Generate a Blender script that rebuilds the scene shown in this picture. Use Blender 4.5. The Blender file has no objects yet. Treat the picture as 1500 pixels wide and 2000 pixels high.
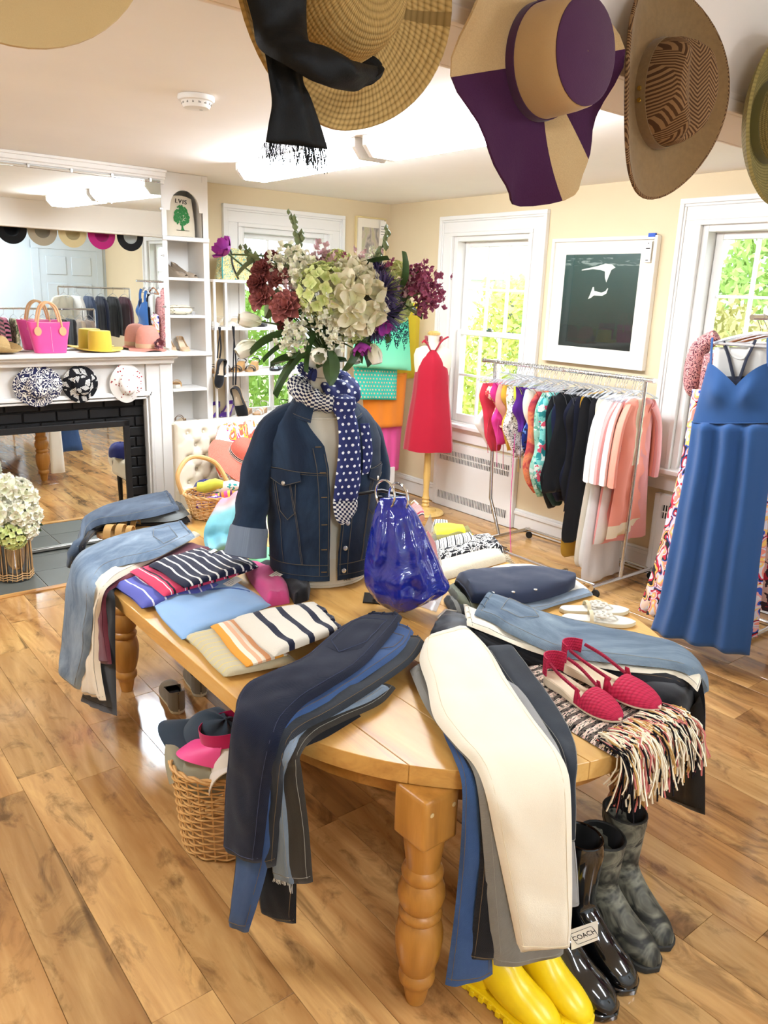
import bpy, bmesh, math, random
from mathutils import Vector as V, Matrix, noise

SC = bpy.context.scene
COL = SC.collection
PI = math.pi

# ------------------------------------------------------------------ camera
F_PX = 1530.64
PITCH, ROLL, YAW = math.radians(15.644), math.radians(2.028), math.radians(38.787)
CAM = V((0, 0, 1.75))
FW = V((math.sin(YAW)*math.cos(PITCH), math.cos(YAW)*math.cos(PITCH), -math.sin(PITCH)))
_r = V((math.cos(YAW), -math.sin(YAW), 0)); _u = _r.cross(FW)
RT = math.cos(ROLL)*_r + math.sin(ROLL)*_u
UP = -math.sin(ROLL)*_r + math.cos(ROLL)*_u
cd = bpy.data.cameras.new('camera')
cam = bpy.data.objects.new('camera', cd); COL.objects.link(cam)
cd.sensor_fit = 'VERTICAL'; cd.sensor_height = 36; cd.sensor_width = 27
cd.lens = F_PX/2000*36; cd.clip_start = .05
cam.matrix_world = Matrix(((RT.x, UP.x, -FW.x, CAM.x), (RT.y, UP.y, -FW.y, CAM.y), (RT.z, UP.z, -FW.z, CAM.z), (0, 0, 0, 1)))
SC.camera = cam
# ------------------------------------------------------------------ world and exposure
SC.view_settings.view_transform = 'Standard'; SC.view_settings.look = 'None'
SC.view_settings.gamma = 1; SC.view_settings.use_curve_mapping = False
SC.view_settings.exposure = EXPOSURE = 1.80
W = bpy.data.worlds.new('overcast_sky'); SC.world = W; W.use_nodes = True
W.node_tree.nodes['Background'].inputs[0].default_value = (.86, .96, 1.12, 1)
W.node_tree.nodes['Background'].inputs[1].default_value = 1.75
FLUOR = 17.0        # emission of the fluorescent diffusers

# ------------------------------------------------------------------ measuring helpers: a photo pixel as a point on a real plane
def ray(u, v): return RT*((u-750)/F_PX) + UP*((1000-v)/F_PX) + FW
def atz(u, v, z): d = ray(u, v); return CAM + d*((z-CAM.z)/d.z)
def atx(u, v, x): d = ray(u, v); return CAM + d*(x/d.x)
def aty(u, v, y): d = ray(u, v); return CAM + d*(y/d.y)
def pt(u, v, k):
    """k: a height, or (px, py, nx, ny) a vertical plane"""
    if isinstance(k, (int, float)): return atz(u, v, k)
    d = ray(u, v); n = V((k[2], k[3], 0)); return CAM + d*((V((k[0], k[1], 0))-CAM).dot(n)/d.dot(n))

# ------------------------------------------------------------------ object helpers
def tag(o, label=None, cat=None, group=None, kind=None):
    if label: o['label'] = label
    if cat: o['category'] = cat
    if group: o['group'] = group
    if kind: o['kind'] = kind
    return o
def thing(name, label, cat, loc=(0, 0, 0), group=None, rot=None, local=False, scale=None):
    o = bpy.data.objects.new(name, None); COL.objects.link(o); o.location = loc
    o.empty_display_size = .05
    if rot is not None: o.rotation_euler = rot
    if scale is not None: o.scale = scale
    tag(o, label, cat, group); o['_w'] = 0 if local else 1
    return o
def setm(o, m): o.matrix_basis = m; return o
def link(name, me, mat=None, parent=None):
    o = bpy.data.objects.new(name, me); COL.objects.link(o)
    if mat and not me.materials: me.materials.append(mat)
    if parent is not None:
        o.parent = parent
        if parent.get('_w') == 1: o.matrix_parent_inverse = Matrix.Translation(parent.location).inverted()
    return o
def mk(verts, faces, uv=None, smooth=True, name='m'):
    me = bpy.data.meshes.new(name); me.from_pydata([tuple(p) for p in verts], [], faces)
    if uv:
        l = me.uv_layers.new(name='UVMap')
        for lp in me.loops: l.data[lp.index].uv = uv[lp.vertex_index]
    if smooth: me.polygons.foreach_set('use_smooth', [True]*len(me.polygons))
    me.update(); return me
class MB:
    """collects verts, faces and uv into one mesh"""
    def __init__(s): s.v = []; s.f = []; s.uv = []
    def add(s, v, f, uv=None):
        n = len(s.v); s.v += [V(p) for p in v]; s.f += [tuple(i+n for i in q) for q in f]
        s.uv += (uv if uv else [(p[0]+p[1], p[2]) for p in v]); return s
    def box(s, a, b):
        x0, y0, z0 = a; x1, y1, z1 = b
        return s.add([(x0,y0,z0),(x1,y0,z0),(x1,y1,z0),(x0,y1,z0),(x0,y0,z1),(x1,y0,z1),(x1,y1,z1),(x0,y1,z1)],
                     [(0,3,2,1),(4,5,6,7),(0,1,5,4),(1,2,6,5),(2,3,7,6),(3,0,4,7)])
    def tube(s, pts, r, n=8, cap=True, flat=1.0):
        pts = [V(p) for p in pts]; m = len(pts); rs = r if isinstance(r, (list, tuple)) else [r]*m
        vs = []; fs = []; uv = []; prev = None; L = 0
        for i, p in enumerate(pts):
            d = (pts[min(i+1, m-1)]-pts[max(i-1, 0)])
            if d.length < 1e-9: d = V((0, 0, 1))
            d.normalize()
            if prev is None: a = d.orthogonal().normalized()
            else:
                a = prev - d*prev.dot(d)
                a = a.normalized() if a.length > 1e-6 else d.orthogonal().normalized()
            prev = a; b = d.cross(a)
            if i: L += (p-pts[i-1]).length
            for k in range(n):
                t = 2*PI*k/n; vs.append(p+a*(math.cos(t)*rs[i])+b*(math.sin(t)*rs[i]*flat)); uv.append((k/n, L))
        for i in range(m-1):
            for k in range(n):
                fs.append((i*n+k, i*n+(k+1) % n, (i+1)*n+(k+1) % n, (i+1)*n+k))
        if cap: fs += [tuple(reversed(range(n))), tuple(range((m-1)*n, m*n))]
        return s.add(vs, fs, uv)
    def lathe(s, prof, n=24, c=(0, 0, 0), sx=1, sy=1, cap=False, fn=None):
        vs = []; fs = []; uv = []; L = 0; c = V(c)
        for i, (r, z) in enumerate(prof):
            if i: L += math.hypot(r-prof[i-1][0], z-prof[i-1][1])
            for k in range(n):
                t = 2*PI*k/n; p = V((r*math.cos(t)*sx, r*math.sin(t)*sy, z))
                if fn: p = fn(p, t, r)
                vs.append(c+p); uv.append((k/n, L))
        m = len(prof)
        for i in range(m-1):
            for k in range(n): fs.append((i*n+k, i*n+(k+1) % n, (i+1)*n+(k+1) % n, (i+1)*n+k))
        if cap: fs += [tuple(reversed(range(n))), tuple(range((m-1)*n, m*n))]
        return s.add(vs, fs, uv)
    def loft(s, rings, cap=True, uvs=None):
        n = len(rings[0]); m = len(rings); vs = [p for r in rings for p in r]; fs = []
        for i in range(m-1):
            for k in range(n): fs.append((i*n+k, i*n+(k+1) % n, (i+1)*n+(k+1) % n, (i+1)*n+k))
        if cap: fs += [tuple(reversed(range(n))), tuple(range((m-1)*n, m*n))]
        return s.add(vs, fs, uvs)
    def poly(s, pts, depth):
        """planar polygon extruded by the vector depth"""
        n = len(pts); d = V(depth); vs = [V(p) for p in pts]+[V(p)+d for p in pts]
        return s.add(vs, [tuple(reversed(range(n))), tuple(range(n, 2*n))]+[(k, (k+1) % n, n+(k+1) % n, n+k) for k in range(n)])
    def grid(s, fn, nu, nv, uvs=(1, 1), closed=False):
        vs = []; uv = []; fs = []
        for j in range(nv+1):
            for i in range(nu+1): vs.append(fn(i/nu, j/nv)); uv.append((i/nu*uvs[0], j/nv*uvs[1]))
        for j in range(nv):
            for i in range(nu): a = j*(nu+1)+i; fs.append((a, a+1, a+nu+2, a+nu+1))
        return s.add(vs, fs, uv)
    def mesh(s, smooth=True, bevel=0, seg=2, solid=0, angle=None, fixn=True, name='m'):
        me = mk(s.v, s.f, s.uv, smooth, name)
        if bevel or solid or fixn:
            bm = bmesh.new(); bm.from_mesh(me)
            if fixn: bmesh.ops.recalc_face_normals(bm, faces=bm.faces[:])
            if bevel: bmesh.ops.bevel(bm, geom=[e for e in bm.edges if len(e.link_faces) == 2 and e.calc_face_angle(0) > .5], offset=bevel, segments=seg, affect='EDGES', profile=.6)
            if solid: bmesh.ops.solidify(bm, geom=bm.faces[:], thickness=solid)
            bm.to_mesh(me); bm.free()
        if smooth:
            me.polygons.foreach_set('use_smooth', [True]*len(me.polygons)); me.set_sharp_from_angle(angle=angle or .7)
        return me
    def put(s, name, mat, parent=None, **k): return link(name, s.mesh(**k), mat, parent)
def boxo(name, a, b, mat, parent=None, bevel=.002, kind=None):
    o = MB().box(a, b).put(name, mat, parent, bevel=bevel, seg=1, smooth=False)
    if kind: o['kind'] = kind
    return o
def struct(o): o['kind'] = 'structure'; return o
def copy_tree(o, parent=None):
    c = o.copy(); COL.objects.link(c); c.parent = parent
    for ch in o.children: copy_tree(ch, c)
    return c
def cr(P, t):
    """Catmull-Rom through a list of vectors, t in 0..1"""
    n = len(P)-1; x = min(max(t, 0), 1)*n; i = min(int(x), n-1); f = x-i
    a, b, c, d = P[max(i-1, 0)], P[i], P[i+1], P[min(i+2, n)]
    return .5*((2*b)+(c-a)*f+(2*a-5*b+4*c-d)*f*f+(3*b-3*c+d-a)*f*f*f)
def lerp(a, b, t): return a+(b-a)*t
def nz(p, f=1.0, s=0): return noise.noise(V((p[0]*f+s*7.13, p[1]*f-s*3.7, p[2]*f+s*1.9)))

class Sheet:
    """a garment laid or hung: rows of left and right edge points, far/waist first, seen from outside; th is its height over them"""
    def __init__(s, rows, th=.02, n=14, sub=4, wr=.006, wf=9, seed=0, rnd=4, folds=0, fa=.006, open_end=False, taper=True):
        Ls = [r[0] for r in rows]; Rs = [r[1] for r in rows]; m = (len(rows)-1)*sub
        s.top = []; bot = []; s.nor = []; s.len = [0]
        LL = [cr(Ls, i/m) for i in range(m+1)]; RR = [cr(Rs, i/m) for i in range(m+1)]
        s.m, s.n = m, n; mid = [(a+b)/2 for a, b in zip(LL, RR)]
        for i in range(1, m+1): s.len.append(s.len[-1]+(mid[i]-mid[i-1]).length)
        uvt = []
        for i in range(m+1):
            ac = RR[i]-LL[i]; al = mid[min(i+1, m)]-mid[max(i-1, 0)]
            nn = al.cross(ac); nn.normalize(); tr = []; br = []
            e = 1.0
            if taper and (i == 0 or i == m): e = .55
            for k in range(n+1):
                q = k/n; p = LL[i]+ac*q
                h = th*e*max(0, 1-abs(2*q-1)**rnd)**.5
                ed = min(1, 4*min(q, 1-q)+.15)
                w = wr*ed*(nz(p, wf, seed)+.5*nz(p, wf*2.3, seed+3))
                if folds: w += fa*ed*math.sin(q*folds*2*PI+seed+1.5*nz(p, 2, seed))
                tr.append(p+nn*max(h*.25+.001, h+w)); br.append(p+nn*(w*.3 if folds else 0)-nn*.0015*e)
                uvt.append((q*ac.length, s.len[i]))
            s.top.append(tr); bot.append(br); s.nor.append(nn)
        vs = []; fs = []; N = n+1; rg = []; uv = []
        for i in range(m+1):
            r = s.top[i]+[bot[i][k] for k in range(n-1, 0, -1)]
            vs += r; uv += uvt[i*N:(i+1)*N]+[uvt[i*N+k] for k in range(n-1, 0, -1)]
        R = 2*n
        for i in range(m):
            for k in range(R): fs.append((i*R+k, (i+1)*R+k, (i+1)*R+(k+1) % R, i*R+(k+1) % R))
        for k in range(n):            # end caps as strips
            a = [k, k+1, (R-k-1) % R if k+1 < n else n, (R-k) % R]
            for base, fl in ((0, 0), (m*R, 1)):
                q = [k, k+1] + ([R-(k+1)] if 0 < k+1 < n else []) + ([R-k] if 0 < k < n else [])
                q = [base+x for x in q]
                if len(set(q)) >= 3: fs.append(tuple(q) if not fl else tuple(reversed(q)))
        s.mb = MB(); s.mb.v = vs; s.mb.f = fs; s.mb.uv = uv
    def at(s, q, t, off=0):
        x = min(max(q, 0), 1)*s.n; y = min(max(t, 0), 1)*s.m; k = min(int(x), s.n-1); i = min(int(y), s.m-1); a = x-k; b = y-i
        p = lerp(lerp(s.top[i][k], s.top[i][k+1], a), lerp(s.top[i+1][k], s.top[i+1][k+1], a), b)
        return p+lerp(s.nor[i], s.nor[i+1], b)*off
    def put(s, name, mat, parent=None): return s.mb.put(name, mat, parent, angle=1.2)
    def seam(s, pts, mat, parent, name='seam', r=.0014, steps=10, off=.0006):
        P = []
        for (q0, t0), (q1, t1) in zip(pts, pts[1:]):
            for j in range(steps+1): P.append(s.at(lerp(q0, q1, j/steps), lerp(t0, t1, j/steps), off))
        return MB().tube(P, r, 5).put(name, mat, parent)
    def patch(s, q0, q1, t0, t1, mat, parent, name='pocket', off=.003, n=6, point=0):
        def f(a, b):
            t = lerp(t0, t1, b)
            if point and b > .7: t = lerp(t0, t1, .7+.3*((b-.7)/.3)*(1-point*abs(2*a-1)))
            return s.at(lerp(q0, q1, a), t, off*(1 if 0 < a < 1 and 0 < b < 1 else .15))
        return MB().grid(f, n, n, (.15, .15)).put(name, mat, parent, fixn=False)
def rowsof(spec): return [(pt(a, b, k), pt(c, d, k2)) for (a, b, k, c, d, k2) in spec]
# ------------------------------------------------------------------ materials
def lin(h):
    if isinstance(h, tuple): return (h[0], h[1], h[2], 1)
    h = h.lstrip('#'); o = []
    for i in (0, 2, 4):
        c = int(h[i:i+2], 16)/255; o.append(c/12.92 if c <= .04045 else ((c+.055)/1.055)**2.4)
    return (*o, 1)
MATS = {}
class NT:
    def __init__(s, name):
        s.m = bpy.data.materials.new(name); s.m.use_nodes = True; s.t = s.m.node_tree
        s.b = s.t.nodes['Principled BSDF']
    def n(s, typ, **k):
        x = s.t.nodes.new('ShaderNode'+typ)
        for a, b in k.items():
            if a.startswith('i_'):
                key = a[2:]; key = int(key) if key.isdigit() else key.replace('_', ' ')
                s.set(x.inputs[key], b)
            else: setattr(x, a, b)
        return x
    def set(s, inp, val):
        if hasattr(val, 'links') or isinstance(val, bpy.types.NodeSocket): s.t.links.new(val, inp)
        else: inp.default_value = val
    def math(s, op, a, b=0.0, c=None):
        x = s.n('Math', operation=op); s.set(x.inputs[0], a); s.set(x.inputs[1], b)
        if c is not None: s.set(x.inputs[2], c)
        return x.outputs[0]
    def mix(s, f, a, b, blend='MIX'):
        x = s.n('Mix', data_type='RGBA', blend_type=blend); s.set(x.inputs[0], f); s.set(x.inputs[6], a); s.set(x.inputs[7], b); return x.outputs[2]
    def ramp(s, f, stops, interp='LINEAR'):
        x = s.n('ValToRGB'); r = x.color_ramp; r.interpolation = interp
        while len(r.elements) < len(stops): r.elements.new(.5)
        for e, (p, c) in zip(r.elements, stops): e.position = p; e.color = lin(c) if not isinstance(c, float) else (c, c, c, 1)
        s.set(x.inputs[0], f); return x.outputs[0]
    def uv(s, sc=(1, 1, 1), rot=0, off=(0, 0, 0), src='UV'):
        tc = s.n('TexCoord'); mp = s.n('Mapping'); s.t.links.new(tc.outputs[src], mp.inputs[0])
        mp.inputs['Scale'].default_value = sc; mp.inputs['Rotation'].default_value = (0, 0, rot); mp.inputs['Location'].default_value = off
        return mp.outputs[0]
    def noise(s, vec, scale, detail=3, rough=.5, dist=0):
        x = s.n('TexNoise'); s.set(x.inputs['Vector'], vec); x.inputs['Scale'].default_value = scale; x.inputs['Detail'].default_value = detail
        x.inputs['Roughness'].default_value = rough; x.inputs['Distortion'].default_value = dist; return x.outputs[0]
    def bump(s, h, st=.2, d=.002):
        x = s.n('Bump'); x.inputs['Strength'].default_value = st; x.inputs['Distance'].default_value = d; s.set(x.inputs['Height'], h); s.set(s.b.inputs['Normal'], x.outputs[0])
    def out(s, col, rough=.8, spec=.3, **k):
        s.set(s.b.inputs['Base Color'], lin(col) if isinstance(col, str) else col); s.set(s.b.inputs['Roughness'], rough)
        s.b.inputs['Specular IOR Level'].default_value = spec
        for a, v in k.items(): s.set(s.b.inputs[a.replace('_', ' ')], v)
        MATS[s.m.name] = s.m; return s.m
def plain(name, col, rough=.5, spec=.4, **k):
    return MATS.get(name) or NT(name).out(col, rough, spec, **k)
def painted(name, col, rough=.5, var=.03):
    t = NT(name); o = t.uv(src='Object'); c = lin(col)
    n = t.noise(o, 2.2, 4); d = tuple(x*(1-var*3) for x in c[:3])+(1,)
    t.bump(t.noise(o, 180, 2), .06, .001)
    return t.out(t.mix(n, c, d), rough, .35)
def fabric(name, col, rough=.85, var=.12, scale=700, bump=.25, sheen=.2, big=14):
    if name in MATS: return MATS[name]
    t = NT(name); o = t.uv(src='Object'); c = lin(col); d = tuple(x*(1-var*1.6) for x in c[:3])+(1,)
    w = t.noise(o, scale, 2, .7); b = t.noise(o, big, 3)
    col2 = t.mix(t.math('MULTIPLY', w, .7), c, d); col2 = t.mix(t.math('MULTIPLY', b, .5), col2, d)
    t.bump(t.math('ADD', t.math('MULTIPLY', w, .35), b), bump, .004)
    return t.out(col2, rough, .2, Sheen_Weight=sheen)
def denim(name, col, fade, rough=.85, amt=.6):
    if name in MATS: return MATS[name]
    t = NT(name); u = t.uv(); o = t.uv(src='Object'); c = lin(col); f = lin(fade)
    stre = t.noise(t.uv((220, 26, 1)), 1.0, 3, .7); big = t.noise(t.uv((7, 2.6, 1)), 1, 4, .6, .6)
    blot = t.ramp(big, [(.38, 0.0), (.72, 1.0)])
    fac = t.math('MULTIPLY', t.math('ADD', t.math('MULTIPLY', stre, .35), t.math('MULTIPLY', blot, .75)), amt)
    tw = t.n('TexWave', bands_direction='DIAGONAL'); t.set(tw.inputs['Vector'], u); tw.inputs['Scale'].default_value = 170
    t.bump(t.math('ADD', t.math('MULTIPLY', tw.outputs[1], .3), t.noise(u, 16, 4)), .35, .004)
    return t.out(t.mix(fac, c, f), rough, .2, Sheen_Weight=.1)
def stripes(name, cols, period, axis=0, rough=.85, wob=0.0, rot=0):
    """cols: [(position, colour)...] of one repeat; axis 0 = stripes run along the length"""
    if name in MATS: return MATS[name]
    t = NT(name); u = t.uv(rot=rot); sp = t.n('SeparateXYZ'); t.set(sp.inputs[0], u); x = sp.outputs[axis]
    if wob: x = t.math('ADD', x, t.math('MULTIPLY', t.noise(u, 9, 2), wob))
    fr = t.math('FRACT', t.math('MULTIPLY', x, 1/period)); c = t.ramp(fr, cols, 'CONSTANT')
    n = t.noise(u, 420, 2, .7); c = t.mix(t.math('MULTIPLY', n, .25), c, (0, 0, 0, 1))
    t.bump(t.math('ADD', t.math('MULTIPLY', n, .4), t.noise(u, 18, 3)), .25, .004)
    return t.out(c, rough, .2, Sheen_Weight=.15)
def printed(name, stops, scale=30, rough=.8, dist=.6, feat='F1', src='UV', metric='EUCLIDEAN', use='col', detail=0):
    """patches of flat print colours from a distorted voronoi"""
    if name in MATS: return MATS[name]
    t = NT(name); u = t.uv(src=src)
    nn = t.n('TexNoise'); t.set(nn.inputs['Vector'], u); nn.inputs['Scale'].default_value = scale*.8
    vm = t.n('VectorMath', operation='MULTIPLY_ADD'); t.set(vm.inputs[0], nn.outputs[1]); vm.inputs[1].default_value = (dist/scale*2,)*3; t.set(vm.inputs[2], u)
    vo = t.n('TexVoronoi', feature=feat, distance=metric); t.set(vo.inputs['Vector'], vm.outputs[0]); vo.inputs['Scale'].default_value = scale
    if use == 'col':
        sp = t.n('SeparateColor'); t.set(sp.inputs[0], vo.outputs['Color']); f = sp.outputs[0]
    elif use == 'mix':
        sp = t.n('SeparateColor'); t.set(sp.inputs[0], vo.outputs['Color']); f = t.math('FRACT', t.math('ADD', sp.outputs[0], t.math('MULTIPLY', vo.outputs['Distance'], 1.4)))
    else: f = vo.outputs['Distance']
    t.bump(t.noise(u, 20, 3), .2, .004)
    return t.out(t.ramp(f, stops, 'CONSTANT'), rough, .2, Sheen_Weight=.1)
def dots(name, bg, fg, period, r, rough=.75, stagger=True):
    if name in MATS: return MATS[name]
    t = NT(name); u = t.uv((1/period, 1/period, 1)); sp = t.n('SeparateXYZ'); t.set(sp.inputs[0], u)
    y = sp.outputs[1]; row = t.math('FLOOR', y); x = t.math('ADD', sp.outputs[0], t.math('MULTIPLY', row, .5)) if stagger else sp.outputs[0]
    fx = t.math('SUBTRACT', t.math('FRACT', x), .5); fy = t.math('SUBTRACT', t.math('FRACT', y), .5)
    d = t.math('SQRT', t.math('ADD', t.math('MULTIPLY', fx, fx), t.math('MULTIPLY', fy, fy)))
    c = t.mix(t.math('LESS_THAN', d, r), lin(bg), lin(fg)); t.bump(t.noise(u, 3, 3), .2, .003)
    return t.out(c, rough, .25)
def straw(name, a, b, rough=.7, rings=120, axis='R'):
    if name in MATS: return MATS[name]
    t = NT(name); u = t.uv(); o = t.uv(src='Object')
    sp = t.n('SeparateXYZ'); t.set(sp.inputs[0], u)
    w = t.math('ABSOLUTE', t.math('SINE', t.math('MULTIPLY', sp.outputs[1], rings*6.28)))
    w2 = t.math('ABSOLUTE', t.math('SINE', t.math('ADD', t.math('MULTIPLY', sp.outputs[0], 400), t.math('MULTIPLY', sp.outputs[1], rings*3.14))))
    n = t.noise(o, 60, 3); h = t.math('ADD', t.math('MULTIPLY', w, .6), t.math('MULTIPLY', w2, .5))
    t.bump(h, .7, .003); f = t.math('ADD', t.math('MULTIPLY', h, .6), t.math('MULTIPLY', n, .35))
    return t.out(t.mix(f, lin(b), lin(a)), rough, .25)
def wood(name, a, b, c, axis=1, scale=1.0, rough=.4, spec=.4, rnd=False, knots=True, coat=0.0):
    t = NT(name); tc = t.n('TexCoord'); mp = t.n('Mapping'); t.t.links.new(tc.outputs['Object'], mp.inputs[0])
    s = [9*scale]*3; s[axis] = 1.0*scale; mp.inputs['Scale'].default_value = s
    if rnd:
        oi = t.n('ObjectInfo'); cb = t.n('CombineXYZ')
        for k in range(3): t.set(cb.inputs[k], t.math('MULTIPLY', oi.outputs['Random'], 61.0+k*37))
        t.set(mp.inputs['Location'], cb.outputs[0])
    v = mp.outputs[0]
    big = t.noise(v, .75, 5, .62, 1.2); fine = t.noise(v, 5.5, 5, .7, .4)
    col = t.ramp(big, [(.30, c), (.44, b), (.58, a), (.75, b)])
    col = t.mix(t.ramp(fine, [(.38, 0.0), (.66, .55)]), col, lin(b))
    if knots:
        kn = t.noise(v, 1.3, 3, .6, 2.2); col = t.mix(t.ramp(kn, [(.62, 0.0), (.74, .75)]), col, lin(c))
    if rnd:
        s2 = t.n('Mapping'); t.t.links.new(tc.outputs['Object'], s2.inputs[0]); s2.inputs['Scale'].default_value = (9, 4.5, 9); t.set(s2.inputs['Location'], cb.outputs[0])
        bl = t.noise(s2.outputs[0], 1.0, 5, .65, .8); col = t.mix(t.ramp(bl, [(.52, 0.0), (.70, .7)]), col, lin(c))
    if rnd:
        br = t.math('ADD', t.math('MULTIPLY', oi.outputs['Random'], .34), .82)
        hs = t.n('HueSaturation'); t.set(hs.inputs['Value'], br); t.set(hs.inputs['Color'], col); col = hs.outputs[0]
    t.bump(fine, .12, .002)
    rr = t.math('ADD', t.math('MULTIPLY', fine, .18), rough-.09)
    return t.out(col, rr, spec, Coat_Weight=coat, Coat_Roughness=.15)
def glassy(name, col='#ffffff', rough=.05, alpha=.25):
    """clear plastic or thin glass: mostly see-through with a gloss"""
    t = NT(name); tr = t.n('BsdfTransparent'); tr.inputs[0].default_value = lin(col); gl = t.n('BsdfGlossy'); gl.inputs['Roughness'].default_value = rough
    df = t.n('BsdfDiffuse'); df.inputs[0].default_value = lin(col); m0 = t.n('MixShader'); m0.inputs[0].default_value = .5
    t.t.links.new(gl.outputs[0], m0.inputs[1]); t.t.links.new(df.outputs[0], m0.inputs[2])
    ms = t.n('MixShader'); ms.inputs[0].default_value = alpha
    t.t.links.new(tr.outputs[0], ms.inputs[1]); t.t.links.new(m0.outputs[0], ms.inputs[2])
    t.t.links.new(ms.outputs[0], t.t.nodes['Material Output'].inputs[0]); MATS[name] = t.m; return t.m
def pane_glass(name):
    t = NT(name); tr = t.n('BsdfTransparent'); gl = t.n('BsdfGlossy'); gl.inputs['Roughness'].default_value = .0
    fr = t.n('LayerWeight'); fr.inputs[0].default_value = .5; ms = t.n('MixShader')
    t.set(ms.inputs[0], t.math('ADD', t.math('MULTIPLY', t.math('POWER', fr.outputs['Facing'], 4.0), .5), .02))
    t.t.links.new(tr.outputs[0], ms.inputs[1]); t.t.links.new(gl.outputs[0], ms.inputs[2]); t.t.links.new(ms.outputs[0], t.t.nodes['Material Output'].inputs[0])
    MATS[name] = t.m; return t.m

WHITE = painted('white_paint', '#ebe7e0', .42)
CREAM = painted('cream_wall_paint', '#dfcba6', .7)
CEIL = painted('ceiling_paint', '#f8f3ec', .85)
BLUEW = painted('pale_blue_wall_paint', '#d3dfe6', .6)
CHROME = plain('chrome', '#d8d8d8', .16, .5, Metallic=1.0)
STEEL = plain('brushed_steel', '#b9b6b0', .3, .5, Metallic=1.0)
DARKM = plain('dark_metal', '#2b2826', .4, .5, Metallic=.6)
BLACK = plain('shade_black', '#0c0b0a', .8, .1)  # painted shade for the radiator slots and the skirt waist
MIRROR = plain('mirror_glass', '#f1f5f3', .0, .5, Metallic=1.0)
CLEAR = glassy('clear_plastic', '#f5f7fa', .08, .3)
PANE = pane_glass('window_glass')
PAPER = plain('white_card', '#f4efe4', .7, .2)
INK = plain('black_ink', '#1b1715', .7, .2)
THREAD = plain('gold_thread', '#6f5c42', .8, .2)
THREADL = plain('pale_thread', '#8d8a80', .8, .2)
BUTTON = plain('silver_button', '#d9d6cf', .3, .5, Metallic=.8)
FLOORW = wood('floor_wood', '#d2a66a', '#aa7b48', '#452d1a', 1, .42, .13, .65, True)
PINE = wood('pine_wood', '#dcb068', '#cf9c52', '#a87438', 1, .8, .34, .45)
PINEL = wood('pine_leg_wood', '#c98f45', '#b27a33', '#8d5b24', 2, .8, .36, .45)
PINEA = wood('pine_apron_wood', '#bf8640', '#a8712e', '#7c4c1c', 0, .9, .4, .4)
SLATE = painted('slate_tile', '#6c6f68', .45, .14)
BRICKB = painted('black_brick_paint', '#1a1817', .5, .05)
# ------------------------------------------------------------------ the room shell
XB, YA, YF, YBK, XL, ZC = 4.527, 5.69, 5.40, -2.05, -2.6, 2.485
WC, WR, W3, WA = 4.447, 2.30, .08, 3.465      # window centres along their walls
ZS, ZT, HW = .715, 2.205, .415                # opening: sill, head, half width
def wallboxes(mb, lo, hi, holes, f):
    """wall strip from lo to hi along a, with window holes (centres), f(a0, a1, z0, z1)"""
    a = lo
    for c in sorted(holes):
        f(a, c-HW, 0, ZC); f(c-HW, c+HW, 0, ZS-.02); f(c-HW, c+HW, ZT, ZC); a = c+HW
    f(a, hi, 0, ZC)
mb = MB(); wallboxes(mb, YBK-.15, YA+.15, [WC, WR, W3], lambda a, b, c, d: mb.box((XB, a, c), (XB+.16, b, d)))
struct(mb.put('wall_right', CREAM, smooth=False))
mb = MB(); wallboxes(mb, 2.62, XB, [WA], lambda a, b, c, d: mb.box((a, YA, c), (b, YA+.16, d)))
struct(mb.put('wall_back', CREAM, smooth=False))
mb = MB(); mb.box((XL, YF, 1.0), (2.30, YF+.3, ZC)); mb.box((2.10, YF, 0), (2.30, YF+.3, 1.0)); mb.box((XL, YF, 0), (.78, YF+.3, 1.0)); mb.box((.78, YF+.02, 0), (2.10, YF+.3, 1.0))
struct(mb.put('wall_fireplace', WHITE, smooth=False))
struct(boxo('wall_left', (XL-.15, YBK-.15, 0), (XL, YA+.1, ZC), CREAM, bevel=0))
struct(boxo('wall_front', (XL, YBK-.15, 0), (XB, YBK, ZC), BLUEW, bevel=0))
struct(boxo('ceiling', (XL-.15, YBK-.15, ZC), (XB+.16, YA+.16, ZC+.15), CEIL, bevel=0))
# floor of separate planks
fl = struct(thing('floor', None, None)); 
struct(boxo('subfloor', (XL-.15, YBK-.15, -.12), (XB+.16, YA+.16, -.009), plain('floor_gap', '#d9ad74', .8, .1), fl, 0))
random.seed(4); PW, PL, X0 = .1638, 1.23, .3733-.1638*12
pm = MB().box((-PW/2+.0006, -PL/2+.0006, -.009), (PW/2-.0006, PL/2-.0006, 0)).mesh(smooth=False, bevel=.0009, seg=1, name='plank')
pm.materials.append(FLOORW); k = 0
for i in range(37):
    x = X0+PW*(i+.5); yy = YBK-random.random()*PL
    if x > XB: break
    while yy < YA:
        c = yy+PL/2
        back = 4.60 if x < 2.28 else YA
        if yy+.05 < back and yy+PL > YBK and k < 290 and not (x < .3 and c < 1.0):
            o = link('plank', pm, None, fl); o.location = (x, c, 0); o.matrix_parent_inverse = Matrix(); k += 1
            if yy+PL > back: o.scale.y = (back-yy)/PL; o.location.y = (yy+back)/2
            if x+PW/2 > XB: o.scale.x = (XB-x+PW/2)/PW; o.location.x = (x-PW/2+XB)/2
        yy += PL
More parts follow.
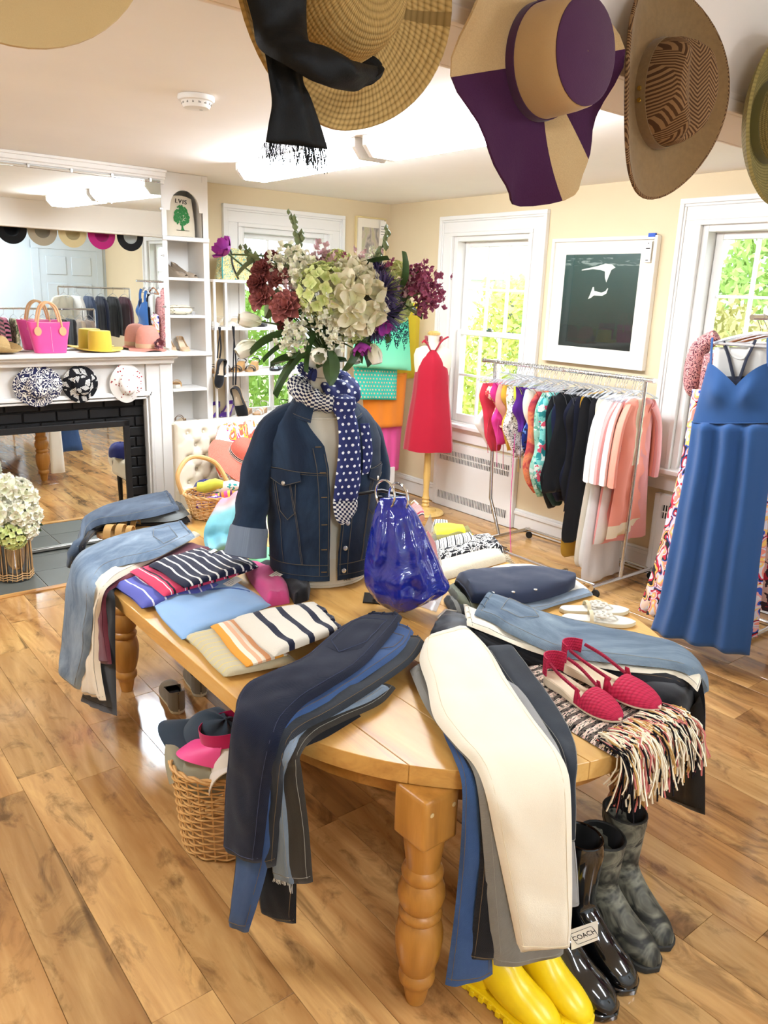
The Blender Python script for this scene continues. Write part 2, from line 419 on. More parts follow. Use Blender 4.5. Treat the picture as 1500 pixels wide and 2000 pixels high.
# hearth of slate tiles
he = struct(thing('floor_hearth', None, None))
boxo('grout_bed', (.3, 4.60, -.008), (2.28, YF, .001), plain('grout', '#a5a296', .9, .1), he, 0)
tm = MB().box((-.148, -.1425, -.006), (.148, .1425, .006)).mesh(smooth=False, bevel=.002, seg=1, name='tile'); tm.materials.append(SLATE)
for i in range(7):
    for j in range(3):
        o = link('tile', tm, None, he); o.matrix_parent_inverse = Matrix(); o.location = (.42+i*.302, 4.76+j*.29, .0)
        if i == 6: o.scale.x = .45; o.location.x = 2.153
boxo('wood_edging', (.3, 4.565, -.004), (2.31, 4.612, .009), wood('edging_wood', '#d9a866', '#c08c4c', '#8c5c2c', 0, 1, .3), he, .003)
# ------------------------------------------------------------------ windows
def window(idx, m, lower=True):
    """m(a, z, d): along the wall, up, towards outside"""
    w = struct(thing('window_%d' % idx, None, None)); M = lambda *p: tuple(m(*p))
    def bx(mbb, a0, a1, z0, z1, d0, d1):
        c = [m(a, z, d) for d in (d0, d1) for z in (z0, z1) for a in (a0, a1)]
        mbb.add(c, [(0, 1, 3, 2), (4, 6, 7, 5), (0, 4, 5, 1), (2, 3, 7, 6), (0, 2, 6, 4), (1, 5, 7, 3)])
    mb = MB(); H = HW; OW = .56; top = ZT+.157
    for (o, i, d) in ((OW, OW-.03, -.036), (OW-.03, OW-.045, -.028), (OW-.045, H+.02, -.022), (H+.02, H-.008, -.032)):
        for s in (-1, 1): bx(mb, min(s*o, s*i), max(s*o, s*i), ZS, ZT+i-H, d, .0)
        bx(mb, -o, o, ZT+i-H, ZT+o-H, d, 0)
    mb.put('casing', WHITE, w, smooth=False, bevel=.003, seg=1)
    mb = MB()
    for s in (-1, 1): bx(mb, min(s*H, s*(H-.045)), max(s*H, s*(H-.045)), ZS, ZT, 0, .16)
    bx(mb, -H+.0455, H-.0455, ZT-.045, ZT, .0005, .1595); bx(mb, -H+.0455, H-.0455, ZS-.02, ZS+.015, .0005, .1595); mb.put('jamb', WHITE, w, smooth=False, bevel=.002, seg=1)
    mb = MB(); bx(mb, -OW-.04, OW+.04, ZS-.022, ZS+.008, -.07, .02); mb.put('sill', WHITE, w, smooth=False, bevel=.006)
    mb = MB(); bx(mb, -OW, OW, ZS-.135, ZS-.022, -.022, 0); bx(mb, -OW, OW, ZS-.045, ZS-.022, -.04, 0); mb.put('apron', WHITE, w, smooth=False, bevel=.003, seg=1)
    h = H-.05; zm = 1.455
    for nm, z0, z1, d in (('upper_sash', zm-.02, ZT-.045, .085), ('lower_sash', ZS+.015, zm+.025, .045)):
        mb = MB(); fw = .045
        for s in (-1, 1): bx(mb, min(s*h, s*(h-fw)), max(s*h, s*(h-fw)), z0, z1, d, d+.035)
        bx(mb, -h+fw+.0003, h-fw-.0003, z0, z0+(.065 if nm == 'lower_sash' else .035), d+.0004, d+.0346); bx(mb, -h+fw+.0003, h-fw-.0003, z1-.04, z1, d+.0004, d+.0346)
        zb = z0+(.065 if nm == 'lower_sash' else .035); zt = z1-.04; hh = h-fw; cw = 2*hh/3; zmid = (zb+zt)/2
        for k in (1, 2): bx(mb, -hh+cw*k-.009, -hh+cw*k+.009, zb, zt, d+.004, d+.031)
        bx(mb, -hh, hh, zmid-.009, zmid+.009, d+.006, d+.029)
        so = mb.put(nm, WHITE, w, smooth=False, bevel=.002, seg=1)
        for k in range(3):
            for z_0, z_1 in ((zb, zmid), (zmid, zt)):
                p = MB(); a0 = -hh+cw*k; bx(p, a0, a0+cw, z_0, z_1, d+.016, d+.019); po = p.put('pane', PANE, so, smooth=False)
                po.matrix_parent_inverse = Matrix()
    mb = MB(); bx(mb, -.03, .03, zm+.025, zm+.04, .04, .06); bx(mb, -.012, .025, zm+.04, zm+.052, .035, .05); mb.put('sash_lock', STEEL, w, bevel=.003)
    return w
for i, c in enumerate((WC, WR, W3)): window(i+1, lambda a, z, d, c=c: V((XB+d, c-a, z)))
window(4, lambda a, z, d: V((WA+a, YA+d, z)))
# radiator covers under the right wall's windows
def radiator(c, label):
    t = thing('radiator_cover', label, 'radiator', (XB, c, 0)); x0, x1 = XB-.045, XB-.001; L, R = c+.43, c-.43
    top, n = .545, 44
    boxo('end_trim', (x0-.002, L, 0), (x1, L+.035, top+.012), WHITE, t, .003); boxo('end_trim', (x0-.002, R-.035, 0), (x1, R, top+.012), WHITE, t, .003)
    boxo('shade_backing', (x0+.02, R+.005, .04), (x0+.03, L-.005, top-.01), BLACK, t, 0)  # black sheet painting the shade behind the slots
    mb = MB(); pl = x0+.006
    for z0, z1 in ((0, .062), (.128, .40), (.49, top)): mb.box((x0, R, z0), (pl, L, z1))
    for s in ((R, R+.03), (L-.03, L)): mb.box((x0, s[0], .062), (pl, s[1], .128)); mb.box((x0, s[0], .40), (pl, s[1], .49))
    mb.box((x0, R, top), (x1, L, top+.01)); mb.put('front_panel', WHITE, t, smooth=False)
    mb = MB(); st = (.86-.06)/n
    for k in range(n+1):
        y = R+.03+k*st
        for z0, z1 in ((.062, .128), (.40, .441), (.449, .49)): mb.box((x0, y-st*.2, z0), (pl, y+st*.2, z1))
    mb.box((x0, R+.03, .441), (pl, L-.03, .449))
    tag(mb.put('grille_bars', WHITE, t, smooth=False), kind='stuff')
radiator(WC, 'white slotted radiator cover below the window beside the red dress')
radiator(WR, 'white slotted radiator cover behind the long blue gown')
radiator(W3, 'white slotted radiator cover under the window past the hat beam')
# baseboards, crown, beam
def base_r(y0, y1):
    mb = MB().box((XB-.018, y0, 0), (XB, y1, .13)).box((XB-.03, y0, .118), (XB, y1, .145)).box((XB-.022, y0, .145), (XB, y1, .16))
    return mb
mb = MB()
for a, b in ((WC+.47, YA), (WR+.47, WC-.47), (W3+.47, WR-.47), (YBK, W3-.47)): x = base_r(a, b); mb.add(x.v, x.f)
struct(mb.put('baseboard_right', WHITE, smooth=False, bevel=.003, seg=1))
mb = MB().box((2.62, YA-.018, 0), (XB, YA, .13)).box((2.62, YA-.03, .118), (XB, YA, .145)).box((2.62, YA-.022, .145), (XB, YA, .16))
struct(mb.put('baseboard_back', WHITE, smooth=False, bevel=.003, seg=1))
mb = MB()
for d, z in ((.075, .018), (.055, .045), (.035, .06), (.022, .085)): mb.box((XL, YF-d, ZC-z), (2.33, YF, ZC-.0005))
struct(mb.put('trim_1', WHITE, smooth=False, bevel=.004))
BY0, BY1, BZ = 1.145, 1.335, 2.20
mb = MB().box((XL, BY0, BZ), (XB, BY1, ZC)).box((XL, BY0-.016, BZ+.0), (XB, BY0, BZ+.028)).box((XL, BY0-.01, BZ+.028), (XB, BY0, BZ+.045)).box((XL, BY1, BZ+.0), (XB, BY1+.016, BZ+.028))
struct(mb.put('ceiling_beam', painted('beam_paint', '#f2e6da', .6), smooth=False, bevel=.004))
# door in the pale wall behind, seen in the mirror
d = struct(thing('door_1', None, None)); y = YBK
boxo('casing', (3.42, y, 0), (3.53, y+.025, 2.15), BLUEW, d); boxo('casing', (4.38, y, 0), (4.47, y+.025, 2.15), BLUEW, d); boxo('casing', (3.42, y, 2.04), (4.47, y+.03, 2.16), BLUEW, d)
boxo('door_leaf', (3.53, y, .01), (4.38, y+.018, 2.04), BLUEW, d)
for x0, x1 in ((3.62, 3.92), (3.99, 4.29)):
    for z0, z1 in ((.2, .85), (.97, 1.55), (1.67, 1.94)):
        boxo('panel', (x0, y+.016, z0), (x1, y+.03, z1), BLUEW, d, .008)
MB().lathe([(0, 0), (.012, 0), (.012, .03), (.03, .045), (.028, .065), (0, .07)], 16).put('door_knob', STEEL, d).matrix_basis = Matrix.Translation((4.31, y+.02, 1.0)) @ Matrix.Rotation(-PI/2, 4, 'X')
# ------------------------------------------------------------------ ceiling fixtures
LAMP = NT('fluorescent_diffuser'); LAMP = LAMP.out('#ffffff', .4, .2, Emission_Color=(.87, .96, 1.08, 1), Emission_Strength=FLUOR)
def fixture(x, y0, y1, label):
    t = thing('ceiling_light', label, 'ceiling light', (x, (y0+y1)/2, ZC), 'wraparound ceiling lights'); h = .115
    sec = [(-h, 0), (-h, -.035), (-h+.045, -.085), (h-.045, -.085), (h, -.035), (h, 0)]
    mb = MB(); a = [V((x+p, y0+.03, ZC+q-.012)) for p, q in sec]; b = [V((x+p, y1-.03, ZC+q-.012)) for p, q in sec]
    mb.loft([a, b]).put('diffuser', LAMP, t, smooth=False)
    for ya, yb in ((y0, y0+.03), (y1-.03, y1)):
        mb = MB(); mb.loft([[V((x+p*1.03, yy, ZC+q*1.06-.008)) for p, q in sec] for yy in (ya, yb)]).put('end_cap', WHITE, t, smooth=False, bevel=.003)
    boxo('back_plate', (x-h-.004, y0, ZC-.012), (x+h+.004, y1, ZC-.0005), WHITE, t)
    MB().box((x-.016, y0-.0015, ZC-.052), (x+.016, y0, ZC-.044)).put('maker_mark', plain('grey_print', '#8b867e', .6), t, smooth=False)
fixture(2.60, 3.42, 4.66, 'long fluorescent ceiling light nearest the shoe shelves'); fixture(2.60, 2.14, 3.36, 'long fluorescent ceiling light between the hat beam and its twin')
fixture(2.60, -1.5, -.3, 'added fluorescent ceiling light behind the hat beam over the racks'); fixture(-.5, 2.3, 3.5, 'added fluorescent ceiling light over the open floor beside the table'); fixture(.2, -1.7, -.5, 'added fluorescent ceiling light over the open floor behind the beam')  # extra fixtures out of view, added to brighten the room
MB().tube([(2.6, 3.62, ZC-.10), (2.6, 3.62, ZC-.118)], .004, 8).put('pull_end', WHITE, bpy.data.objects['ceiling_light'])
t = thing('smoke_detector', 'round white smoke detector on the ceiling', 'smoke detector', (1.545, 3.223, ZC), local=True)
MB().lathe([(0, -.001), (.072, -.001), (.074, -.012), (.07, -.02), (.06, -.022), (.056, -.03), (.056, -.036), (.05, -.046), (0, -.048)], 32).put('housing', WHITE, t)
mb = MB()
for k in range(14): a = 2*PI*k/14; mb.box((.052*math.cos(a)-.005, .052*math.sin(a)-.005, -.034), (.052*math.cos(a)+.006, .052*math.sin(a)+.006, -.026))
mb.put('vent_slots', plain('grey_slot', '#9c978e', .6), t, smooth=False)
MB().lathe([(0, -.047), (.008, -.049), (0, -.051)], 10, (.02, 0, 0)).put('indicator_lens', plain('lens', '#c8c4bb', .2), t)
# ------------------------------------------------------------------ outdoors: lawn, shrubs, neighbour house
struct(boxo('lawn', (XL-8, YBK-8, -.62), (22, 22, -.6), painted('lawn_green', '#8fa35c', .9, .15), bevel=0))
def leafmat(n, c): return NT(n).out(c, .6, .3, Subsurface_Weight=0.0)
LEAFM = [leafmat('yellow_green_leaf', '#c3cb62'), leafmat('mid_green_leaf', '#8fae55'), leafmat('olive_leaf', '#b9b578')]
def shrub_mesh(seed, rx, rz, n):
    random.seed(seed); mb = MB()
    for _ in range(n):
        a = random.uniform(0, 2*PI); b = math.asin(random.uniform(-.6, 1)); r = random.uniform(.55, 1)**.5*(1+.18*nz((math.cos(a)*2, math.sin(a)*2, b*2), 1.3, seed))
        c = V((rx*r*math.cos(a)*math.cos(b), rx*r*math.sin(a)*math.cos(b), rz*(.55+.5*r*math.sin(b))))
        d = V((random.gauss(0, 1), random.gauss(0, 1), random.gauss(.2, .7))).normalized(); e = d.orthogonal().normalized(); l = random.uniform(.07, .14); w = l*.22
        mb.add([c-d*l*.5, c+e*w, c+d*l*.5, c-e*w], [(0, 1, 2, 3)])
    return mb.mesh(smooth=False, fixn=False)
sm = [shrub_mesh(1, 1.0, 1.9, 5200), shrub_mesh(2, 1.1, 1.7, 5200)]
sp = [(7.6, 6.6, 1.0, 0), (7.6, 4.3, 1.0, 1), (7.6, 2.0, 1.0, 0), (10.6, 7.9, 1.3, 1), (10.6, 4.9, 1.3, 0), (2.1, 8.6, 1.0, 0), (4.5, 8.6, 1.0, 1)]
tr = MB().tube([(0, 0, -.02), (.02, .01, .4), (0, .03, .9)], [.06, .05, .03], 7).mesh()
for i, (x, y, s, k) in enumerate(sp):
    t = thing('garden_shrub', 'leafy pale green shrub outside the windows', 'shrub', (x, y, -.6), 'garden shrubs outside the windows', (0, 0, i*1.7), True, (s, s, s*1.35))
    o = bpy.data.objects.new('foliage', sm[k]); COL.objects.link(o); o.parent = t; o['kind'] = 'stuff'
    if not sm[k].materials: sm[k].materials.append(LEAFM[k])
    o.material_slots[0].link = 'OBJECT'; o.material_slots[0].material = LEAFM[(i+k) % 3]
    link('stem', tr, plain('bark', '#6f5a44', .9), t)
t = thing('neighbour_house', 'white house with grey roof beyond the garden shrubs', 'house', (15, 9, -.6))
boxo('house_wall', (13.5, 7, -.6), (17, 15, 2.2), WHITE, t, 0); MB().poly([(13.1, 6.6, 2.1), (17.4, 6.6, 2.1), (15.2, 6.6, 4.0)], (0, 8.8, 0)).put('roof', painted('roof_grey', '#b4b7b8', .8), t, smooth=False)
for yy in (8, 10, 12): boxo('house_window', (13.47, yy, .6), (13.51, yy+.7, 1.7), plain('house_pane', '#14181c', .2), t, 0)
# ------------------------------------------------------------------ shoes, boots and hats
def sole_half(y, L, toe=.8):
    """half width of a sole at y in 0..1"""
    w = .030+.012*math.sin(min(1, max(0, (y-.35)/.4))*PI/2) if y > .35 else .030
    if y < .15: w *= math.sqrt(max(0, 1-((.15-y)/.15)**2))
    if y > .72: w *= max(0, 1-((y-.72)/.28)**2.2)**toe
    return max(w*L/.25, .0015)
def rise(y, hl): return hl*(1-min(1, y/.62))**1 if y < .62 else 0.0
def smooth01(x): x = min(1, max(0, x)); return x*x*(3-2*x)
def heelrise(y, hl): return hl*(1-smooth01((y-.12)/.55))
def shoe(name, label, cat, M, sole, upper, insole, L=.245, hl=.0, th=.012, wedge=False, openy=.62, side=.035, back=True, toeh=.034, toe=.75, peep=False, bands=None, straps=None, strapm=None, group=None, heel=None, low=False, parts_lbl=None):
    """M: matrix of the shoe, heel at the origin, toe towards +Y"""
    t = thing(name, label, cat, group=group, local=True); setm(t, M); n = 22
    rings = []
    for j in range(n+1):
        y = j/n; w = sole_half(y, L, toe); z = heelrise(y, hl)
        b = 0.0 if (wedge or hl < .02) else z
        rings.append([V((-w, y*L, b)), V((w, y*L, b)), V((w, y*L, z+th)), V((-w, y*L, z+th))])
    MB().loft(rings).put('sole', sole, t, bevel=.0015, seg=1)
    MB().grid(lambda a, y: V(((2*a-1)*(sole_half(y, L, toe)-.002), y*L, heelrise(y, hl)+th+.0012)), 4, 18).put('insole', insole, t, fixn=False)
    if hl >= .02 and not wedge:
        MB().lathe([(.006, 0), (.005, hl*.4), (.012, hl*.8), (.022, hl*1.0)], 12, (0, .026, 0), cap=True).put('heel', heel or sole, t)
    if upper and bands is None:
        def hgt(y):
            h = toeh*(1-max(0, (y-.8)/.2)**2)**.5*(.55+.45*smooth01((1-y)/.35)) if y > openy-.12 else side
            if y < .25 and back: h = side+(.03 if not low else .008)*(1-y/.25)
            return h
        def f(a, y):
            w = sole_half(y, L, toe)+.0015; h = hgt(y); an = PI*(1-a)
            if y > openy-.02: x = math.cos(an)*w; z = math.sin(an)**.8*h
            else: x = math.copysign(min(1, abs(math.cos(an))**.35), math.cos(an))*w; z = min(h, h*min(1, abs(math.sin(an))*2.2))
            return V((x, y*L, heelrise(y, hl)+th*.6+z))
        mb = MB(); mb.grid(f, 20, 26, (.1, .25)); keep = []
        for q in mb.f:
            i = [v % 21 for v in q]; j = [v//21 for v in q]; yc = sum(j)/4/26; ac = abs(sum(i)/4/20-.5)
            edge = openy-.10*(1-(2*ac)**2)*0
            cut = ac < .345 and .035 < yc < openy-.02+.10*(ac*2)**2*0
            if not back and yc < openy-.1: cut = True
            if peep and yc > .93: cut = True
            if not cut: keep.append(q)
        mb.f = keep; mb.put('upper', upper, t, solid=.002, fixn=True)
    for bnd in (bands or []):
        y0, y1, h = bnd[:3]
        def f(a, b, y0=y0, y1=y1, h=h):
            y = lerp(y0, y1, b); w = sole_half(y, L, toe)+.003; an = PI*(1-a)
            return V((math.cos(an)*w, y*L, heelrise(y, hl)+th*.4+math.sin(an)**.7*h))
        MB().grid(f, 12, 4, (.1, .03)).put("band", upper or sole, t, solid=.003)
    for st in (straps or []):
        P = [V((x*L, y*L, z*L)) for x, y, z in st[0]]; P = [cr(P, k/18) for k in range(19)]
        MB().tube(P, st[1], 6, flat=.5).put('strap', strapm or upper, t)
    return t
def TM(p, yaw, pitch=0, roll=0, s=1): return Matrix.Translation(p) @ Matrix.Rotation(yaw, 4, 'Z') @ Matrix.Rotation(pitch, 4, 'X') @ Matrix.Rotation(roll, 4, 'Y') @ Matrix.Scale(s, 4)
def boot(name, label, M, mat, solem, inner, H=.36, L=.27, wt=.07, group=None, cuffs=(), gloss=None, chunky=False):
    t = thing(name, label, 'boot', group=group, local=True); setm(t, M); N = 20
    C = [(.266, .020, .003, .003, 90), (.262, .021, .018, .014, 90), (.246, .029, .033, .024, 90), (.215, .038, .044, .034, 88), (.17, .048, .046, .044, 82), (.125, .066, .043, .056, 65), (.09, .095, .042, .056, 38), (.066, .135, .044, .05, 12), (.06, .19, .050, .054, 0), (.058, .26, .056, .06, 0), (.056, max(.275, H-.03), .059, .064, 0), (.055, H, wt*.88, wt, 0)]
    rings = []
    K = 34
    for i in range(K+1):
        P = [cr([V((c[0], c[1], c[2])) for c in C], i/K), cr([V((c[3], c[4], 0)) for c in C], i/K)]
        (cy, cz, hx), (hn, an, _) = P[0], P[1]; an = math.radians(an); cy *= L/.27
        ax = V((0, math.cos(an), math.sin(an)))
        r = []
        for k in range(N):
            a = 2*PI*k/N; p = V((hx*math.cos(a), cy, cz))+ax*(hn*math.sin(a)); p.z = max(p.z, .012); r.append(p)
        rings.append(r)
    # heel fill: extra rings behind the ankle come from a heel cup
    MB().loft(rings, cap=False).put('shaft', mat, t, solid=-.003)
    hc = MB().lathe([(.001, .012), (.03, .012), (.040, .03), (.043, .07), (.042, .12), (.03, .17), (.005, .19)], 18, (0, .052, 0), 1, 1.12); hc.put('heel_cup', mat, t)
    mb = MB(); rg = []
    for j in range(20):
        y = j/19; w = sole_half(y, L, .45)*1.14+(.004 if chunky else .001); rg.append([V((-w, y*L+.004, 0)), V((w, y*L+.004, 0)), V((w*.98, y*L+.004, .02)), V((-w*.98, y*L+.004, .02))])
    mb.loft(rg); mb.put('sole', solem, t, bevel=.003, seg=1)
    if chunky:
        mb = MB()
        for j in range(9):
            y = .02+j*.028
            for s in (-1, 1): w = sole_half(y/L, L)*1.16+.004; mb.box((s*w-.005, y, .0005), (s*w+.005, y+.014, .018))
        tag(mb.put('tread_lugs', solem, t, bevel=.001, seg=1), kind='stuff')
    for z in cuffs:
        i = min(range(K+1), key=lambda q: abs(sum(p.z for p in rings[q])/N-z)); r = rings[i]; c = sum(r, V())/N
        MB().loft([[c+(p-c)*1.03+V((0, 0, d)) for p in r] for d in (-.012, 0, .012)]+[[c+(p-c)*1.0+V((0, 0, d)) for p in r] for d in (.012, -.012)], cap=False).put('strap_band', mat, t)
    r = rings[-1]; c = sum(r, V())/N
    MB().loft([[c+(p-c)*.93 for p in r], [c+(p-c)*.85+V((0, 0, -.14)) for p in r]], cap=False).put('lining', inner, t)
    MB().tube([p for p in r]+[r[0]], .004, 6, cap=False).put('rim', solem if not chunky else mat, t)
    return t
def hat(name, label, M, bm, cm, band=None, br=.17, by=None, cr_=.085, cy_=None, ch=.10, brim=lambda p, t, r: p, crown='round', dent=0, bandh=.03, group=None, th=.004, taper=.9, n=56, cat='hat', bandr=1.02):
    t = thing(name, label, cat, group=group, local=True); setm(t, M); sy = (by or br)/br; cy = (cy_ or cr_)/cr_
    K = 12; prof = [(lerp(cr_*.98, br, i/K), 0) for i in range(K+1)]
    def bf(p, a, r):
        f = (r-cr_)/(br-cr_); q = V((math.cos(a)*r*lerp(1, 1, f), math.sin(a)*r*lerp(cy, sy, f), 0)); return brim(q, a, f)
    MB().lathe(prof, n, fn=bf).put('brim', bm, t, solid=th)
    if crown == 'flat': cp = [(1, 0), (.99, ch*.3), (.965, ch*.7), (taper, ch*.93), (taper*.96, ch*.985), (taper*.85, ch), (taper*.4, ch), (.001, ch)]
    elif crown == 'fedora': cp = [(1, 0), (.985, ch*.25), (.95, ch*.55), (.9, ch*.8), (.82, ch*.95), (.7, ch), (.4, ch*.985), (.2, ch*.98), (.001, ch*.98)]
    else: cp = [(1, 0), (1.0, ch*.2), (.97, ch*.45), (.89, ch*.68), (.75, ch*.85), (.55, ch*.95), (.28, ch*.995), (.001, ch)]
    def cf(p, a, r):
        q = V((p.x, p.y*cy, p.z))
        if dent:
            k = smooth01((p.z-ch*.55)/(ch*.45)); q.z -= dent*k*math.exp(-(q.x/(cr_*.32))**2); 
            pin = smooth01((p.z-ch*.4)/(ch*.5))*smooth01(-q.y/cr_); q.x *= 1-.28*pin
        return q
    MB().lathe([(r*cr_, z) for r, z in cp], n, fn=cf).put('crown', cm, t)
    if band:
        MB().lathe([(cr_*bandr, .002), (cr_*bandr*1.004, bandh*.5), (cr_*bandr*.99, bandh)], n, sy=cy).put('hat_band', band, t, solid=.002)
    return t
# ------------------------------------------------------------------ fireplace and mantel
fp = thing('fireplace_surround', 'white wooden fireplace surround with black brick facing', 'fireplace', (1.44, YF, 0))
YS = 5.285
mb = MB().box((2.105, YS, 0), (2.285, YF, 1.225)).box((.60, YS, 0), (.78, YF, 1.225)).box((.78, YS+.02, .99), (2.105, YF, 1.225))
mb.put('surround', WHITE, fp, smooth=False, bevel=.003, seg=1)
mb = MB()
for o, d in ((.0, .012), (.022, .022), (.034, .008)):
    mb.box((2.092+o, YS-d, 0), (2.104+o, YS+.03, 1.005+o)); mb.box((.76-o, YS-d, .985+o), (2.104+o, YS+.03, .999+o))
mb.box((2.20, YS-.012, 0), (2.285, YS, 1.225)); mb.put('moulding', WHITE, fp, smooth=False, bevel=.002, seg=1)
mb = MB().box((.52, 5.17, 1.282), (2.32, YF, 1.31)).box((.56, 5.205, 1.262), (2.305, YF, 1.282)).box((.58, 5.245, 1.225), (2.295, YF, 1.262))
mb.put('mantel_shelf', WHITE, fp, smooth=False, bevel=.006)
boxo('brick_bed', (.78, 5.372, 0), (2.105, YF+.02, .995), plain('mortar_black', '#23201e', .8), fp, 0)
bk = MB().box((-.1, -.012, -.031), (.1, .012, .031)).mesh(smooth=False, bevel=.004, seg=1, name='brick'); bk.materials.append(BRICKB)
random.seed(8); r = 0; z = .033
while z < .99:
    x = .78-(0 if r % 2 else .105)
    while x < 2.10:
        a, b = max(x, .785), min(x+.2, 2.10)
        if b-a > .03:
            o = link('brick', bk, None, fp); o.matrix_parent_inverse = Matrix.Translation(fp.location).inverted()
            o.location = ((a+b)/2, 5.366+random.uniform(-.003, .003), z); o.scale = ((b-a)/.2, 1, min(1, (.995-z+.031)/.062)); o.rotation_euler = (0, random.uniform(-.008, .008), 0)
        x += .21
    z += .0715; r += 1
# leaning mirror in front of the bricks
t = thing('leaning_mirror', 'black framed mirror leaning in the fireplace opening', 'mirror', (1.36, 5.255, .014), rot=(-math.radians(.2), 0, 0), local=True)
w, h, f = .60, .835, .042; fm = plain('black_frame', '#191716', .45)
for a, b in (((-w, 0, 0), (w, .03, f*.3)), ((-w, 0, h-f), (w, .03, h)), ((-w, 0, 0), (-w+f, .03, h)), ((w-f, 0, 0), (w, .03, h))): boxo('frame_rail', a, b, fm, t, .004)
boxo('silver_strip', (-w+.02, -.004, 0), (w-.02, .004, .02), STEEL, t)
MB().add([(-w+f, .012, .012), (w-f, .012, .012), (w-f, .012, h-f), (-w+f, .012, h-f)], [(0, 1, 2, 3)]).put('mirror_glass', MIRROR, t, smooth=False, fixn=False)
# wall mirror over the mantel
t = thing('wall_mirror', 'large frameless wall mirror above the mantel held by clips', 'mirror', (1.4, YF-.012, 1.315), rot=(math.radians(.65), 0, 0), local=True)
x0, x1, h = -.85, .897, 1.10
MB().box((x0, -.006, 0), (x1, 0, h)).put('mirror_glass', MIRROR, t, smooth=False)
MB().box((x0, .0005, 0), (x1, .006, h)).put('backing', DARKM, t, smooth=False)
MB().box((x0, -.009, h-.012), (x1, -.0062, h+.002)).put('bevelled_top_edge', MIRROR, t, bevel=.0025, smooth=False)
for k in range(7): boxo('clip', (x0+.14+k*.255, -.014, h-.012), (x0+.157+k*.255, .003, h+.012), STEEL, t)
for z in (.28, .62, .92): boxo('clip', (x1-.012, -.014, z), (x1+.01, .003, z+.014), STEEL, t)
# ------------------------------------------------------------------ built-in bookcase
bc = thing('bookcase', 'white built-in bookcase with an arched top niche', 'bookcase', (2.48, YF, 0))
L0, R0, YB2 = 2.302, 2.656, YA-.02
mb = MB().box((L0, YF, 0), (2.345, YB2, ZC-.001)).box((2.612, YF, 0), (R0, YB2, ZC-.001)).box((L0, YB2-.012, 0), (R0, YB2, ZC-.001))
mb.box((2.345, YF, 2.40), (2.612, YB2, ZC-.001)); mb.put('carcass', WHITE, bc, smooth=False, bevel=.002, seg=1)
arc = [(2.612, 2.075), (2.612, 2.24), (2.588, 2.24)]
for k in range(17): a = PI*k/16; arc.append((2.479+.106*math.cos(a), 2.262+.115*math.sin(a)))
arc += [(2.370, 2.24), (2.345, 2.24), (2.345, 2.075)]
MB().poly([V((x, YF-.003, z)) for x, z in [(2.31, 2.075), (2.31, 2.44), (2.65, 2.44), (2.65, 2.075)]+arc], (0, .018, 0)).put('arched_valance', WHITE, bc, smooth=False)
SHZ = [2.075, 1.802, 1.545, 1.288, 1.024, .76, .45]
for i, z in enumerate(SHZ):
    boxo('shelf', (2.3455 if i else 2.306, YF+(.0 if i else -.012), z-.02), (2.6115 if i else 2.652, YB2-.013, z), WHITE, bc, .002)
for z in (SHZ[0], SHZ[3]): boxo('shelf_lip', (2.305, YF-.014, z-.03), (2.655, YF-.001, z-.0), WHITE, bc, .004)
# tote bag in the niche, with its print
CANV = fabric('natural_canvas', '#e3d7bf', .9)
tb = thing('tote_bag', 'cream canvas tote bag printed with a green tree in the niche', 'tote bag', (2.47, 5.45, SHZ[0]))
ty = 5.44
def totef(a, b): 
    w = .122-.022*b**2; x = 2.462+(2*a-1)*w; return x, SHZ[0]+.004+b*(.268-.02*abs(2*a-1.1)**2)
rings = []
for j in range(15):
    b = j/14; r = []
    for k in range(28):
        a = 2*PI*k/28; x, z = totef(.5+.5*math.cos(a), b); yd = math.sin(a)
        r.append(V((x, ty+.03+yd*(.032*(1-.75*b)+.004)+.004*nz((x, z, yd), 14), z)))
    rings.append(r)
MB().loft(rings).put('bag_body', CANV, tb, angle=1.3)
GREENINK = plain('green_ink', '#2f7a3e', .8); random.seed(12); mb = MB()
for _ in range(240):
    a = random.uniform(0, 2*PI); r = math.sqrt(random.random()); x = 2.475+.056*r*math.cos(a)*(1-.25*math.sin(a)); z = SHZ[0]+.142+.066*r*math.sin(a); s = random.uniform(.004, .009)
    y0 = ty-.0105+.03*(z-SHZ[0])/.27*.75
    y0 = ty+.03-(.032*(1-.75*(z-SHZ[0])/.27)+.0075)*math.sqrt(max(.2, 1-((x-2.462)/.12)**2))
    n = 6; mb.add([(x+s*math.cos(q*PI/3)*random.uniform(.7, 1.2), y0-.001, z+s*math.sin(q*PI/3)) for q in range(n)], [tuple(range(n))])
def trunk(pts): mb.add([(x, ty+.03-(.032*(1-.75*(z-SHZ[0])/.27)+.009), z) for x, z in pts], [tuple(range(len(pts)))])
trunk([(2.463, SHZ[0]+.045), (2.49, SHZ[0]+.045), (2.482, SHZ[0]+.06), (2.481, SHZ[0]+.1), (2.47, SHZ[0]+.1), (2.47, SHZ[0]+.06)])
mb.put('tree_print', GREENINK, tb, smooth=False, fixn=False)
mb = MB(); mb.box((2.43, ty-.008, SHZ[0]+.042), (2.525, ty-.0065, SHZ[0]+.045)); mb.put('ground_line', INK, tb, smooth=False)
def text(s, size, M, mat, parent, name='lettering', ext=.0004, font_w=1.0):
    c = bpy.data.curves.new('t', 'FONT'); c.body = s; c.size = size; c.align_x = 'CENTER'; c.align_y = 'CENTER'; c.extrude = ext; c.space_character = font_w
    o = bpy.data.objects.new('t', c); COL.objects.link(o); dg = bpy.context.evaluated_depsgraph_get(); me = bpy.data.meshes.new_from_object(o.evaluated_get(dg))
    bpy.data.objects.remove(o); me.transform(M); me.materials.clear(); return link(name, me, mat, parent)
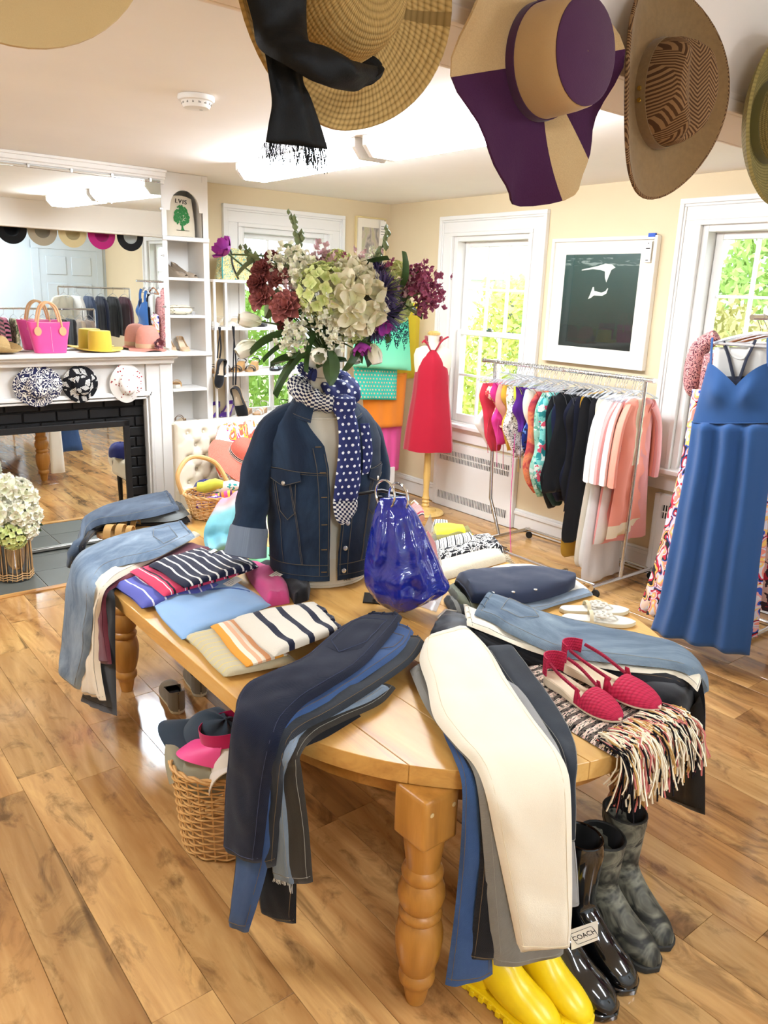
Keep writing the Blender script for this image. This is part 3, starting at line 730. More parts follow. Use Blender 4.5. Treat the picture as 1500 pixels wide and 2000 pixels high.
text('LVIS', .040, Matrix.Translation((2.477, ty+.0125, SHZ[0]+.232)) @ Matrix.Rotation(math.radians(96), 4, 'X') @ Matrix.Rotation(math.radians(-4), 4, 'Z'), INK, tb, ext=.003, font_w=1.25)
MB().tube([(2.55, ty+.03, SHZ[0]+.25), (2.575, ty+.05, SHZ[0]+.19), (2.585, ty+.055, SHZ[0]+.05)], .008, 8, flat=.5).put('handle', CANV, tb)
# shoes on the bookcase shelves
TAUPE = fabric('taupe_suede', '#9c8b77', .8); TAN = plain('tan_leather', '#c99b62', .5); NUDE = plain('nude_leather', '#d7b995', .35); CORK = fabric('cork', '#b3885a', .9); BEIGEIN = plain('beige_insole', '#dcc7a8', .6); BLKL = plain('black_leather', '#17161a', .4); BLKF = fabric('black_canvas', '#1b1b1f', .9); WHL = plain('white_leather', '#d6d0c2', .4); ROPE = straw('jute_rope', '#d6b88a', '#a5834f', .9, 60)
g = 'taupe peep toe wedges on the bookcase'
for i, (x, dx) in enumerate(((2.385, 0), (2.455, 0))):
    shoe('wedge_shoe', 'taupe suede peep toe wedge shoe on the bookcase shelf', 'shoe', TM((x, 5.605, SHZ[1]), PI+.62, 0, 0, .86), TAUPE, TAUPE, BEIGEIN, .245, .06, .014, True, .68, .03, True, .04, .8, True, group=g)
t = thing('printed_pouch', 'white pouch with small dark leaf print on a bookcase shelf', 'pouch', (2.45, 5.5, SHZ[2]))
pr = printed('leaf_print_cloth', [(0, '#e6ddc6'), (.78, '#6a6a58'), (.86, '#e9e1cb'), (.94, '#b7ab84')], 90, .8, .8, src='Object')
rings = []
for j in range(13):
    a = j/12*2-1; e = (1-abs(a)**3)**.5*.8+.2; rings.append([V((2.45+a*.098, 5.48+.055*e*math.cos(k/18*2*PI), SHZ[2]+.034+.034*e*math.sin(k/18*2*PI)*(1+.15*nz((a*3, k*.4, 1))))) for k in range(18)])
MB().loft(rings).put('pouch_body', pr, t); MB().tube([(2.36, 5.435, SHZ[2]+.05), (2.45, 5.428, SHZ[2]+.054), (2.545, 5.435, SHZ[2]+.05)], .0025, 6).put('zip', STEEL, t)
MB().box((2.515, 5.41, SHZ[2]-.012), (2.54, 5.412, SHZ[2]+.028)).put('price_tag', CLEAR, t, smooth=False)
for x in (2.412, 2.515):
    shoe('pump_shoe', 'nude leather pump with pointed toe on the bookcase shelf', 'shoe', TM((x-.01, 5.635, SHZ[3]), PI-.12, 0, 0, .86), NUDE, NUDE, BEIGEIN, .24, .075, .006, False, .72, .028, True, .03, .7, group='nude pumps on the bookcase', low=True)
for x in (2.40, 2.49):
    shoe('slide_sandal', 'tan leather slide sandal with loops on the bookcase shelf', 'sandal', TM((x-.005, 5.62, SHZ[4]+.001), PI-.5, 0, 0, .86), WHL, TAN, TAN, .24, .0, .03, True, .6, .03, True, .03, .6, bands=[(.55, .66, .05), (.72, .86, .04)], group='tan slides on the bookcase')
for x in (2.42, 2.53):
    shoe('toe_loop_sandal', 'thin strapped brown sandal on the low bookcase shelf', 'sandal', TM((x-.02, 5.6, SHZ[5]), PI-.7, 0, 0, .86), plain('brown_sole', '#7a5a3c', .6), None, BEIGEIN, .24, .01, .01, False, bands=[(.5, .55, .06), (.62, .66, .055)], group='brown sandals on the low shelf')
# ------------------------------------------------------------------ mantel top
ZM = 1.31
t = thing('pink_handbag', 'bright pink handbag with tan leather handles on the mantel', 'handbag', (1.575, 5.26, ZM))
PINK = fabric('hot_pink_canvas', '#f0569c', .75, .1); TANH = plain('tan_handle_leather', '#dcab7c', .5)
rings = []; bc_ = (1.478, 5.262)
for j in range(13):
    b = j/12; w = .094+.036*b; d = .045-.018*b; rr = []
    for k in range(32):
        a = 2*PI*k/32; ca, sa = math.cos(a), math.sin(a); x = math.copysign(abs(ca)**.5, ca)*w; y = math.copysign(abs(sa)**.6, sa)*d
        p = V((bc_[0]+x, bc_[1]+y, ZM+.002+b*.19-(.008*(1-(x/w)**2) if b > .95 else 0))); p.y += .006*nz(p, 22, 2); rr.append(p)
    rings.append(rr)
MB().loft(rings).put('bag_body', PINK, t, angle=1.2)
for dy in (-.028, .022):
    P = [V((bc_[0]-.075, bc_[1]+dy, ZM+.13)), V((bc_[0]-.068, bc_[1]+dy, ZM+.2)), V((bc_[0]-.045, bc_[1]+dy*1.1, ZM+.28)), V((bc_[0], bc_[1]+dy*1.1, ZM+.31)), V((bc_[0]+.045, bc_[1]+dy*1.1, ZM+.28)), V((bc_[0]+.068, bc_[1]+dy, ZM+.2)), V((bc_[0]+.075, bc_[1]+dy, ZM+.13))]
    hd = MB().tube([cr(P, k/30) for k in range(31)], .0065, 8).put('handle', TANH, t)
    for s in (-1, 1):
        c = V((bc_[0]+s*.075, bc_[1]+dy*1.12-.003, ZM+.135)); MB().lathe([(0, -.003), (.021, -.002), (.022, .002), (0, .003)], 18).put('handle_patch', TANH, hd).matrix_basis = Matrix.Translation(c) @ Matrix.Rotation(PI/2, 4, 'X') @ Matrix.Scale(1.25, 4, (0, 1, 0))
MB().tube([(bc_[0]+.003, bc_[1]-.047+.02*k/8, ZM+.01+.165*k/8) for k in range(9)], .0012, 5).put('stitch_line', plain('pink_thread', '#f7b0cf', .8), t)
YEL = fabric('yellow_straw', '#e5c64a', .8, .15, 500); PNK = straw('blush_straw', '#eba795', '#cf7d70', .85, 140)
hat('yellow_hat', 'yellow felt hat with flat crown on the mantel', TM((1.80, 5.285, ZM+.006), .2), YEL, YEL, None, .155, .115, .075, None, .13, lambda p, a, f: p+V((0, 0, .018*f*f*abs(math.cos(a))**2)), 'flat', taper=.93)
t = hat('cloche_hat', 'blush pink cloche hat with a fabric flower on the mantel', TM((2.125, 5.28, ZM+.02), 0, 0), PNK, PNK, fabric('blush_ribbon', '#d9b18f', .7), .13, .112, .082, None, .15, lambda p, a, f: p+V((0, 0, -.016*f+.012*f*math.sin(3*a))), 'round', bandh=.03)
RUF = fabric('mauve_satin', '#b96f78', .45, .25); random.seed(3); mb = MB()
def petal(mb, c, d, up, L, w, curl=.3, n=3, cup=.3):
    d = d.normalized(); sd = d.cross(up).normalized(); nn = sd.cross(d).normalized()
    mb.grid(lambda a, b: c+d*(L*b)+sd*((2*a-1)*w*math.sin(PI*(.12+.80*b))**.8)+nn*(curl*L*b*b+cup*w*(2*a-1)**2), n, n+1)
for k in range(34):
    a = k*2.4; r = .012+.012*(k/34); d = V((math.cos(a), -.5+.9*(1-k/34)*-1+.2, math.sin(a)))
    petal(mb, V((.03, -.094, .035))+V((math.cos(a)*.008, 0, math.sin(a)*.008)), d, V((0, -1, 0)), .022+.02*k/34, .012, .35)
mb.put('fabric_flower', RUF, t, fixn=False)
for s in (0, 1): MB().tube([(.05, -.095, .02), (.08+.02*s, -.1, .0), (.11+.01*s, -.1, -.012+.01*s)], [.003, .006, .002], 6, flat=.3).put('ribbon_leaf', fabric('grey_ribbon', '#9b8f7c', .7), t)
STR1 = straw('pale_straw', '#d9bd86', '#a9854a', .75, 90)
hat('straw_hat', 'natural straw sun hat lying at the end of the mantel', TM((1.16, 5.27, ZM+.012), .3), STR1, STR1, None, .16, .12, .085, None, .10, lambda p, a, f: p+V((0, 0, .02*f*math.sin(a*2)+.03*f*f)))
# three printed bucket hats pinned to the mantel front
FL1 = printed('navy_floral_print', [(0, '#23264a'), (.36, '#f0ece2'), (.58, '#8d8a86'), (.66, '#23264a'), (.84, '#f0ece2')], 24, .8, 1.3, use='mix', src='Object')
def fernmat():
    t = NT('black_fern_print'); u = t.uv(src='Object'); vo = t.n('TexVoronoi'); t.set(vo.inputs['Vector'], u); vo.inputs['Scale'].default_value = 17; vo.inputs['Randomness'].default_value = .85
    lo = t.n('VectorMath', operation='SUBTRACT'); t.set(lo.inputs[0], u); t.set(lo.inputs[1], vo.outputs['Position']); 
    sc = t.n('SeparateColor'); t.set(sc.inputs[0], vo.outputs['Color']); vr = t.n('VectorRotate', rotation_type='Z_AXIS'); t.set(vr.inputs[0], lo.outputs[0]); t.set(vr.inputs['Angle'], t.math('MULTIPLY', sc.outputs[0], 6.3))
    sp = t.n('SeparateXYZ'); t.set(sp.inputs[0], vr.outputs[0]); ax = t.math('ABSOLUTE', sp.outputs[0]); y = sp.outputs[1]
    leaf = t.math('FRACT', t.math('MULTIPLY', t.math('SUBTRACT', y, t.math('MULTIPLY', ax, .9)), 115)); bars = t.math('LESS_THAN', leaf, .62)
    inside = t.math('LESS_THAN', t.math('ADD', t.math('MULTIPLY', ax, 1.5), t.math('MULTIPLY', t.math('ABSOLUTE', y), .75)), .026)
    return t.out(t.mix(t.math('MULTIPLY', bars, inside), lin('#17171b'), lin('#efece4')), .8, .2)
FL2 = fernmat()
FL3 = printed('cherry_print', [(0, '#a5202c'), (.2, '#c9c2b4'), (.25, '#f2ece4')], 40, .8, .15, use='dist', src='Object')
def pinned(name, label, c, rx, rz, mat, crx=.5):
    M = Matrix.Translation(c) @ Matrix.Rotation(PI/2, 4, 'X')
    return hat(name, label, M, mat, mat, None, rx, rz, rx*.58, rz*.62, .06, lambda p, a, f: p+V((0, 0, .012*f*math.sin(3*a+1)+.022*(1-f))), 'round')
pinned('bucket_hat', 'navy and white floral bucket hat pinned below the mantel shelf', (1.385, 5.262, 1.105), .148, .13, FL1)
pinned('bucket_hat', 'black bucket hat with white fern print pinned below the mantel shelf', (1.648, 5.262, 1.107), .112, .122, FL2)
pinned('bucket_hat', 'white bucket hat with red cherry print pinned below the mantel shelf', (1.955, 5.262, 1.10), .112, .132, FL3)
# ------------------------------------------------------------------ flowers
def bloom(seed, r, kind):
    random.seed(seed); mb = MB()
    if kind == 'hydrangea':
        n = 70
        for i in range(n):
            z = 1-1.75*(i+.5)/n; a = i*2.399; q = math.sqrt(max(0, 1-z*z)); d = V((q*math.cos(a), q*math.sin(a), z)); d = (d+V((random.gauss(0, .08), random.gauss(0, .08), random.gauss(0, .08)))).normalized()
            e = d.orthogonal().normalized(); f = d.cross(e); c = d*r*random.uniform(.85, 1.05)
            for k in range(4):
                b = k*PI/2+random.random()*.5; petal(mb, c, e*math.cos(b)+f*math.sin(b)+d*.25, d, r*.30, r*.15, .05, 2, .3)
    elif kind == 'bighydrangea':
        n = 34
        for i in range(n):
            z = 1-1.6*(i+.5)/n; a = i*2.399; q = math.sqrt(max(0, 1-z*z)); d = V((q*math.cos(a), q*math.sin(a), z))
            e = d.orthogonal().normalized(); f = d.cross(e); c = d*r*random.uniform(.72, .9)
            for k in range(3): b = k*2.1+random.random(); petal(mb, c, e*math.cos(b)+f*math.sin(b)+d*.35, d, r*.58, r*.28, .12, 3, .4)
    elif kind == 'peony':
        for i in range(30):
            t = i/29; a = i*2.399; op = .25+1.15*t; d = V((math.cos(a)*math.sin(op), math.sin(a)*math.sin(op), math.cos(op))); petal(mb, V((0, 0, 0)), d, V((0, 0, 1)), r*(.55+.5*t), r*(.22+.25*t), -.25, 4, .5)
    elif kind == 'tulip':
        for i in range(6):
            a = i*PI/3; o = V((math.cos(a), math.sin(a), 0)); s = o.cross(V((0, 0, 1))); w = r*(.55 if i % 2 else .62)
            mb.grid(lambda u, v: V((0, 0, 0))+o*(r*.62*math.sin(PI*(.06+.66*v))-.2*r*0)+s*((2*u-1)*w*math.sin(PI*(.1+.82*v))**.7)+V((0, 0, v*r*1.9))-o*(.18*r*(2*u-1)**2), 4, 6)
    elif kind == 'cluster':
        for i in range(60):
            d = V((random.gauss(0, .5), random.gauss(0, .5), random.gauss(0, .8))); d *= r*.62
            e = V((random.gauss(0, 1), random.gauss(0, 1), random.gauss(0, 1))).normalized(); f = e.orthogonal().normalized(); g = e.cross(f)
            for k in range(4): b = k*PI/2; petal(mb, d, f*math.cos(b)+g*math.sin(b)+e*.4, e, r*.19, r*.085, .1, 2, .3)
    elif kind == 'spiky':
        for i in range(150):
            z = 1-1.7*(i+.5)/150; a = i*2.399; q = math.sqrt(max(0, 1-z*z)); d = V((q*math.cos(a), q*math.sin(a), z)); petal(mb, d*r*.3, d, d.orthogonal(), r*.8*random.uniform(.8, 1.1), r*.05, .1, 2)
    elif kind == 'anemone':
        for i in range(11): a = i*2.399; d = V((math.cos(a), math.sin(a), .45+.25*(i % 2))); petal(mb, V((0, 0, 0)), d, V((0, 0, 1)), r, r*.38, .25, 4, .4)
    return mb.mesh(fixn=False)
def leafmesh(L, w, bend=.3):
    mb = MB(); mb.grid(lambda a, b: V(((2*a-1)*w*math.sin(PI*(.04+.92*b))**.8, L*b, -bend*L*b*b+w*.5*abs(2*a-1))), 6, 9); return mb.mesh(fixn=False)
def petmat(n, c, c2=None, rough=.65):
    t = NT(n); o = t.uv(); sp = t.n('SeparateXYZ'); t.set(sp.inputs[0], o); g = lin(c); h = lin(c2 or c)
    return t.out(t.mix(sp.outputs[1], h, g), rough, .25, Subsurface_Weight=0.0)
WHP = petmat('white_petal', '#f6f0e2', '#e4e6bd'); CRP = petmat('cream_petal', '#f3ead2', '#d6d4a0'); GRP = petmat('lime_petal', '#dfe3a0', '#bccb74'); MARP = petmat('maroon_petal', '#8d4a45', '#5d2a2c'); ROSEP = petmat('dusty_rose_petal', '#b8706a', '#93504c'); MAGP = petmat('magenta_petal', '#b545a8', '#7b2c86'); PURP = petmat('purple_petal', '#6d5f8c', '#4a4468'); LILP = petmat('pink_lilac_petal', '#b2627e', '#8a3f5e'); PKP = petmat('pale_pink_petal', '#dcb4bd', '#c9a7a0')
LEAFD = NT('dark_leaf').out('#3f5a2e', .4, .4); LEAFG = NT('grey_green_leaf').out('#76825a', .55, .3); STEMM = NT('green_stem').out('#5b7040', .6, .3)
BM = {}
def place_bloom(par, name, kind, mat, c, d, r, seed=1, stem=None):
    key = (kind, seed); 
    if key not in BM: BM[key] = bloom(seed, 1.0, kind)
    me = BM[key]
    o = bpy.data.objects.new(name, me); COL.objects.link(o); o.parent = par
    if not me.materials: me.materials.append(mat)
    o.material_slots[0].link = 'OBJECT'; o.material_slots[0].material = mat
    if par.get('_w') == 1: o.matrix_parent_inverse = Matrix.Translation(par.location).inverted()
    q = V((0, 0, 1)).rotation_difference(V(d).normalized()).to_matrix().to_4x4(); o.matrix_basis = Matrix.Translation(c) @ q @ Matrix.Rotation(seed*1.3, 4, 'Z') @ Matrix.Scale(r, 4)
    if kind == 'cluster': o['kind'] = 'stuff'
    if stem is not None:
        P = [V(stem), lerp(V(stem), V(c), .5)+V((0, 0, .03)), V(c)]; MB().tube([cr(P, k/8) for k in range(9)], .003, 6).put('stem', STEMM, par)
    return o
LEAF0 = leafmesh(1, .26, .25)
def place_leaf(par, c, d, L, mat=LEAFD, roll=0, name='leaf'):
    o = bpy.data.objects.new(name, LEAF0); COL.objects.link(o); o.parent = par
    if not LEAF0.materials: LEAF0.materials.append(mat)
    o.material_slots[0].link = 'OBJECT'; o.material_slots[0].material = mat
    if par.get('_w') == 1: o.matrix_parent_inverse = Matrix.Translation(par.location).inverted()
    d = V(d).normalized(); z = V((0, 0, 1)) if abs(d.z) < .95 else V((1, 0, 0)); x = d.cross(z).normalized(); z = x.cross(d)
    R = Matrix((x, d, z)).transposed().to_4x4(); o.matrix_basis = Matrix.Translation(c) @ R @ Matrix.Rotation(roll, 4, 'Y') @ Matrix.Scale(L, 4); return o
# hearth arrangement in a wrapped vase
hv = thing('hearth_flowers', 'white hydrangea arrangement in a cane wrapped vase on the hearth', 'flower arrangement', (1.06, 4.86, .006)); c0 = V((1.06, 4.86, .006))
MB().lathe([(.0, .002), (.085, .002), (.09, .02), (.092, .12), (.098, .25), (.094, .25), (.088, .12), (.08, .02)], 28, c0).put('vase', glassy('smoky_glass', '#3a2a22', .08, .75), hv)
mb = MB(); CANE = plain('pale_cane', '#caa06c', .6)
for k in range(22):
    a = 2*PI*k/22; mb2 = [c0+V((.099*math.cos(a+(.25 if k % 3 == 0 else .03)*q), .099*math.sin(a+(.25 if k % 3 == 0 else .03)*q), .01+.24*q)) for q in (0, .5, 1)]
    MB().tube(mb2, .0028, 5).put('cane', CANE, hv)
for z in (.02, .035, .05, .245): MB().tube([c0+V((.102*math.cos(q*PI/16), .102*math.sin(q*PI/16), z+.006*math.sin(q*PI/2))) for q in range(33)], .003, 5, cap=False).put('cane_ring', CANE, hv)
random.seed(5)
for i, (dx, dy, dz, r, k, m) in enumerate([(-.02, -.11, .30, .075, 'hydrangea', GRP), (.07, -.03, .50, .075, 'bighydrangea', WHP), (-.02, .0, .55, .085, 'bighydrangea', WHP), (-.09, -.06, .43, .08, 'bighydrangea', WHP), (.09, -.06, .40, .065, 'bighydrangea', WHP), (-.12, .02, .52, .07, 'bighydrangea', WHP), (.03, -.1, .42, .07, 'bighydrangea', WHP), (.1, .03, .57, .055, 'peony', WHP), (-.14, -.09, .34, .07, 'hydrangea', GRP), (.06, -.10, .33, .06, 'bighydrangea', WHP)]):
    c = c0+V((dx, dy, dz)); place_bloom(hv, 'hydrangea_bloom' if 'hyd' in k else 'peony_bloom', k, m, c, V((dx, dy, .12)), r, 1+i % 3, c0+V((dx*.3, dy*.3, .22)))
for i in range(9): a = i*.7; place_leaf(hv, c0+V((.03*math.cos(a), .03*math.sin(a), .27)), V((math.cos(a), math.sin(a), .5)), .15, LEAFD)
# ------------------------------------------------------------------ the big pine table
TZ = .69; TCX, TA, TB, TF, TK = 1.61, .725, .78, 1.715, 2.72
tbl = thing('display_table', 'large oval pine display table with turned legs', 'table', (TCX, 2.2, 0))
def tf(x, a=TA, b=TB): return TF-b*math.sqrt(max(0, 1-((x-TCX)/a)**2))
def tk(x, a=TA, b=TB): return TK+b*math.sqrt(max(0, 1-((x-TCX)/a)**2))
nb = 8
for i in range(nb):
    a0, a1 = -TA+2*TA*i/nb, -TA+2*TA*(i+1)/nb; n = 14
    xs = [TCX+lerp(a0+(.0008 if i else .0004), a1-(.0008 if i < nb-1 else .0004), (1-math.cos(PI*k/n))/2) for k in range(n+1)]
    P = [(x, tf(x), TZ-.05) for x in xs]+[(x, tk(x), TZ-.05) for x in reversed(xs)]
    MB().poly(P, (0, 0, .05)).put('top_board', PINE, tbl, bevel=.0012, seg=1, angle=.5)
ap = []
for k in range(49):
    th = PI/2+PI*2*k/48; c, s = math.cos(th), math.sin(th); A, B = TA-.075, TB-.085
    cy = TK if s > 0 else TF; ap.append(V((TCX+A*c, cy+B*s, 0)))
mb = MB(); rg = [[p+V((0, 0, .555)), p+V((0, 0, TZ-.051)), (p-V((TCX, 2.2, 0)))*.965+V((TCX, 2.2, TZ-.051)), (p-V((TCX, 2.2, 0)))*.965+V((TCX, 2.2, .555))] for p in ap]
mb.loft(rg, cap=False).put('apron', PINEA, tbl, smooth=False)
LP = [(.024, .001), (.027, .012), (.034, .05), (.036, .062), (.045, .07), (.0475, .083), (.045, .097), (.040, .103), (.047, .118), (.056, .155), (.0605, .195), (.0605, .22), (.055, .25), (.046, .262), (.053, .27), (.0555, .28), (.051, .29), (.046, .294), (.054, .308), (.0595, .33), (.058, .352), (.05, .372), (.046, .378), (.051, .388), (.0525, .398), (.049, .408), (.042, .416), (.043, .43), (.050, .48), (.054, .515), (.05, .53)]
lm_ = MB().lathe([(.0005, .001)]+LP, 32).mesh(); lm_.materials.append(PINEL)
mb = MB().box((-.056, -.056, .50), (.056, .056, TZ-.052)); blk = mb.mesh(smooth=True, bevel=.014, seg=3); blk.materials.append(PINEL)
peg = MB().lathe([(.0005, .003), (.006, .002), (.006, -.004)], 10).mesh(); peg.materials.append(plain('pale_peg', '#d8bb85', .6))
for (x, y) in ((1.105, 1.175), (1.10, 3.155), (1.95, 1.165), (1.93, 3.155)):
    l = link('leg', lm_, None, tbl); l.location = (x, y, 0); l.rotation_euler.z = .6
    b = link('leg_block', blk, None, tbl); b.location = (x, y, 0); b.rotation_euler.z = .02
    for s in (-.035, .035):
        p = link('peg', peg, None, l); p.location = (x*0, 0, 0); p.matrix_parent_inverse = Matrix(); p.matrix_basis = Matrix.Rotation(-.6+.02, 4, 'Z') @ Matrix.Translation((s, -.0555, .60)) @ Matrix.Rotation(PI/2, 4, 'X')
# ------------------------------------------------------------------ trousers
DN = {}
def dn(n, c, f, amt=.6): return denim(n, c, f, amt=amt)
D_NAVY = dn('dark_navy_denim', '#0d1326', '#192139', .5); D_BLUE = dn('mid_blue_denim', '#2c4672', '#4d6c98', .6); D_CHAR = dn('charcoal_denim', '#22262c', '#363c44', .5)
D_LIGHT = dn('pale_frayed_denim', '#5c6b7c', '#a9b8c4', .7); D_BROWN = dn('brown_black_denim', '#2e2a25', '#4a443b', .5); D_BLACK = dn('black_denim', '#121215', '#26262c', .4)
D_FADE = dn('faded_blue_denim', '#3a4d62', '#94a5ae', .95); D_FADE2 = dn('washed_blue_denim', '#43586f', '#a3b3c0', .95); D_GREYB = dn('grey_blue_denim', '#323f50', '#6f7e8e', .8); D_OLIVE = dn('olive_grey_denim', '#5e6263', '#8c918d', .7)
T_CREAM = fabric('cream_twill', '#ebe0c8', .85, .07, 500, .6); T_GREY = dn('grey_twill', '#77746c', '#908c82', .6); T_MAR = fabric('maroon_corduroy', '#6b2b38', .9, .2, 300); T_BLK = fabric('black_velvet', '#0e0d10', .95, .1, 300); T_WHITE = fabric('white_cotton', '#e9e3d6', .9, .06)
FRAY = plain('frayed_thread', '#d7d3c8', .9, .1)
def pants(label, spec, mat, th=.02, thread=THREAD, seed=0, waist=True, pocket=None, hem=True, name='trousers', cat='trousers', side=True, wr=.010, group=None, n=16, wf=9, wmat=None, fray=False, folds=0, fa=.004, loops=True):
    rows = rowsof(spec); s = Sheet(rows, th, n, 5, wr, wf, seed, folds=folds, fa=fa)
    b = rows[0][0]; t = thing(name, label, cat, (b+rows[0][1])/2, group)
    s.put('trouser_body', mat, t)
    if side:
        s.seam([(.10, .02), (.10, .98)], thread, t, 'side_seam', .0007, 26); s.seam([(.90, .02), (.90, .98)], thread, t, 'side_seam', .0007, 26)
    if hem: s.seam([(.03, .975), (.97, .975)], thread, t, 'hem_seam', .0009, 14)
    if waist:
        T = .042/s.len[-1]; w = s.patch(.02, .98, .004, T, wmat or mat, t, 'waistband', .004, 8)
        s.seam([(.03, T), (.97, T)], thread, t, 'waist_seam', .0009, 12)
        if loops:
            for q in (.22, .5, .8): s.patch(q-.02, q+.02, .002, T*1.15, wmat or mat, w, 'belt_loop', .008, 3)
    if pocket:
        q0, q1, t0, t1 = pocket; p = s.patch(q0, q1, t0, t1, mat, t, 'back_pocket', .003, 8, .35)
        s.seam([(q0, t0), (q0, lerp(t0, t1, .75)), ((q0+q1)/2, t1), (q1, lerp(t0, t1, .75)), (q1, t0), (q0, t0)], thread, p, 'pocket_stitching', .0009, 6, .003)
    if fray:
        mb = MB(); random.seed(seed)
        for k in range(40):
            q = random.random(); p = s.at(q, 1, 0); mb.tube([p, p+V((random.gauss(0, .002), random.gauss(0, .002), -random.uniform(.006, .03 if q > .8 else .012)))], .0007, 3)
        tag(mb.put('frayed_edge', FRAY, t), kind='stuff')
    return t, s
def off(pl, d): x, y, nx, ny = pl; l = math.hypot(nx, ny); return (x+nx/l*d, y+ny/l*d, nx, ny)
PF = (1.25, 1.038, -.524, -.852); PFL = (.886, 1.55, -.985, -.17); PLS = (.886, 2.4, -1, 0); PR = (2.05, 1.10, .634, -.773); PLB = (.935, 3.05, -1, 0)
# -- over the front edge: blue, black, grey, charcoal, and the cream pair on top
a = off(PF, .030)
pants('mid blue jeans hanging lowest beside the front table leg', [(848, 1330, .70, 905, 1300, .70), (862, 1420, .70, 935, 1390, .70), (885, 1478, .703, 950, 1465, .703), (902, 1535, a, 962, 1540, a), (900, 1640, a, 962, 1660, a), (888, 1780, a, 960, 1800, a), (869, 1922, a, 962, 1902, a)], D_BLUE, .014, seed=1, waist=False)
a = off(PF, .045)
pants('black jeans half hidden between blue jeans and grey trousers', [(860, 1320, .715, 930, 1300, .715), (880, 1420, .715, 955, 1390, .715), (905, 1480, .716, 985, 1470, .716), (930, 1535, a, 1000, 1540, a), (938, 1660, a, 1010, 1680, a), (925, 1790, a, 1010, 1800, a), (915, 1872, a, 1010, 1868, a)], D_BLACK, .014, seed=2, waist=False)
a = off(PF, .058)
pants('grey twill trousers peeping out under the cream trousers', [(800, 1310, .715, 860, 1290, .715), (830, 1380, .722, 920, 1350, .722), (880, 1450, .724, 990, 1430, .724), (915, 1490, .722, 1050, 1480, .722), (932, 1540, a, 1090, 1550, a), (942, 1640, a, 1105, 1660, a), (952, 1760, a, 1105, 1770, a), (964, 1884, a, 1100, 1862, a)], T_GREY, .016, THREADL, seed=3)
a = off(PF, .05)
pants('charcoal jeans lying between the cream trousers and the woven shawl', [(945, 1268, .715, 1000, 1262, .715), (985, 1330, .715, 1040, 1315, .715), (1040, 1400, .714, 1092, 1390, .714), (1082, 1452, .712, 1122, 1450, .712), (1100, 1500, .705, 1127, 1497, .705), (1104, 1560, a, 1123, 1545, a), (1105, 1640, a, 1121, 1640, a)], D_CHAR, .018, THREADL, seed=5, waist=False)
a = off(PF, .056)
pants('light grey trousers with one pale hem behind the cream trousers', [(960, 1315, .725, 1012, 1345, .725), (1000, 1370, .725, 1050, 1395, .725), (1050, 1430, .722, 1085, 1455, .722), (1075, 1490, .716, 1104, 1502, .716), (1078, 1560, a, 1112, 1570, a), (1085, 1680, a, 1126, 1680, a), (1090, 1770, a, 1131, 1765, a)], dn('pale_grey_twill', '#8d8b88', '#a5a3a0', .5), .012, THREADL, seed=6, waist=False)
a = off(PF, .076)
pants('cream twill trousers draped over the front table edge', [(830, 1250, .752, 914, 1230, .752), (819, 1290, .752, 961, 1279, .75), (834, 1340, .748, 988, 1325, .746), (847, 1402, .742, 1033, 1393, .74), (888, 1455, .738, 1084, 1460, .735), (926, 1496, .726, 1108, 1504, .724), (948, 1550, a, 1115, 1560, a), (968, 1645, a, 1117, 1680, a), (988, 1740, a, 1117, 1770, a), (1012, 1857, a, 1113, 1848, a)], T_CREAM, .024, plain('cream_thread', '#dccdac', .8), seed=7, wr=.016, wf=7, n=22, loops=False)
# -- the front left stack of jeans, bottom first
a = off(PFL, .030)
pants('black jeans at the bottom of the front jeans stack', [(640, 1370, .692, 705, 1400, .692), (560, 1400, .692, 640, 1440, .692), (500, 1425, .693, 580, 1470, .693), (490, 1480, a, 578, 1510, a), (500, 1620, a, 582, 1640, a), (505, 1740, a, 580, 1720, a), (512, 1782, a, 579, 1803, a)], D_BLACK, .016, seed=11, waist=False)
a = off(PFL, .044)
pants('brown black jeans with pale seam lowest on the table edge', [(715, 1340, .708, 773, 1345, .708), (690, 1362, .708, 742, 1377, .708), (620, 1390, .708, 669, 1411, .708), (570, 1420, .707, 617, 1439, .707), (555, 1465, .702, 588, 1474, .702), (556, 1500, a, 590, 1505, a), (562, 1600, a, 603, 1610, a), (568, 1722, a, 612, 1722, a)], D_BROWN, .016, THREADL, seed=12, waist=False)
a = off(PFL, .058)
pants('pale blue jeans with a frayed cut hem in the stack', [(690, 1335, .724, 761, 1346, .724), (660, 1350, .724, 724, 1370, .724), (590, 1380, .724, 673, 1391, .724), (548, 1415, .722, 603, 1422, .722), (532, 1460, .715, 573, 1470, .715), (530, 1520, a, 560, 1510, a), (533, 1600, a, 562, 1600, a), (536, 1712, a, 575, 1726, a)], D_LIGHT, .016, THREADL, seed=13, waist=False, fray=True)
a = off(PFL, .07)
pants('charcoal blue jeans in the middle of the front stack', [(770, 1250, .735, 829, 1255, .735), (740, 1280, .738, 815, 1282, .738), (690, 1310, .738, 777, 1316, .738), (600, 1365, .738, 670, 1388, .738), (545, 1405, .735, 600, 1425, .735), (520, 1460, .72, 560, 1465, .72), (515, 1560, a, 552, 1560, a), (512, 1690, a, 540, 1690, a)], D_CHAR, .02, seed=14)
a = off(PFL, .082)
pants('mid blue jeans second from the top of the front stack', [(752, 1225, .752, 808, 1236, .752), (728, 1250, .752, 795, 1265, .752), (680, 1290, .752, 745, 1303, .752), (590, 1345, .752, 660, 1360, .752), (530, 1385, .75, 580, 1408, .75), (490, 1440, .73, 556, 1450, .73), (476, 1560, a, 534, 1560, a), (462, 1700, a, 524, 1690, a), (450, 1805, a, 486, 1820, a)], D_BLUE, .02, seed=15, pocket=(.25, .8, .09, .2))
a = off(PFL, .098)
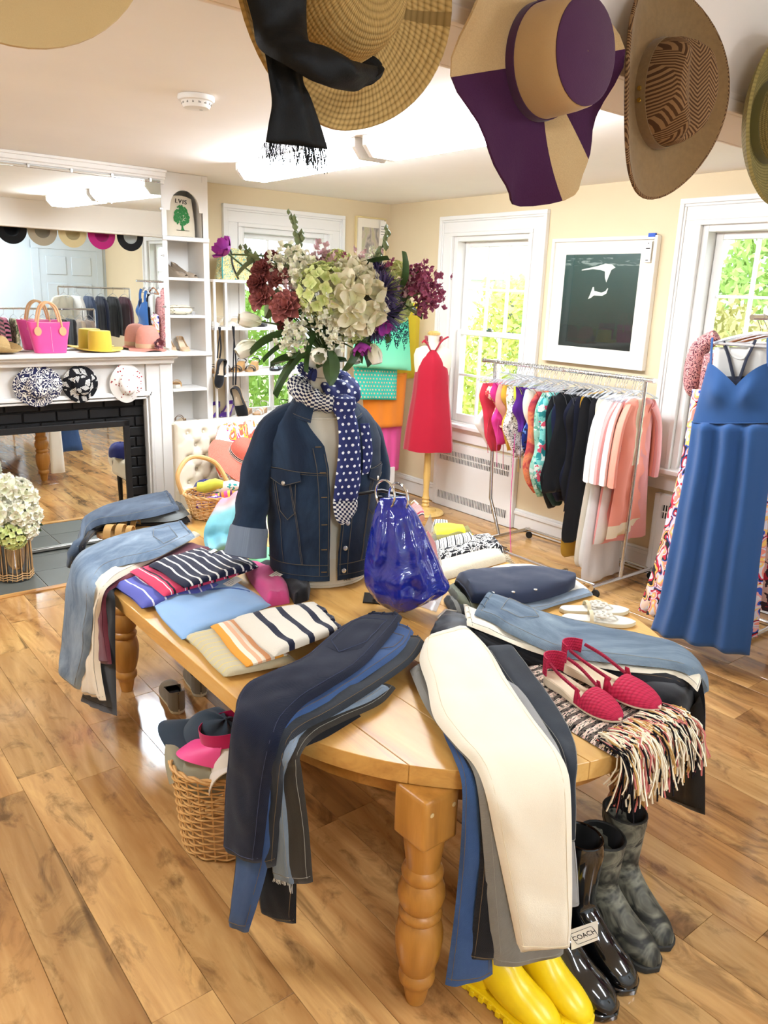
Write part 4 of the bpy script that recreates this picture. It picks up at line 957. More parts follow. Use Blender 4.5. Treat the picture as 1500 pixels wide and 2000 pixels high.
pants('dark navy jeans on top of the front stack', [(722, 1206, .772, 786, 1207, .772), (664, 1230, .774, 768, 1236, .774), (585, 1293, .774, 712, 1300, .774), (530, 1318, .774, 640, 1349, .774), (483, 1338, .77, 592, 1380, .772), (463, 1368, .755, 556, 1424, .758), (459, 1410, a, 543, 1465, a), (450, 1480, a, 530, 1530, a), (444, 1560, a, 520, 1615, a), (442, 1656, a, 511, 1684, a)], D_NAVY, .024, plain('dark_thread', '#3a405a', .8), seed=16, pocket=(.2, .78, .08, .20), n=20, wr=.009)
# -- pile over the left side
a = off(PLS, .028)
pants('black trousers hanging lowest at the left table leg', [(385, 1080, .695, 420, 1092, .695), (300, 1100, .695, 340, 1112, .695), (232, 1128, .695, 262, 1138, .695), (200, 1146, .69, 226, 1152, .69), (196, 1180, a, 226, 1180, a), (190, 1260, a, 226, 1270, a), (158, 1368, a, 229, 1398, a)], T_BLK, .016, INK, seed=21, waist=False, side=False)
a = off(PLS, .042)
pants('maroon corduroy trousers under the cream pair', [(370, 1062, .712, 412, 1072, .712), (300, 1088, .712, 350, 1100, .712), (235, 1120, .712, 275, 1130, .712), (200, 1142, .706, 225, 1148, .706), (190, 1180, a, 208, 1170, a), (192, 1230, a, 212, 1230, a), (196, 1294, a, 219, 1297, a)], T_MAR, .016, plain('maroon_thread', '#4a1c28', .9), seed=22, waist=False)
a = off(PLS, .056)
pants('cream trousers with gathered hems under the washed jeans', [(352, 1042, .73, 392, 1046, .73), (300, 1062, .73, 330, 1080, .73), (240, 1090, .73, 272, 1110, .73), (200, 1115, .728, 225, 1136, .728), (175, 1145, .716, 203, 1160, .716), (170, 1210, a, 196, 1210, a), (166, 1290, a, 197, 1300, a), (163, 1352, a, 208, 1368, a)], fabric('ivory_cotton', '#e6d8bf', .9), .018, THREADL, seed=23, folds=3, fa=.004)
a = off(PLS, .075)
pants('washed light blue jeans with rolled hem over the left edge', [(352, 1024, .75, 381, 1050, .75), (318, 1030, .752, 348, 1068, .752), (265, 1038, .752, 300, 1092, .752), (205, 1060, .75, 240, 1105, .75), (166, 1076, .745, 203, 1120, .742), (147, 1097, .728, 187, 1150, .728), (138, 1135, a, 183, 1190, a), (132, 1200, a, 178, 1250, a), (126, 1262, a, 170, 1300, a), (119, 1306, a, 157, 1347, a)], D_FADE2, .026, THREADL, seed=24, wr=.010, n=20, pocket=(.3, .85, .10, .19))
# -- far left pile
a = off(PLB, .03)
pants('black jeans at the bottom of the far jeans pile', [(352, 1000, .70, 372, 1020, .70), (290, 1008, .70, 320, 1030, .70), (220, 1020, .70, 240, 1038, .70), (178, 1034, .698, 190, 1044, .698), (162, 1060, a, 168, 1066, a), (160, 1095, a, 165, 1100, a)], D_BLACK, .02, seed=31)
a = off(PLB, .04)
pants('grey washed jeans in the far pile with open waist', [(345, 985, .725, 371, 1005, .725), (300, 992, .725, 338, 1018, .725), (240, 1004, .725, 262, 1022, .725), (188, 1018, .722, 200, 1028, .722), (163, 1045, .71, 170, 1052, .71), (154, 1085, a, 160, 1090, a)], D_OLIVE, .026, THREADL, seed=32, wr=.012)
a = off(PLB, .055)
pants('blue jeans on top of the far jeans pile', [(326, 962, .758, 350, 996, .758), (282, 972, .76, 300, 1010, .76), (230, 985, .758, 252, 1018, .758), (180, 1008, .75, 196, 1026, .75), (157, 1035, .735, 168, 1045, .735), (148, 1070, a, 156, 1080, a), (145, 1102, a, 150, 1110, a)], D_GREYB, .032, THREADL, seed=33, wr=.012)
# -- right side: faded jeans, cream, black
a = off(PR, .03)
pants('black trousers with flared legs hanging off the front right edge', [(935, 1262, .695, 905, 1222, .695), (1000, 1290, .695, 975, 1245, .695), (1100, 1325, .695, 1090, 1280, .695), (1230, 1352, .695, 1230, 1290, .695), (1318, 1385, .692, 1335, 1320, .692), (1320, 1420, a, 1372, 1372, a), (1308, 1480, a, 1376, 1450, a), (1296, 1530, a, 1378, 1520, a), (1288, 1552, a, 1378, 1592, a)], T_BLK, .02, INK, seed=41, side=False, waist=False)
a = off(PR, .045)
pants('black jeans between the cream and the flared trousers', [(930, 1235, .715, 890, 1205, .715), (1000, 1268, .715, 965, 1225, .715), (1100, 1302, .715, 1080, 1250, .715), (1230, 1328, .715, 1230, 1262, .715), (1330, 1345, .712, 1345, 1295, .712), (1355, 1375, a, 1375, 1350, a), (1364, 1450, a, 1377, 1440, a)], D_BLACK, .016, seed=42, waist=False)
a = off(PR, .058)
pants('cream trousers sandwiched under the faded jeans', [(912, 1222, .732, 905, 1180, .732), (970, 1245, .732, 950, 1200, .732), (1060, 1280, .732, 1060, 1230, .732), (1200, 1310, .732, 1200, 1250, .732), (1320, 1322, .73, 1330, 1290, .73), (1362, 1352, .718, 1368, 1325, .718)], T_CREAM, .014, THREADL, seed=43)
a = off(PR, .07)
pants('faded blue jeans with pointed back pocket on the right', [(926, 1202, .748, 954, 1164, .748), (965, 1219, .75, 1000, 1179, .75), (1000, 1241, .75, 1045, 1197, .75), (1092, 1282, .75, 1110, 1213, .75), (1160, 1292, .75, 1180, 1230, .75), (1240, 1300, .75, 1250, 1246, .75), (1310, 1308, .746, 1310, 1262, .746), (1348, 1322, .735, 1345, 1286, .735), (1368, 1352, a, 1370, 1322, a), (1374, 1425, a, 1378, 1400, a)], D_FADE, .028, THREADL, seed=44, wr=.009, n=20, pocket=(.35, .85, .11, .26))
# ------------------------------------------------------------------ folded clothes on the table
def fold(name, label, cat, FL, FR, NR, NL, z, th, mat, layers=2, seed=0, wr=.010, sag=.0, extra=None, under=None):
    """a folded garment: far-left, far-right, near-right, near-left photo corners at height z"""
    t = thing(name, label, cat, atz(*FL, z)); tot = th; dz = th/layers
    for k in range(layers):
        zz = z+dz*k; sh = 0 if k == layers-1 else -.006*(k-layers)
        rows = []
        for j in range(4):
            b = j/3; w = .004*math.sin(j*2.1+seed)
            l = lerp(V((*FL, 0)), V((*NL, 0)), b); r = lerp(V((*FR, 0)), V((*NR, 0)), b)
            L = atz(l.x, l.y, zz); R = atz(r.x, r.y, zz); d = (R-L).normalized()
            rows.append((L-d*(w+sh*.4), R+d*(w+sh*.6)))
        s = Sheet(rows, dz*1.25, 16, 5, wr if k == layers-1 else .002, 10, seed+k, rnd=8)
        s.put('folded_body' if k == layers-1 else 'under_fold', mat if k == layers-1 or not under else under, t)
    return t, s
def price(par, s, q, t, w=.034, h=.018, rot=.3):
    p = s.at(q, t, .006); x = V((math.cos(rot), math.sin(rot), .15)).normalized(); y = V((-math.sin(rot), math.cos(rot), .1)).normalized(); n = x.cross(y)*.0006
    c = [p-x*w-y*h, p+x*w-y*h, p+x*w+y*h, p-x*w+y*h]; tg = MB().add(c+[q_+n for q_ in c], [(3, 2, 1, 0), (4, 5, 6, 7), (0, 1, 5, 4), (1, 2, 6, 5), (2, 3, 7, 6), (3, 0, 4, 7)]).put('price_tag', PAPER, par, smooth=False)
    mb = MB()
    for k in range(3): a = p+n*1.6-x*w*.7+y*h*(.5-k*.5); b = a+x*w*(1.2-.3*k); mb.add([a, b, b+y*.0022, a+y*.0022], [(0, 1, 2, 3)])
    mb.put('tag_print', plain('grey_ink', '#8f8a84', .8), tg, smooth=False)
S_PUR = stripes('violet_stripe', [(0, '#5b5fae'), (.86, '#e9e6ee')], .045, 0, wob=.004); S_RED = stripes('red_stripe', [(0, '#d33a5e'), (.55, '#efe3df'), (.62, '#d33a5e'), (.75, '#1b1a24'), (.9, '#d33a5e')], .055, 0, wob=.004)
S_NAV = stripes('navy_stripe', [(0, '#171a33'), (.78, '#ece6da')], .036, 0, wob=.006); S_WN = stripes('white_navy_stripe', [(0, '#e9e1cf'), (.72, '#1d2036')], .078, 0, wob=.006)
S_ORG = stripes('orange_stripe', [(0, '#f0a63c'), (.2, '#f6ead2'), (.36, '#f0b890'), (.5, '#f4e3c8'), (.62, '#eda873'), (.78, '#f7efdc'), (.9, '#f0a63c')], .10, 0, wob=.004); S_CHK = stripes('beige_check', [(0, '#cfc4a2'), (.86, '#e2cd7c')], .03, 1, wob=.003)
LB = fabric('light_blue_jersey', '#92b6dd', .85, .08); PKJ = fabric('pink_jersey', '#cf4b80', .8); BLJ = fabric('black_jersey', '#121114', .85); GRJ = fabric('mint_green_cloth', '#7ed197', .8)
fold('folded_shirt', 'violet folded shirt with white stripes under the red one', 'shirt', (214, 1137), (330, 1102), (440, 1148), (281, 1188), .691, .03, S_PUR, 2, 1)
fold('folded_shirt', 'red folded shirt with white and black stripes in the left pile', 'shirt', (255, 1117), (372, 1088), (470, 1122), (322, 1165), .722, .024, S_RED, 2, 2)
t, s = fold('folded_shirt', 'navy folded shirt with thin white stripes on top of the pile', 'shirt', (292, 1105), (392, 1073), (502, 1108), (362, 1148), .747, .026, S_NAV, 2, 3, .012)
sl = Sheet(rowsof([(420, 1086, .75, 440, 1078, .75), (448, 1108, .748, 478, 1094, .748), (470, 1122, .74, 505, 1108, .74)]), .02, 10, 5, .008, 14, 4); sl.put('sleeve', S_NAV, t); price(t, s, .93, .3, .016, .009)
t, s = fold('folded_jersey', 'light blue folded jersey top with dark neckline and price tag', 'shirt', (300, 1185), (440, 1128), (532, 1182), (356, 1250), .691, .026, LB, 2, 5, .011)
nk = [s.at(.62, .18, .001), s.at(.74, .30, .001), s.at(.86, .44, .001), s.at(.97, .56, .001)]; MB().tube([cr(nk, k/14) for k in range(15)], .0035, 6).put('neck_trim', plain('blue_trim', '#41598f', .8), t); price(t, s, .92, .28)
t = thing('pink_jersey', 'crumpled pink jersey top beside the light blue one', 'shirt', atz(530, 1165, .69))
s = Sheet(rowsof([(478, 1118, .692, 500, 1112, .692), (490, 1140, .692, 535, 1128, .692), (510, 1165, .692, 562, 1150, .692), (520, 1186, .692, 566, 1178, .692)]), .045, 14, 5, .014, 16, 6); s.put('jersey_body', PKJ, t); price(t, s, .8, .55)
t = thing('black_jersey', 'crumpled black top in front of the dress form', 'shirt', atz(560, 1145, .69))
s = Sheet(rowsof([(490, 1116, .692, 540, 1108, .692), (535, 1140, .692, 580, 1122, .692), (565, 1165, .692, 605, 1142, .692), (575, 1182, .692, 603, 1172, .692)]), .04, 14, 5, .014, 15, 7); s.put('jersey_body', BLJ, t)
t = thing('mint_scarf', 'mint green cloth bunched behind the dress form', 'scarf', atz(510, 1100, .69)); s = Sheet(rowsof([(486, 1092, .692, 520, 1078, .692), (490, 1105, .692, 545, 1085, .692), (515, 1122, .692, 562, 1098, .692)]), .04, 12, 5, .016, 20, 8); s.put('cloth_body', GRJ, t)
fold('folded_sweater', 'beige folded sweater with fine yellow lines at the table edge', 'sweater', (362, 1245), (480, 1215), (578, 1296), (442, 1322), .691, .026, S_CHK, 2, 9, .005)
fold('folded_shirt', 'orange and cream striped folded shirt', 'shirt', (412, 1224), (500, 1200), (560, 1280), (482, 1303), .718, .016, S_ORG, 2, 10, .004)
t, s = fold('folded_shirt', 'white folded shirt with broad navy stripes', 'shirt', (456, 1210), (618, 1180), (668, 1232), (534, 1284), .735, .03, S_WN, 2, 11, .009)
for k in range(3): MB().tube([s.at(.97, .15+.3*k, -.004), s.at(1, .28+.3*k, .004), s.at(.97, .40+.3*k, .002)], .008, 8).put('cuff_roll', fabric('navy_cuff', '#1d2036', .9), t)
# tan sandals between the jeans piles
def between(u0, v0, u1, v1, z, s=1, pitch=0, roll=0):
    a, b = atz(u0, v0, z), atz(u1, v1, z); d = b-a; return TM(a, math.atan2(-d.x, d.y), pitch, roll, s), d.length
LTAN = plain('tan_suede', '#bb9257', .7)
for u in (0, 1):
    M, L = between(300-u*8, 1040+u*14, 196-u*2, 1032+u*16, TZ+.004)
    shoe('strap_sandal', 'tan sandal with wide woven straps between the jeans piles', 'sandal', M, CORK, LTAN, LTAN, .235, .0, .018, True, bands=[(.3, .4, .05), (.46, .58, .055), (.66, .8, .05)], group='tan sandals on the table')
# ------------------------------------------------------------------ right half of the table
def wovenmat():
    t = NT('woven_multicolour'); u = t.uv(); sp = t.n('SeparateXYZ'); t.set(sp.inputs[0], u)
    n = t.noise(t.uv((70, 300, 1)), 1, 2, .6, 1.0); c = t.ramp(n, [(0, '#151316'), (.42, '#1b181b'), (.46, '#e8d9c0'), (.54, '#e0a7a0'), (.6, '#f0e6d2'), (.68, '#b98f55'), (.74, '#1b181b')], 'CONSTANT')
    bar = t.math('LESS_THAN', t.math('FRACT', t.math('MULTIPLY', t.math('ADD', sp.outputs[1], t.math('MULTIPLY', t.noise(u, 40, 2), .006)), 34)), .4)
    t.bump(n, .8, .004); return t.out(t.mix(t.math('MULTIPLY', bar, .8), c, lin('#171518')), .95, .1)
t = thing('woven_shawl', 'multicoloured woven shawl with long fringe over the table edge', 'shawl', atz(1150, 1400, TZ))
s = Sheet(rowsof([(1014, 1312, .692, 1080, 1296, .692), (1052, 1368, .692, 1140, 1330, .692), (1098, 1416, .692, 1220, 1362, .692), (1150, 1450, .692, 1290, 1380, .692), (1205, 1482, .70, 1345, 1410, .70)]), .016, 16, 5, .005, 14, 3, rnd=8); s.put('shawl_body', wovenmat(), t)
random.seed(21); FC = [plain('fringe_'+n, c, .95, .1) for n, c in (('cream', '#eadcc0'), ('black', '#1a171a'), ('pink', '#c9756f'), ('tan', '#c59c5f'))]
fr = [MB() for _ in FC]; nE = V((.1, -1, 0)).normalized()
for k in range(420):
    q = random.random(); tt = random.uniform(.78, 1); p = s.at(q, tt, random.uniform(.002, .012)); e = s.at(q, 1, .008); ou = (e-V((TCX, 1.75, e.z))); ou.z = 0; ou.normalize()
    dr = random.uniform(.06, .15); sp_ = V((random.gauss(0, .012), random.gauss(0, .012), 0)); L = [p, lerp(p, e, .7)+V((random.gauss(0, .01), random.gauss(0, .01), .012)), e+ou*random.uniform(.012, .03)+sp_*.5+V((0, 0, -.004)), e+ou*random.uniform(.02, .042)+sp_+V((0, 0, -dr*.5)), e+ou*random.uniform(.018, .042)+sp_*1.6+V((0, 0, -dr))]
    fr[random.choices(range(4), (5, 2, 2, 2))[0]].tube([cr(L, j/7) for j in range(8)], .0022, 4)
for k, m in enumerate(fr): tag(m.put('fringe', FC[k], t), kind='stuff')
RAF = straw('red_raffia', '#c5264a', '#8c1230', .7, 55); 
def espad(name, label, u0, v0, u1, v1, z, group):
    M, L = between(u0, v0, u1, v1, z); s = L/.25
    t = shoe(name, label, 'shoe', M @ Matrix.Scale(1, 4), BEIGEIN, RAF, BEIGEIN, L, .012, .012, True, .62, .035, False, .045, .62, group=group)
    P = [V((-.034, .042, .074)), V((-.040, .32*L, .062)), V((-.034, .57*L, .042))]
    for sg in (-1, 1): MB().tube([cr([V((p.x*sg, p.y, p.z)) for p in P], k/10) for k in range(11)], .005, 6).put('strap', RAF, t)
    MB().grid(lambda a, b: V((math.cos(PI*(1.06+.88*a))*.035*(1+.08*b), .04+math.sin(PI*(1.06+.88*a))*.045, .03+.055*b)), 14, 5, (.12, .06)).put('heel_counter', RAF, t, solid=.003)
espad('raffia_flat', 'red raffia slingback flat tilted on the woven shawl nearer the edge', 1066, 1326, 1212, 1412, .712, 'red raffia flats'); espad('raffia_flat', 'red raffia slingback flat resting against its pair by the faded jeans', 1100, 1300, 1290, 1388, .722, 'red raffia flats')
for i in range(2):
    M, L = between(1092+i*4, 1194+i*16, 1226+i*12, 1196+i*24, TZ+.002)
    t = shoe('thong_sandal', 'white flat sandal with ring medallion beside the faded jeans', 'sandal', M, plain('sandal_edge', '#cdbf9c', .6), None, WHL, .25, .0, .012, True, bands=[(.36, .41, .035)], group='white sandals')
    for j, (x, y) in enumerate(((0, .62), (-.018, .56), (.018, .56), (-.012, .49), (.014, .49))): MB().tube([V((x+.012*math.cos(q*PI/8), y*.25+.012*math.sin(q*PI/8), .03)) for q in range(17)], .004, 6, cap=False).put('ring', WHL, t)
    MB().tube([(0, .19, .014), (0, .175, .026), (0, .16, .03)], .003, 6).put('toe_post', WHL, t)
NAVT = fabric('navy_twill', '#1c2740', .8, .12, 500)
t = thing('navy_skirt', 'dark navy buttoned skirt lying with its waist open', 'skirt', atz(1000, 1150, TZ))
s = Sheet(rowsof([(924, 1178, .735, 888, 1136, .735), (965, 1182, .735, 925, 1122, .735), (1010, 1180, .73, 985, 1117, .73), (1060, 1172, .725, 1045, 1118, .725), (1105, 1158, .715, 1100, 1130, .715), (1122, 1148, .71, 1118, 1140, .71)]), .045, 16, 5, .009, 9, 51); s.put('skirt_body', NAVT, t)
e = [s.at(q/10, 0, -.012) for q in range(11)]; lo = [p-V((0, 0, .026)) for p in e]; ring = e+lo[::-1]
MB().add([p+V((-.012, -.004, 0)) for p in ring], [tuple(range(len(ring)))]).put('waist_shade', BLACK, t, smooth=False)  # black sheet standing in for the shade inside the waist
MB().tube(ring+[ring[0]], .004, 6, cap=False).put('waist_rim', NAVT, t)
for k in range(3): MB().lathe([(.0005, .004), (.007, .003), (.007, 0)], 12, s.at(.10, .2+.17*k, -.001)).put('button', BUTTON, t)
t, s = pants('pale jeans leg with bold seam under the navy skirt', [(940, 1205, .705, 950, 1180, .705), (1040, 1196, .703, 1030, 1170, .703), (1090, 1182, .70, 1082, 1165, .70), (1158, 1163, .695, 1146, 1150, .695)], D_LIGHT, .014, THREADL, 52, False)
t = thing('white_blouse', 'white cotton garment under the navy skirt', 'shirt', atz(1030, 1110, TZ)); Sheet(rowsof([(950, 1130, .70, 935, 1118, .70), (1000, 1125, .70, 990, 1106, .70), (1080, 1150, .698, 1050, 1108, .698), (1150, 1156, .693, 1128, 1142, .693)]), .018, 12, 5, .006, 10, 53).put('cotton_body', T_WHITE, t)
for i, (lb, m, r) in enumerate([('dark khaki trousers folded beside the blue bag', fabric('khaki_green', '#6d6f58', .85), [(896, 1186, .712, 872, 1150, .712), (930, 1196, .712, 895, 1140, .712), (965, 1190, .71, 930, 1140, .71)]), ('black and grey knit folded under the khaki trousers', stripes('grey_black_knit', [(0, '#26251f'), (.5, '#77746a')], .03, 1), [(885, 1208, .693, 866, 1172, .693), (925, 1215, .693, 900, 1172, .693), (965, 1216, .693, 940, 1176, .693)]), ('black satin top with silver clasp behind the cream trousers', fabric('black_satin', '#0f0f12', .4), [(838, 1248, .70, 872, 1200, .70), (862, 1252, .71, 905, 1206, .71), (905, 1256, .71, 935, 1220, .71)])]):
    t = thing(('folded_khakis', 'folded_knit', 'satin_top')[i], lb, ('trousers', 'sweater', 'shirt')[i], atz(r[0][0], r[0][1], TZ)); s = Sheet(rowsof(r), .028, 12, 6, .012, 18, 60+i); s.put('folded_body', m, t)
    if i == 2: MB().tube([s.at(.5, .05, .008), s.at(.75, .2, .012), s.at(.95, .35, .008)], .004, 6).put('clasp', BUTTON, t)
# shawls on the far right, cream, black and white, olive, yellow, grey
BW = printed('black_white_print', [(0, '#141317'), (.5, '#efe9dc'), (.72, '#141317'), (.86, '#efe9dc')], 30, .85, 1.4, use='mix'); BW2 = stripes('black_white_zigzag', [(0, '#141317'), (.16, '#ede6d6'), (.30, '#2a292b'), (.36, '#ede6d6'), (.58, '#141317'), (.66, '#ede6d6')], .045, 1, wob=.012)
CRF = fabric('cream_bouclé'.replace('é', 'e'), '#e6d9ba', .95, .25, 160, .9)
def shawl(label, rows, mat, th, seed, fr=None, name='folded_shawl', wr=.005):
    t = thing(name, label, 'shawl', rows[0][0]); s = Sheet(rows, th, 12, 5, wr, 12, seed); s.put('shawl_body', mat, t)
    if fr:
        mb = MB(); random.seed(seed)
        for k in range(60): q = random.random(); p = s.at(q, 1, -th*random.random()*.8); mb.tube([p, p+V((.012, -.004, -.002))+V((random.gauss(0, .004), random.gauss(0, .004), -.004)), p+V((.024, -.01, -.006))+V((random.gauss(0, .007), random.gauss(0, .007), -.008))], .0016, 3)
        tag(mb.put('fringe', fr, t), kind='stuff')
    return t, s
shawl('cream boucle shawl rolled at the table edge with fringe', rowsof([(842, 1142, .692, 836, 1106, .692), (890, 1128, .692, 880, 1098, .692), (940, 1112, .692, 930, 1084, .692), (988, 1098, .692, 975, 1082, .692)]), CRF, .035, 71, CRF)
shawl('black and white printed shawl folded beside the cream one', rowsof([(834, 1114, .70, 830, 1076, .70), (880, 1102, .70, 870, 1066, .70), (935, 1088, .70, 922, 1056, .70), (984, 1080, .70, 950, 1052, .70)]), BW, .045, 72, plain('black_fringe', '#1a191c', .9))
shawl('black shawl with white zigzag band behind the printed one', rowsof([(845, 1096, .705, 842, 1072, .705), (885, 1084, .71, 880, 1060, .71), (930, 1070, .71, 918, 1052, .71)]), BW2, .045, 73)
shawl('olive shawl folded under the yellow one', rowsof([(842, 1076, .695, 840, 1060, .695), (885, 1068, .695, 880, 1052, .695), (922, 1054, .695, 915, 1040, .695)]), fabric('olive_knit', '#7d7434', .9), .05, 74)
shawl('bright yellow shawl with frayed end among the folded shawls', rowsof([(848, 1066, .705, 846, 1036, .705), (880, 1062, .705, 876, 1036, .705), (912, 1054, .705, 905, 1040, .705)]), fabric('lemon_yellow', '#f0dd1e', .8), .05, 75, fabric('lemon_yellow', '#f0dd1e', .8))
shawl('grey and black striped scarf behind the yellow shawl', rowsof([(842, 1040, .70, 848, 1026, .70), (862, 1038, .70, 862, 1028, .70), (876, 1036, .70, 874, 1030, .70)]), stripes('grey_stripe', [(0, '#d9d5cc'), (.6, '#55524f')], .012, 1), .04, 76)
t = thing('striped_pouch', 'small pink and black striped pouch with a bow by the blue bag', 'pouch', atz(815, 1020, TZ)); s = Sheet(rowsof([(796, 1010, .70, 812, 996, .70), (800, 1020, .70, 826, 1004, .70), (806, 1030, .70, 830, 1016, .70)]), .05, 10, 5, .008, 20, 77); s.put('pouch_body', stripes('pink_black_stripe', [(0, '#b23a55'), (.4, '#e8d8c8'), (.55, '#3a2a30'), (.75, '#d48a6a')], .018, 1), t)
MB().tube([s.at(.3, .1, .01), s.at(.4, .3, .03), s.at(.6, .5, .012)], .004, 6, flat=.4).put('bow', T_CREAM, t)
# acrylic sign holder with a pink card
t = thing('sign_holder', 'clear acrylic sign holder with a pink card behind the blue bag', 'sign holder', atz(850, 1195, TZ)); k = (1.93, 2.16, -.55, -.83)
c = [pt(812, 1065, k), pt(841, 1003, k), pt(868, 1120, k), pt(872, 1150, k), pt(852, 1195, TZ), pt(770, 1192, TZ)]
MB().poly([pt(822, 1160, k), pt(818, 1056, k), pt(841, 1004, k), pt(856, 1062, k), pt(868, 1130, k)], V((.004, .006, 0))).put('acrylic_sheet', CLEAR, t, smooth=False)
MB().poly([pt(824, 1110, k), pt(821, 1060, k), pt(836, 1036, k), pt(850, 1060, k), pt(860, 1110, k)], V((-.003, -.004, 0))).put('pink_card', plain('pink_card', '#e9a9a8', .6), t, smooth=False)
MB().poly([atz(800, 1178, TZ+.001), atz(852, 1196, TZ+.001), atz(868, 1158, TZ+.001), atz(830, 1150, TZ+.001)], (0, 0, .003)).put('acrylic_foot', CLEAR, t, smooth=False)
# ------------------------------------------------------------------ under the table
def adopt(o, par): o.parent = par; o.matrix_parent_inverse = par.matrix_basis.inverted(); return o
WICK = straw('wicker', '#d9ab6c', '#9c6f35', .7, 30); WICKP = plain('willow_cane', '#d2a263', .55)
def basket(label, c, rx, ry, h, taper=.8, rings=18, stakes=26, mat=WICKP, name='wicker_basket', r=.0042, rot=0):
    t = thing(name, label, 'basket', c, rot=(0, 0, rot), local=True)
    def P(a, z, o=0): f = lerp(taper, 1, z/h); return V(((rx*f+o)*math.cos(a), (ry*f+o)*math.sin(a), z))
    mb = MB(); S = stakes*4
    for i in range(rings):
        z = .006+(h-.012)*i/(rings-1); ph = PI*(i % 2); mb.tube([P(2*PI*k/S, z, r*.9*math.sin(stakes/2*2*PI*k/S+ph)) for k in range(S+1)], r*.85, 4, cap=False)
    tag(mb.put('weave', mat, t), kind='stuff')
    mb = MB()
    for k in range(stakes): a = 2*PI*(k+.5)/stakes; mb.tube([P(a, z*h/3) for z in range(4)], r*.7, 5)
    tag(mb.put('stakes', mat, t), kind='stuff')
    for d in (0, 1): MB().tube([P(2*PI*k/64, h+.004, r*1.2*math.sin(11*2*PI*k/64+d*PI)) + V((0, 0, r*1.2*math.cos(11*2*PI*k/64+d*PI))) for k in range(65)], r*1.25, 6, cap=False).put('rim', mat, t)
    MB().lathe([(.001, .004), (1, .004)], 40, sx=rx*taper*.98, sy=ry*taper*.98).put('base', mat, t)
    return t
def cap_(name, label, M, mat, vis, r=.088, crown=True, cat='cap'):
    t = thing(name, label, cat, local=True); setm(t, M)
    if crown: MB().lathe([(r, 0), (r*1.0, .03), (r*.93, .06), (r*.75, .088), (r*.45, .105), (.001, .11)], 28, fn=lambda p, a, q: V((p.x, p.y*1.1, p.z+.004*math.sin(6*a)))).put('crown', mat, t, solid=.002); MB().lathe([(.007, .109), (.006, .115), (.0005, .117)], 10).put('top_button', mat, t)
    else: MB().lathe([(r, 0), (r*1.01, .02), (r, .045)], 28, sy=1.1).put('head_band', mat, t, solid=.002)
    def f(a, b): an = PI*(.12+.76*a); return V((math.cos(an)*r*(1+.1*b), math.sin(an)*r*1.1+b*.08*math.sin(PI*(.08+.84*a)), .006-.02*b*b-.045*b*(2*a-1)**2))
    MB().grid(f, 16, 6).put('visor', vis, t, solid=.003); return t
bkc = atz(452, 1640, 0)+V((-.01, .02, 0)); bkt = basket('tall wicker basket full of caps under the table', (bkc.x, bkc.y, .002), .165, .14, .30, .82, 20, 24, rot=-.6)
z0 = .28; f_ = lambda dx, dy, dz: V((bkc.x+dx, bkc.y+dy, z0+dz))
cap_('baseball_cap', 'white baseball cap lying in the wicker basket', TM(f_(.01, -.06, .0), 2.6, .7, .2), fabric('off_white_cotton', '#e6dccb', .9), fabric('off_white_cotton', '#e6dccb', .9))
cap_('pink_visor', 'bright pink sun visor on top of the caps basket', TM(f_(.02, -.01, .10), 1.2, -.15, .1), fabric('magenta_visor', '#c2185b', .6), plain('pink_visor_brim', '#ee4f8f', .5), .085, False, 'visor')
cap_('slate_baseball_cap', 'slate blue cap at the back of the wicker basket', TM(f_(.0, .1, .03), 1.2, .5, -.3), fabric('slate_cotton', '#3d4a55', .9), fabric('slate_cotton', '#3d4a55', .9))
cap_('khaki_baseball_cap', 'khaki cap with a strap at the side of the wicker basket', TM(f_(-.06, .02, -.03), .6, .8, -.2), fabric('khaki_cotton', '#a39b80', .9), fabric('khaki_cotton', '#a39b80', .9), .075)
DRABS = fabric('drab_suede', '#8b7d66', .9)
for i, (q, lb) in enumerate((((350, 1396, 316, 1322), 'drab suede slip-on shoe under the table closer to the left leg'), ((393, 1362, 366, 1296), 'drab suede slip-on shoe under the table further from the left leg'))):
    M, L = between(*q, .001); t = shoe('ankle_shoe', lb, 'shoe', M, plain('cream_rubber', '#d8cba9', .6), DRABS, BLKF, .26, .0, .024, True, .52, .062, True, .06, .55, group='drab slip-on shoes')
    MB().grid(lambda a, b: V((math.cos(PI*(1.0+1.0*a))*.036, .05+math.sin(PI*(1.0+1.0*a))*.046, .02+.072*b)), 14, 5).put('heel_counter', DRABS, t, solid=.003)
    MB().box((-.025, .04, .05), (.025, .12, .051)).put('dark_lining', BLKF, t)  # flat black plate set inside the shoe opening
YELB = plain('yellow_rubber', '#f3cf12', .32, .45); BLKB = plain('black_gloss_rubber', '#0b0b0c', .08, .6, Coat_Weight=.6)
def camo():
    t = NT('camo_rubber'); o = t.uv(src='Object'); n = t.noise(o, 13, 3, .6, .8)
    return t.out(t.ramp(n, [(.3, '#121210'), (.42, '#2e2d27'), (.50, '#5c594c'), (.58, '#7e7a68'), (.66, '#23221d')]), .55, .3)
CAMO = camo(); CSOLE = plain('dark_sole', '#2b2a26', .7); LIN = fabric('dark_lining_cloth', '#15130f', .95)
def bootpx(label, q, mat, sole, H, group, **k):
    a, b = atz(*q[:2], .001), atz(*q[2:], .001); d = (b-a).normalized(); M = TM(b-d*.285, math.atan2(-d.x, d.y)); return boot('rain_boot', label, M, mat, sole, LIN, H, .285, k.pop('wt', .066), group, **k)
bootpx('yellow rain boot with lugged sole nearest the front table leg', (952, 1932, 1092, 2030), YELB, YELB, .30, 'yellow rain boots', chunky=True)
bootpx('yellow rain boot beside the glossy black boots', (1022, 1896, 1152, 2008), YELB, YELB, .30, 'yellow rain boots', chunky=True)
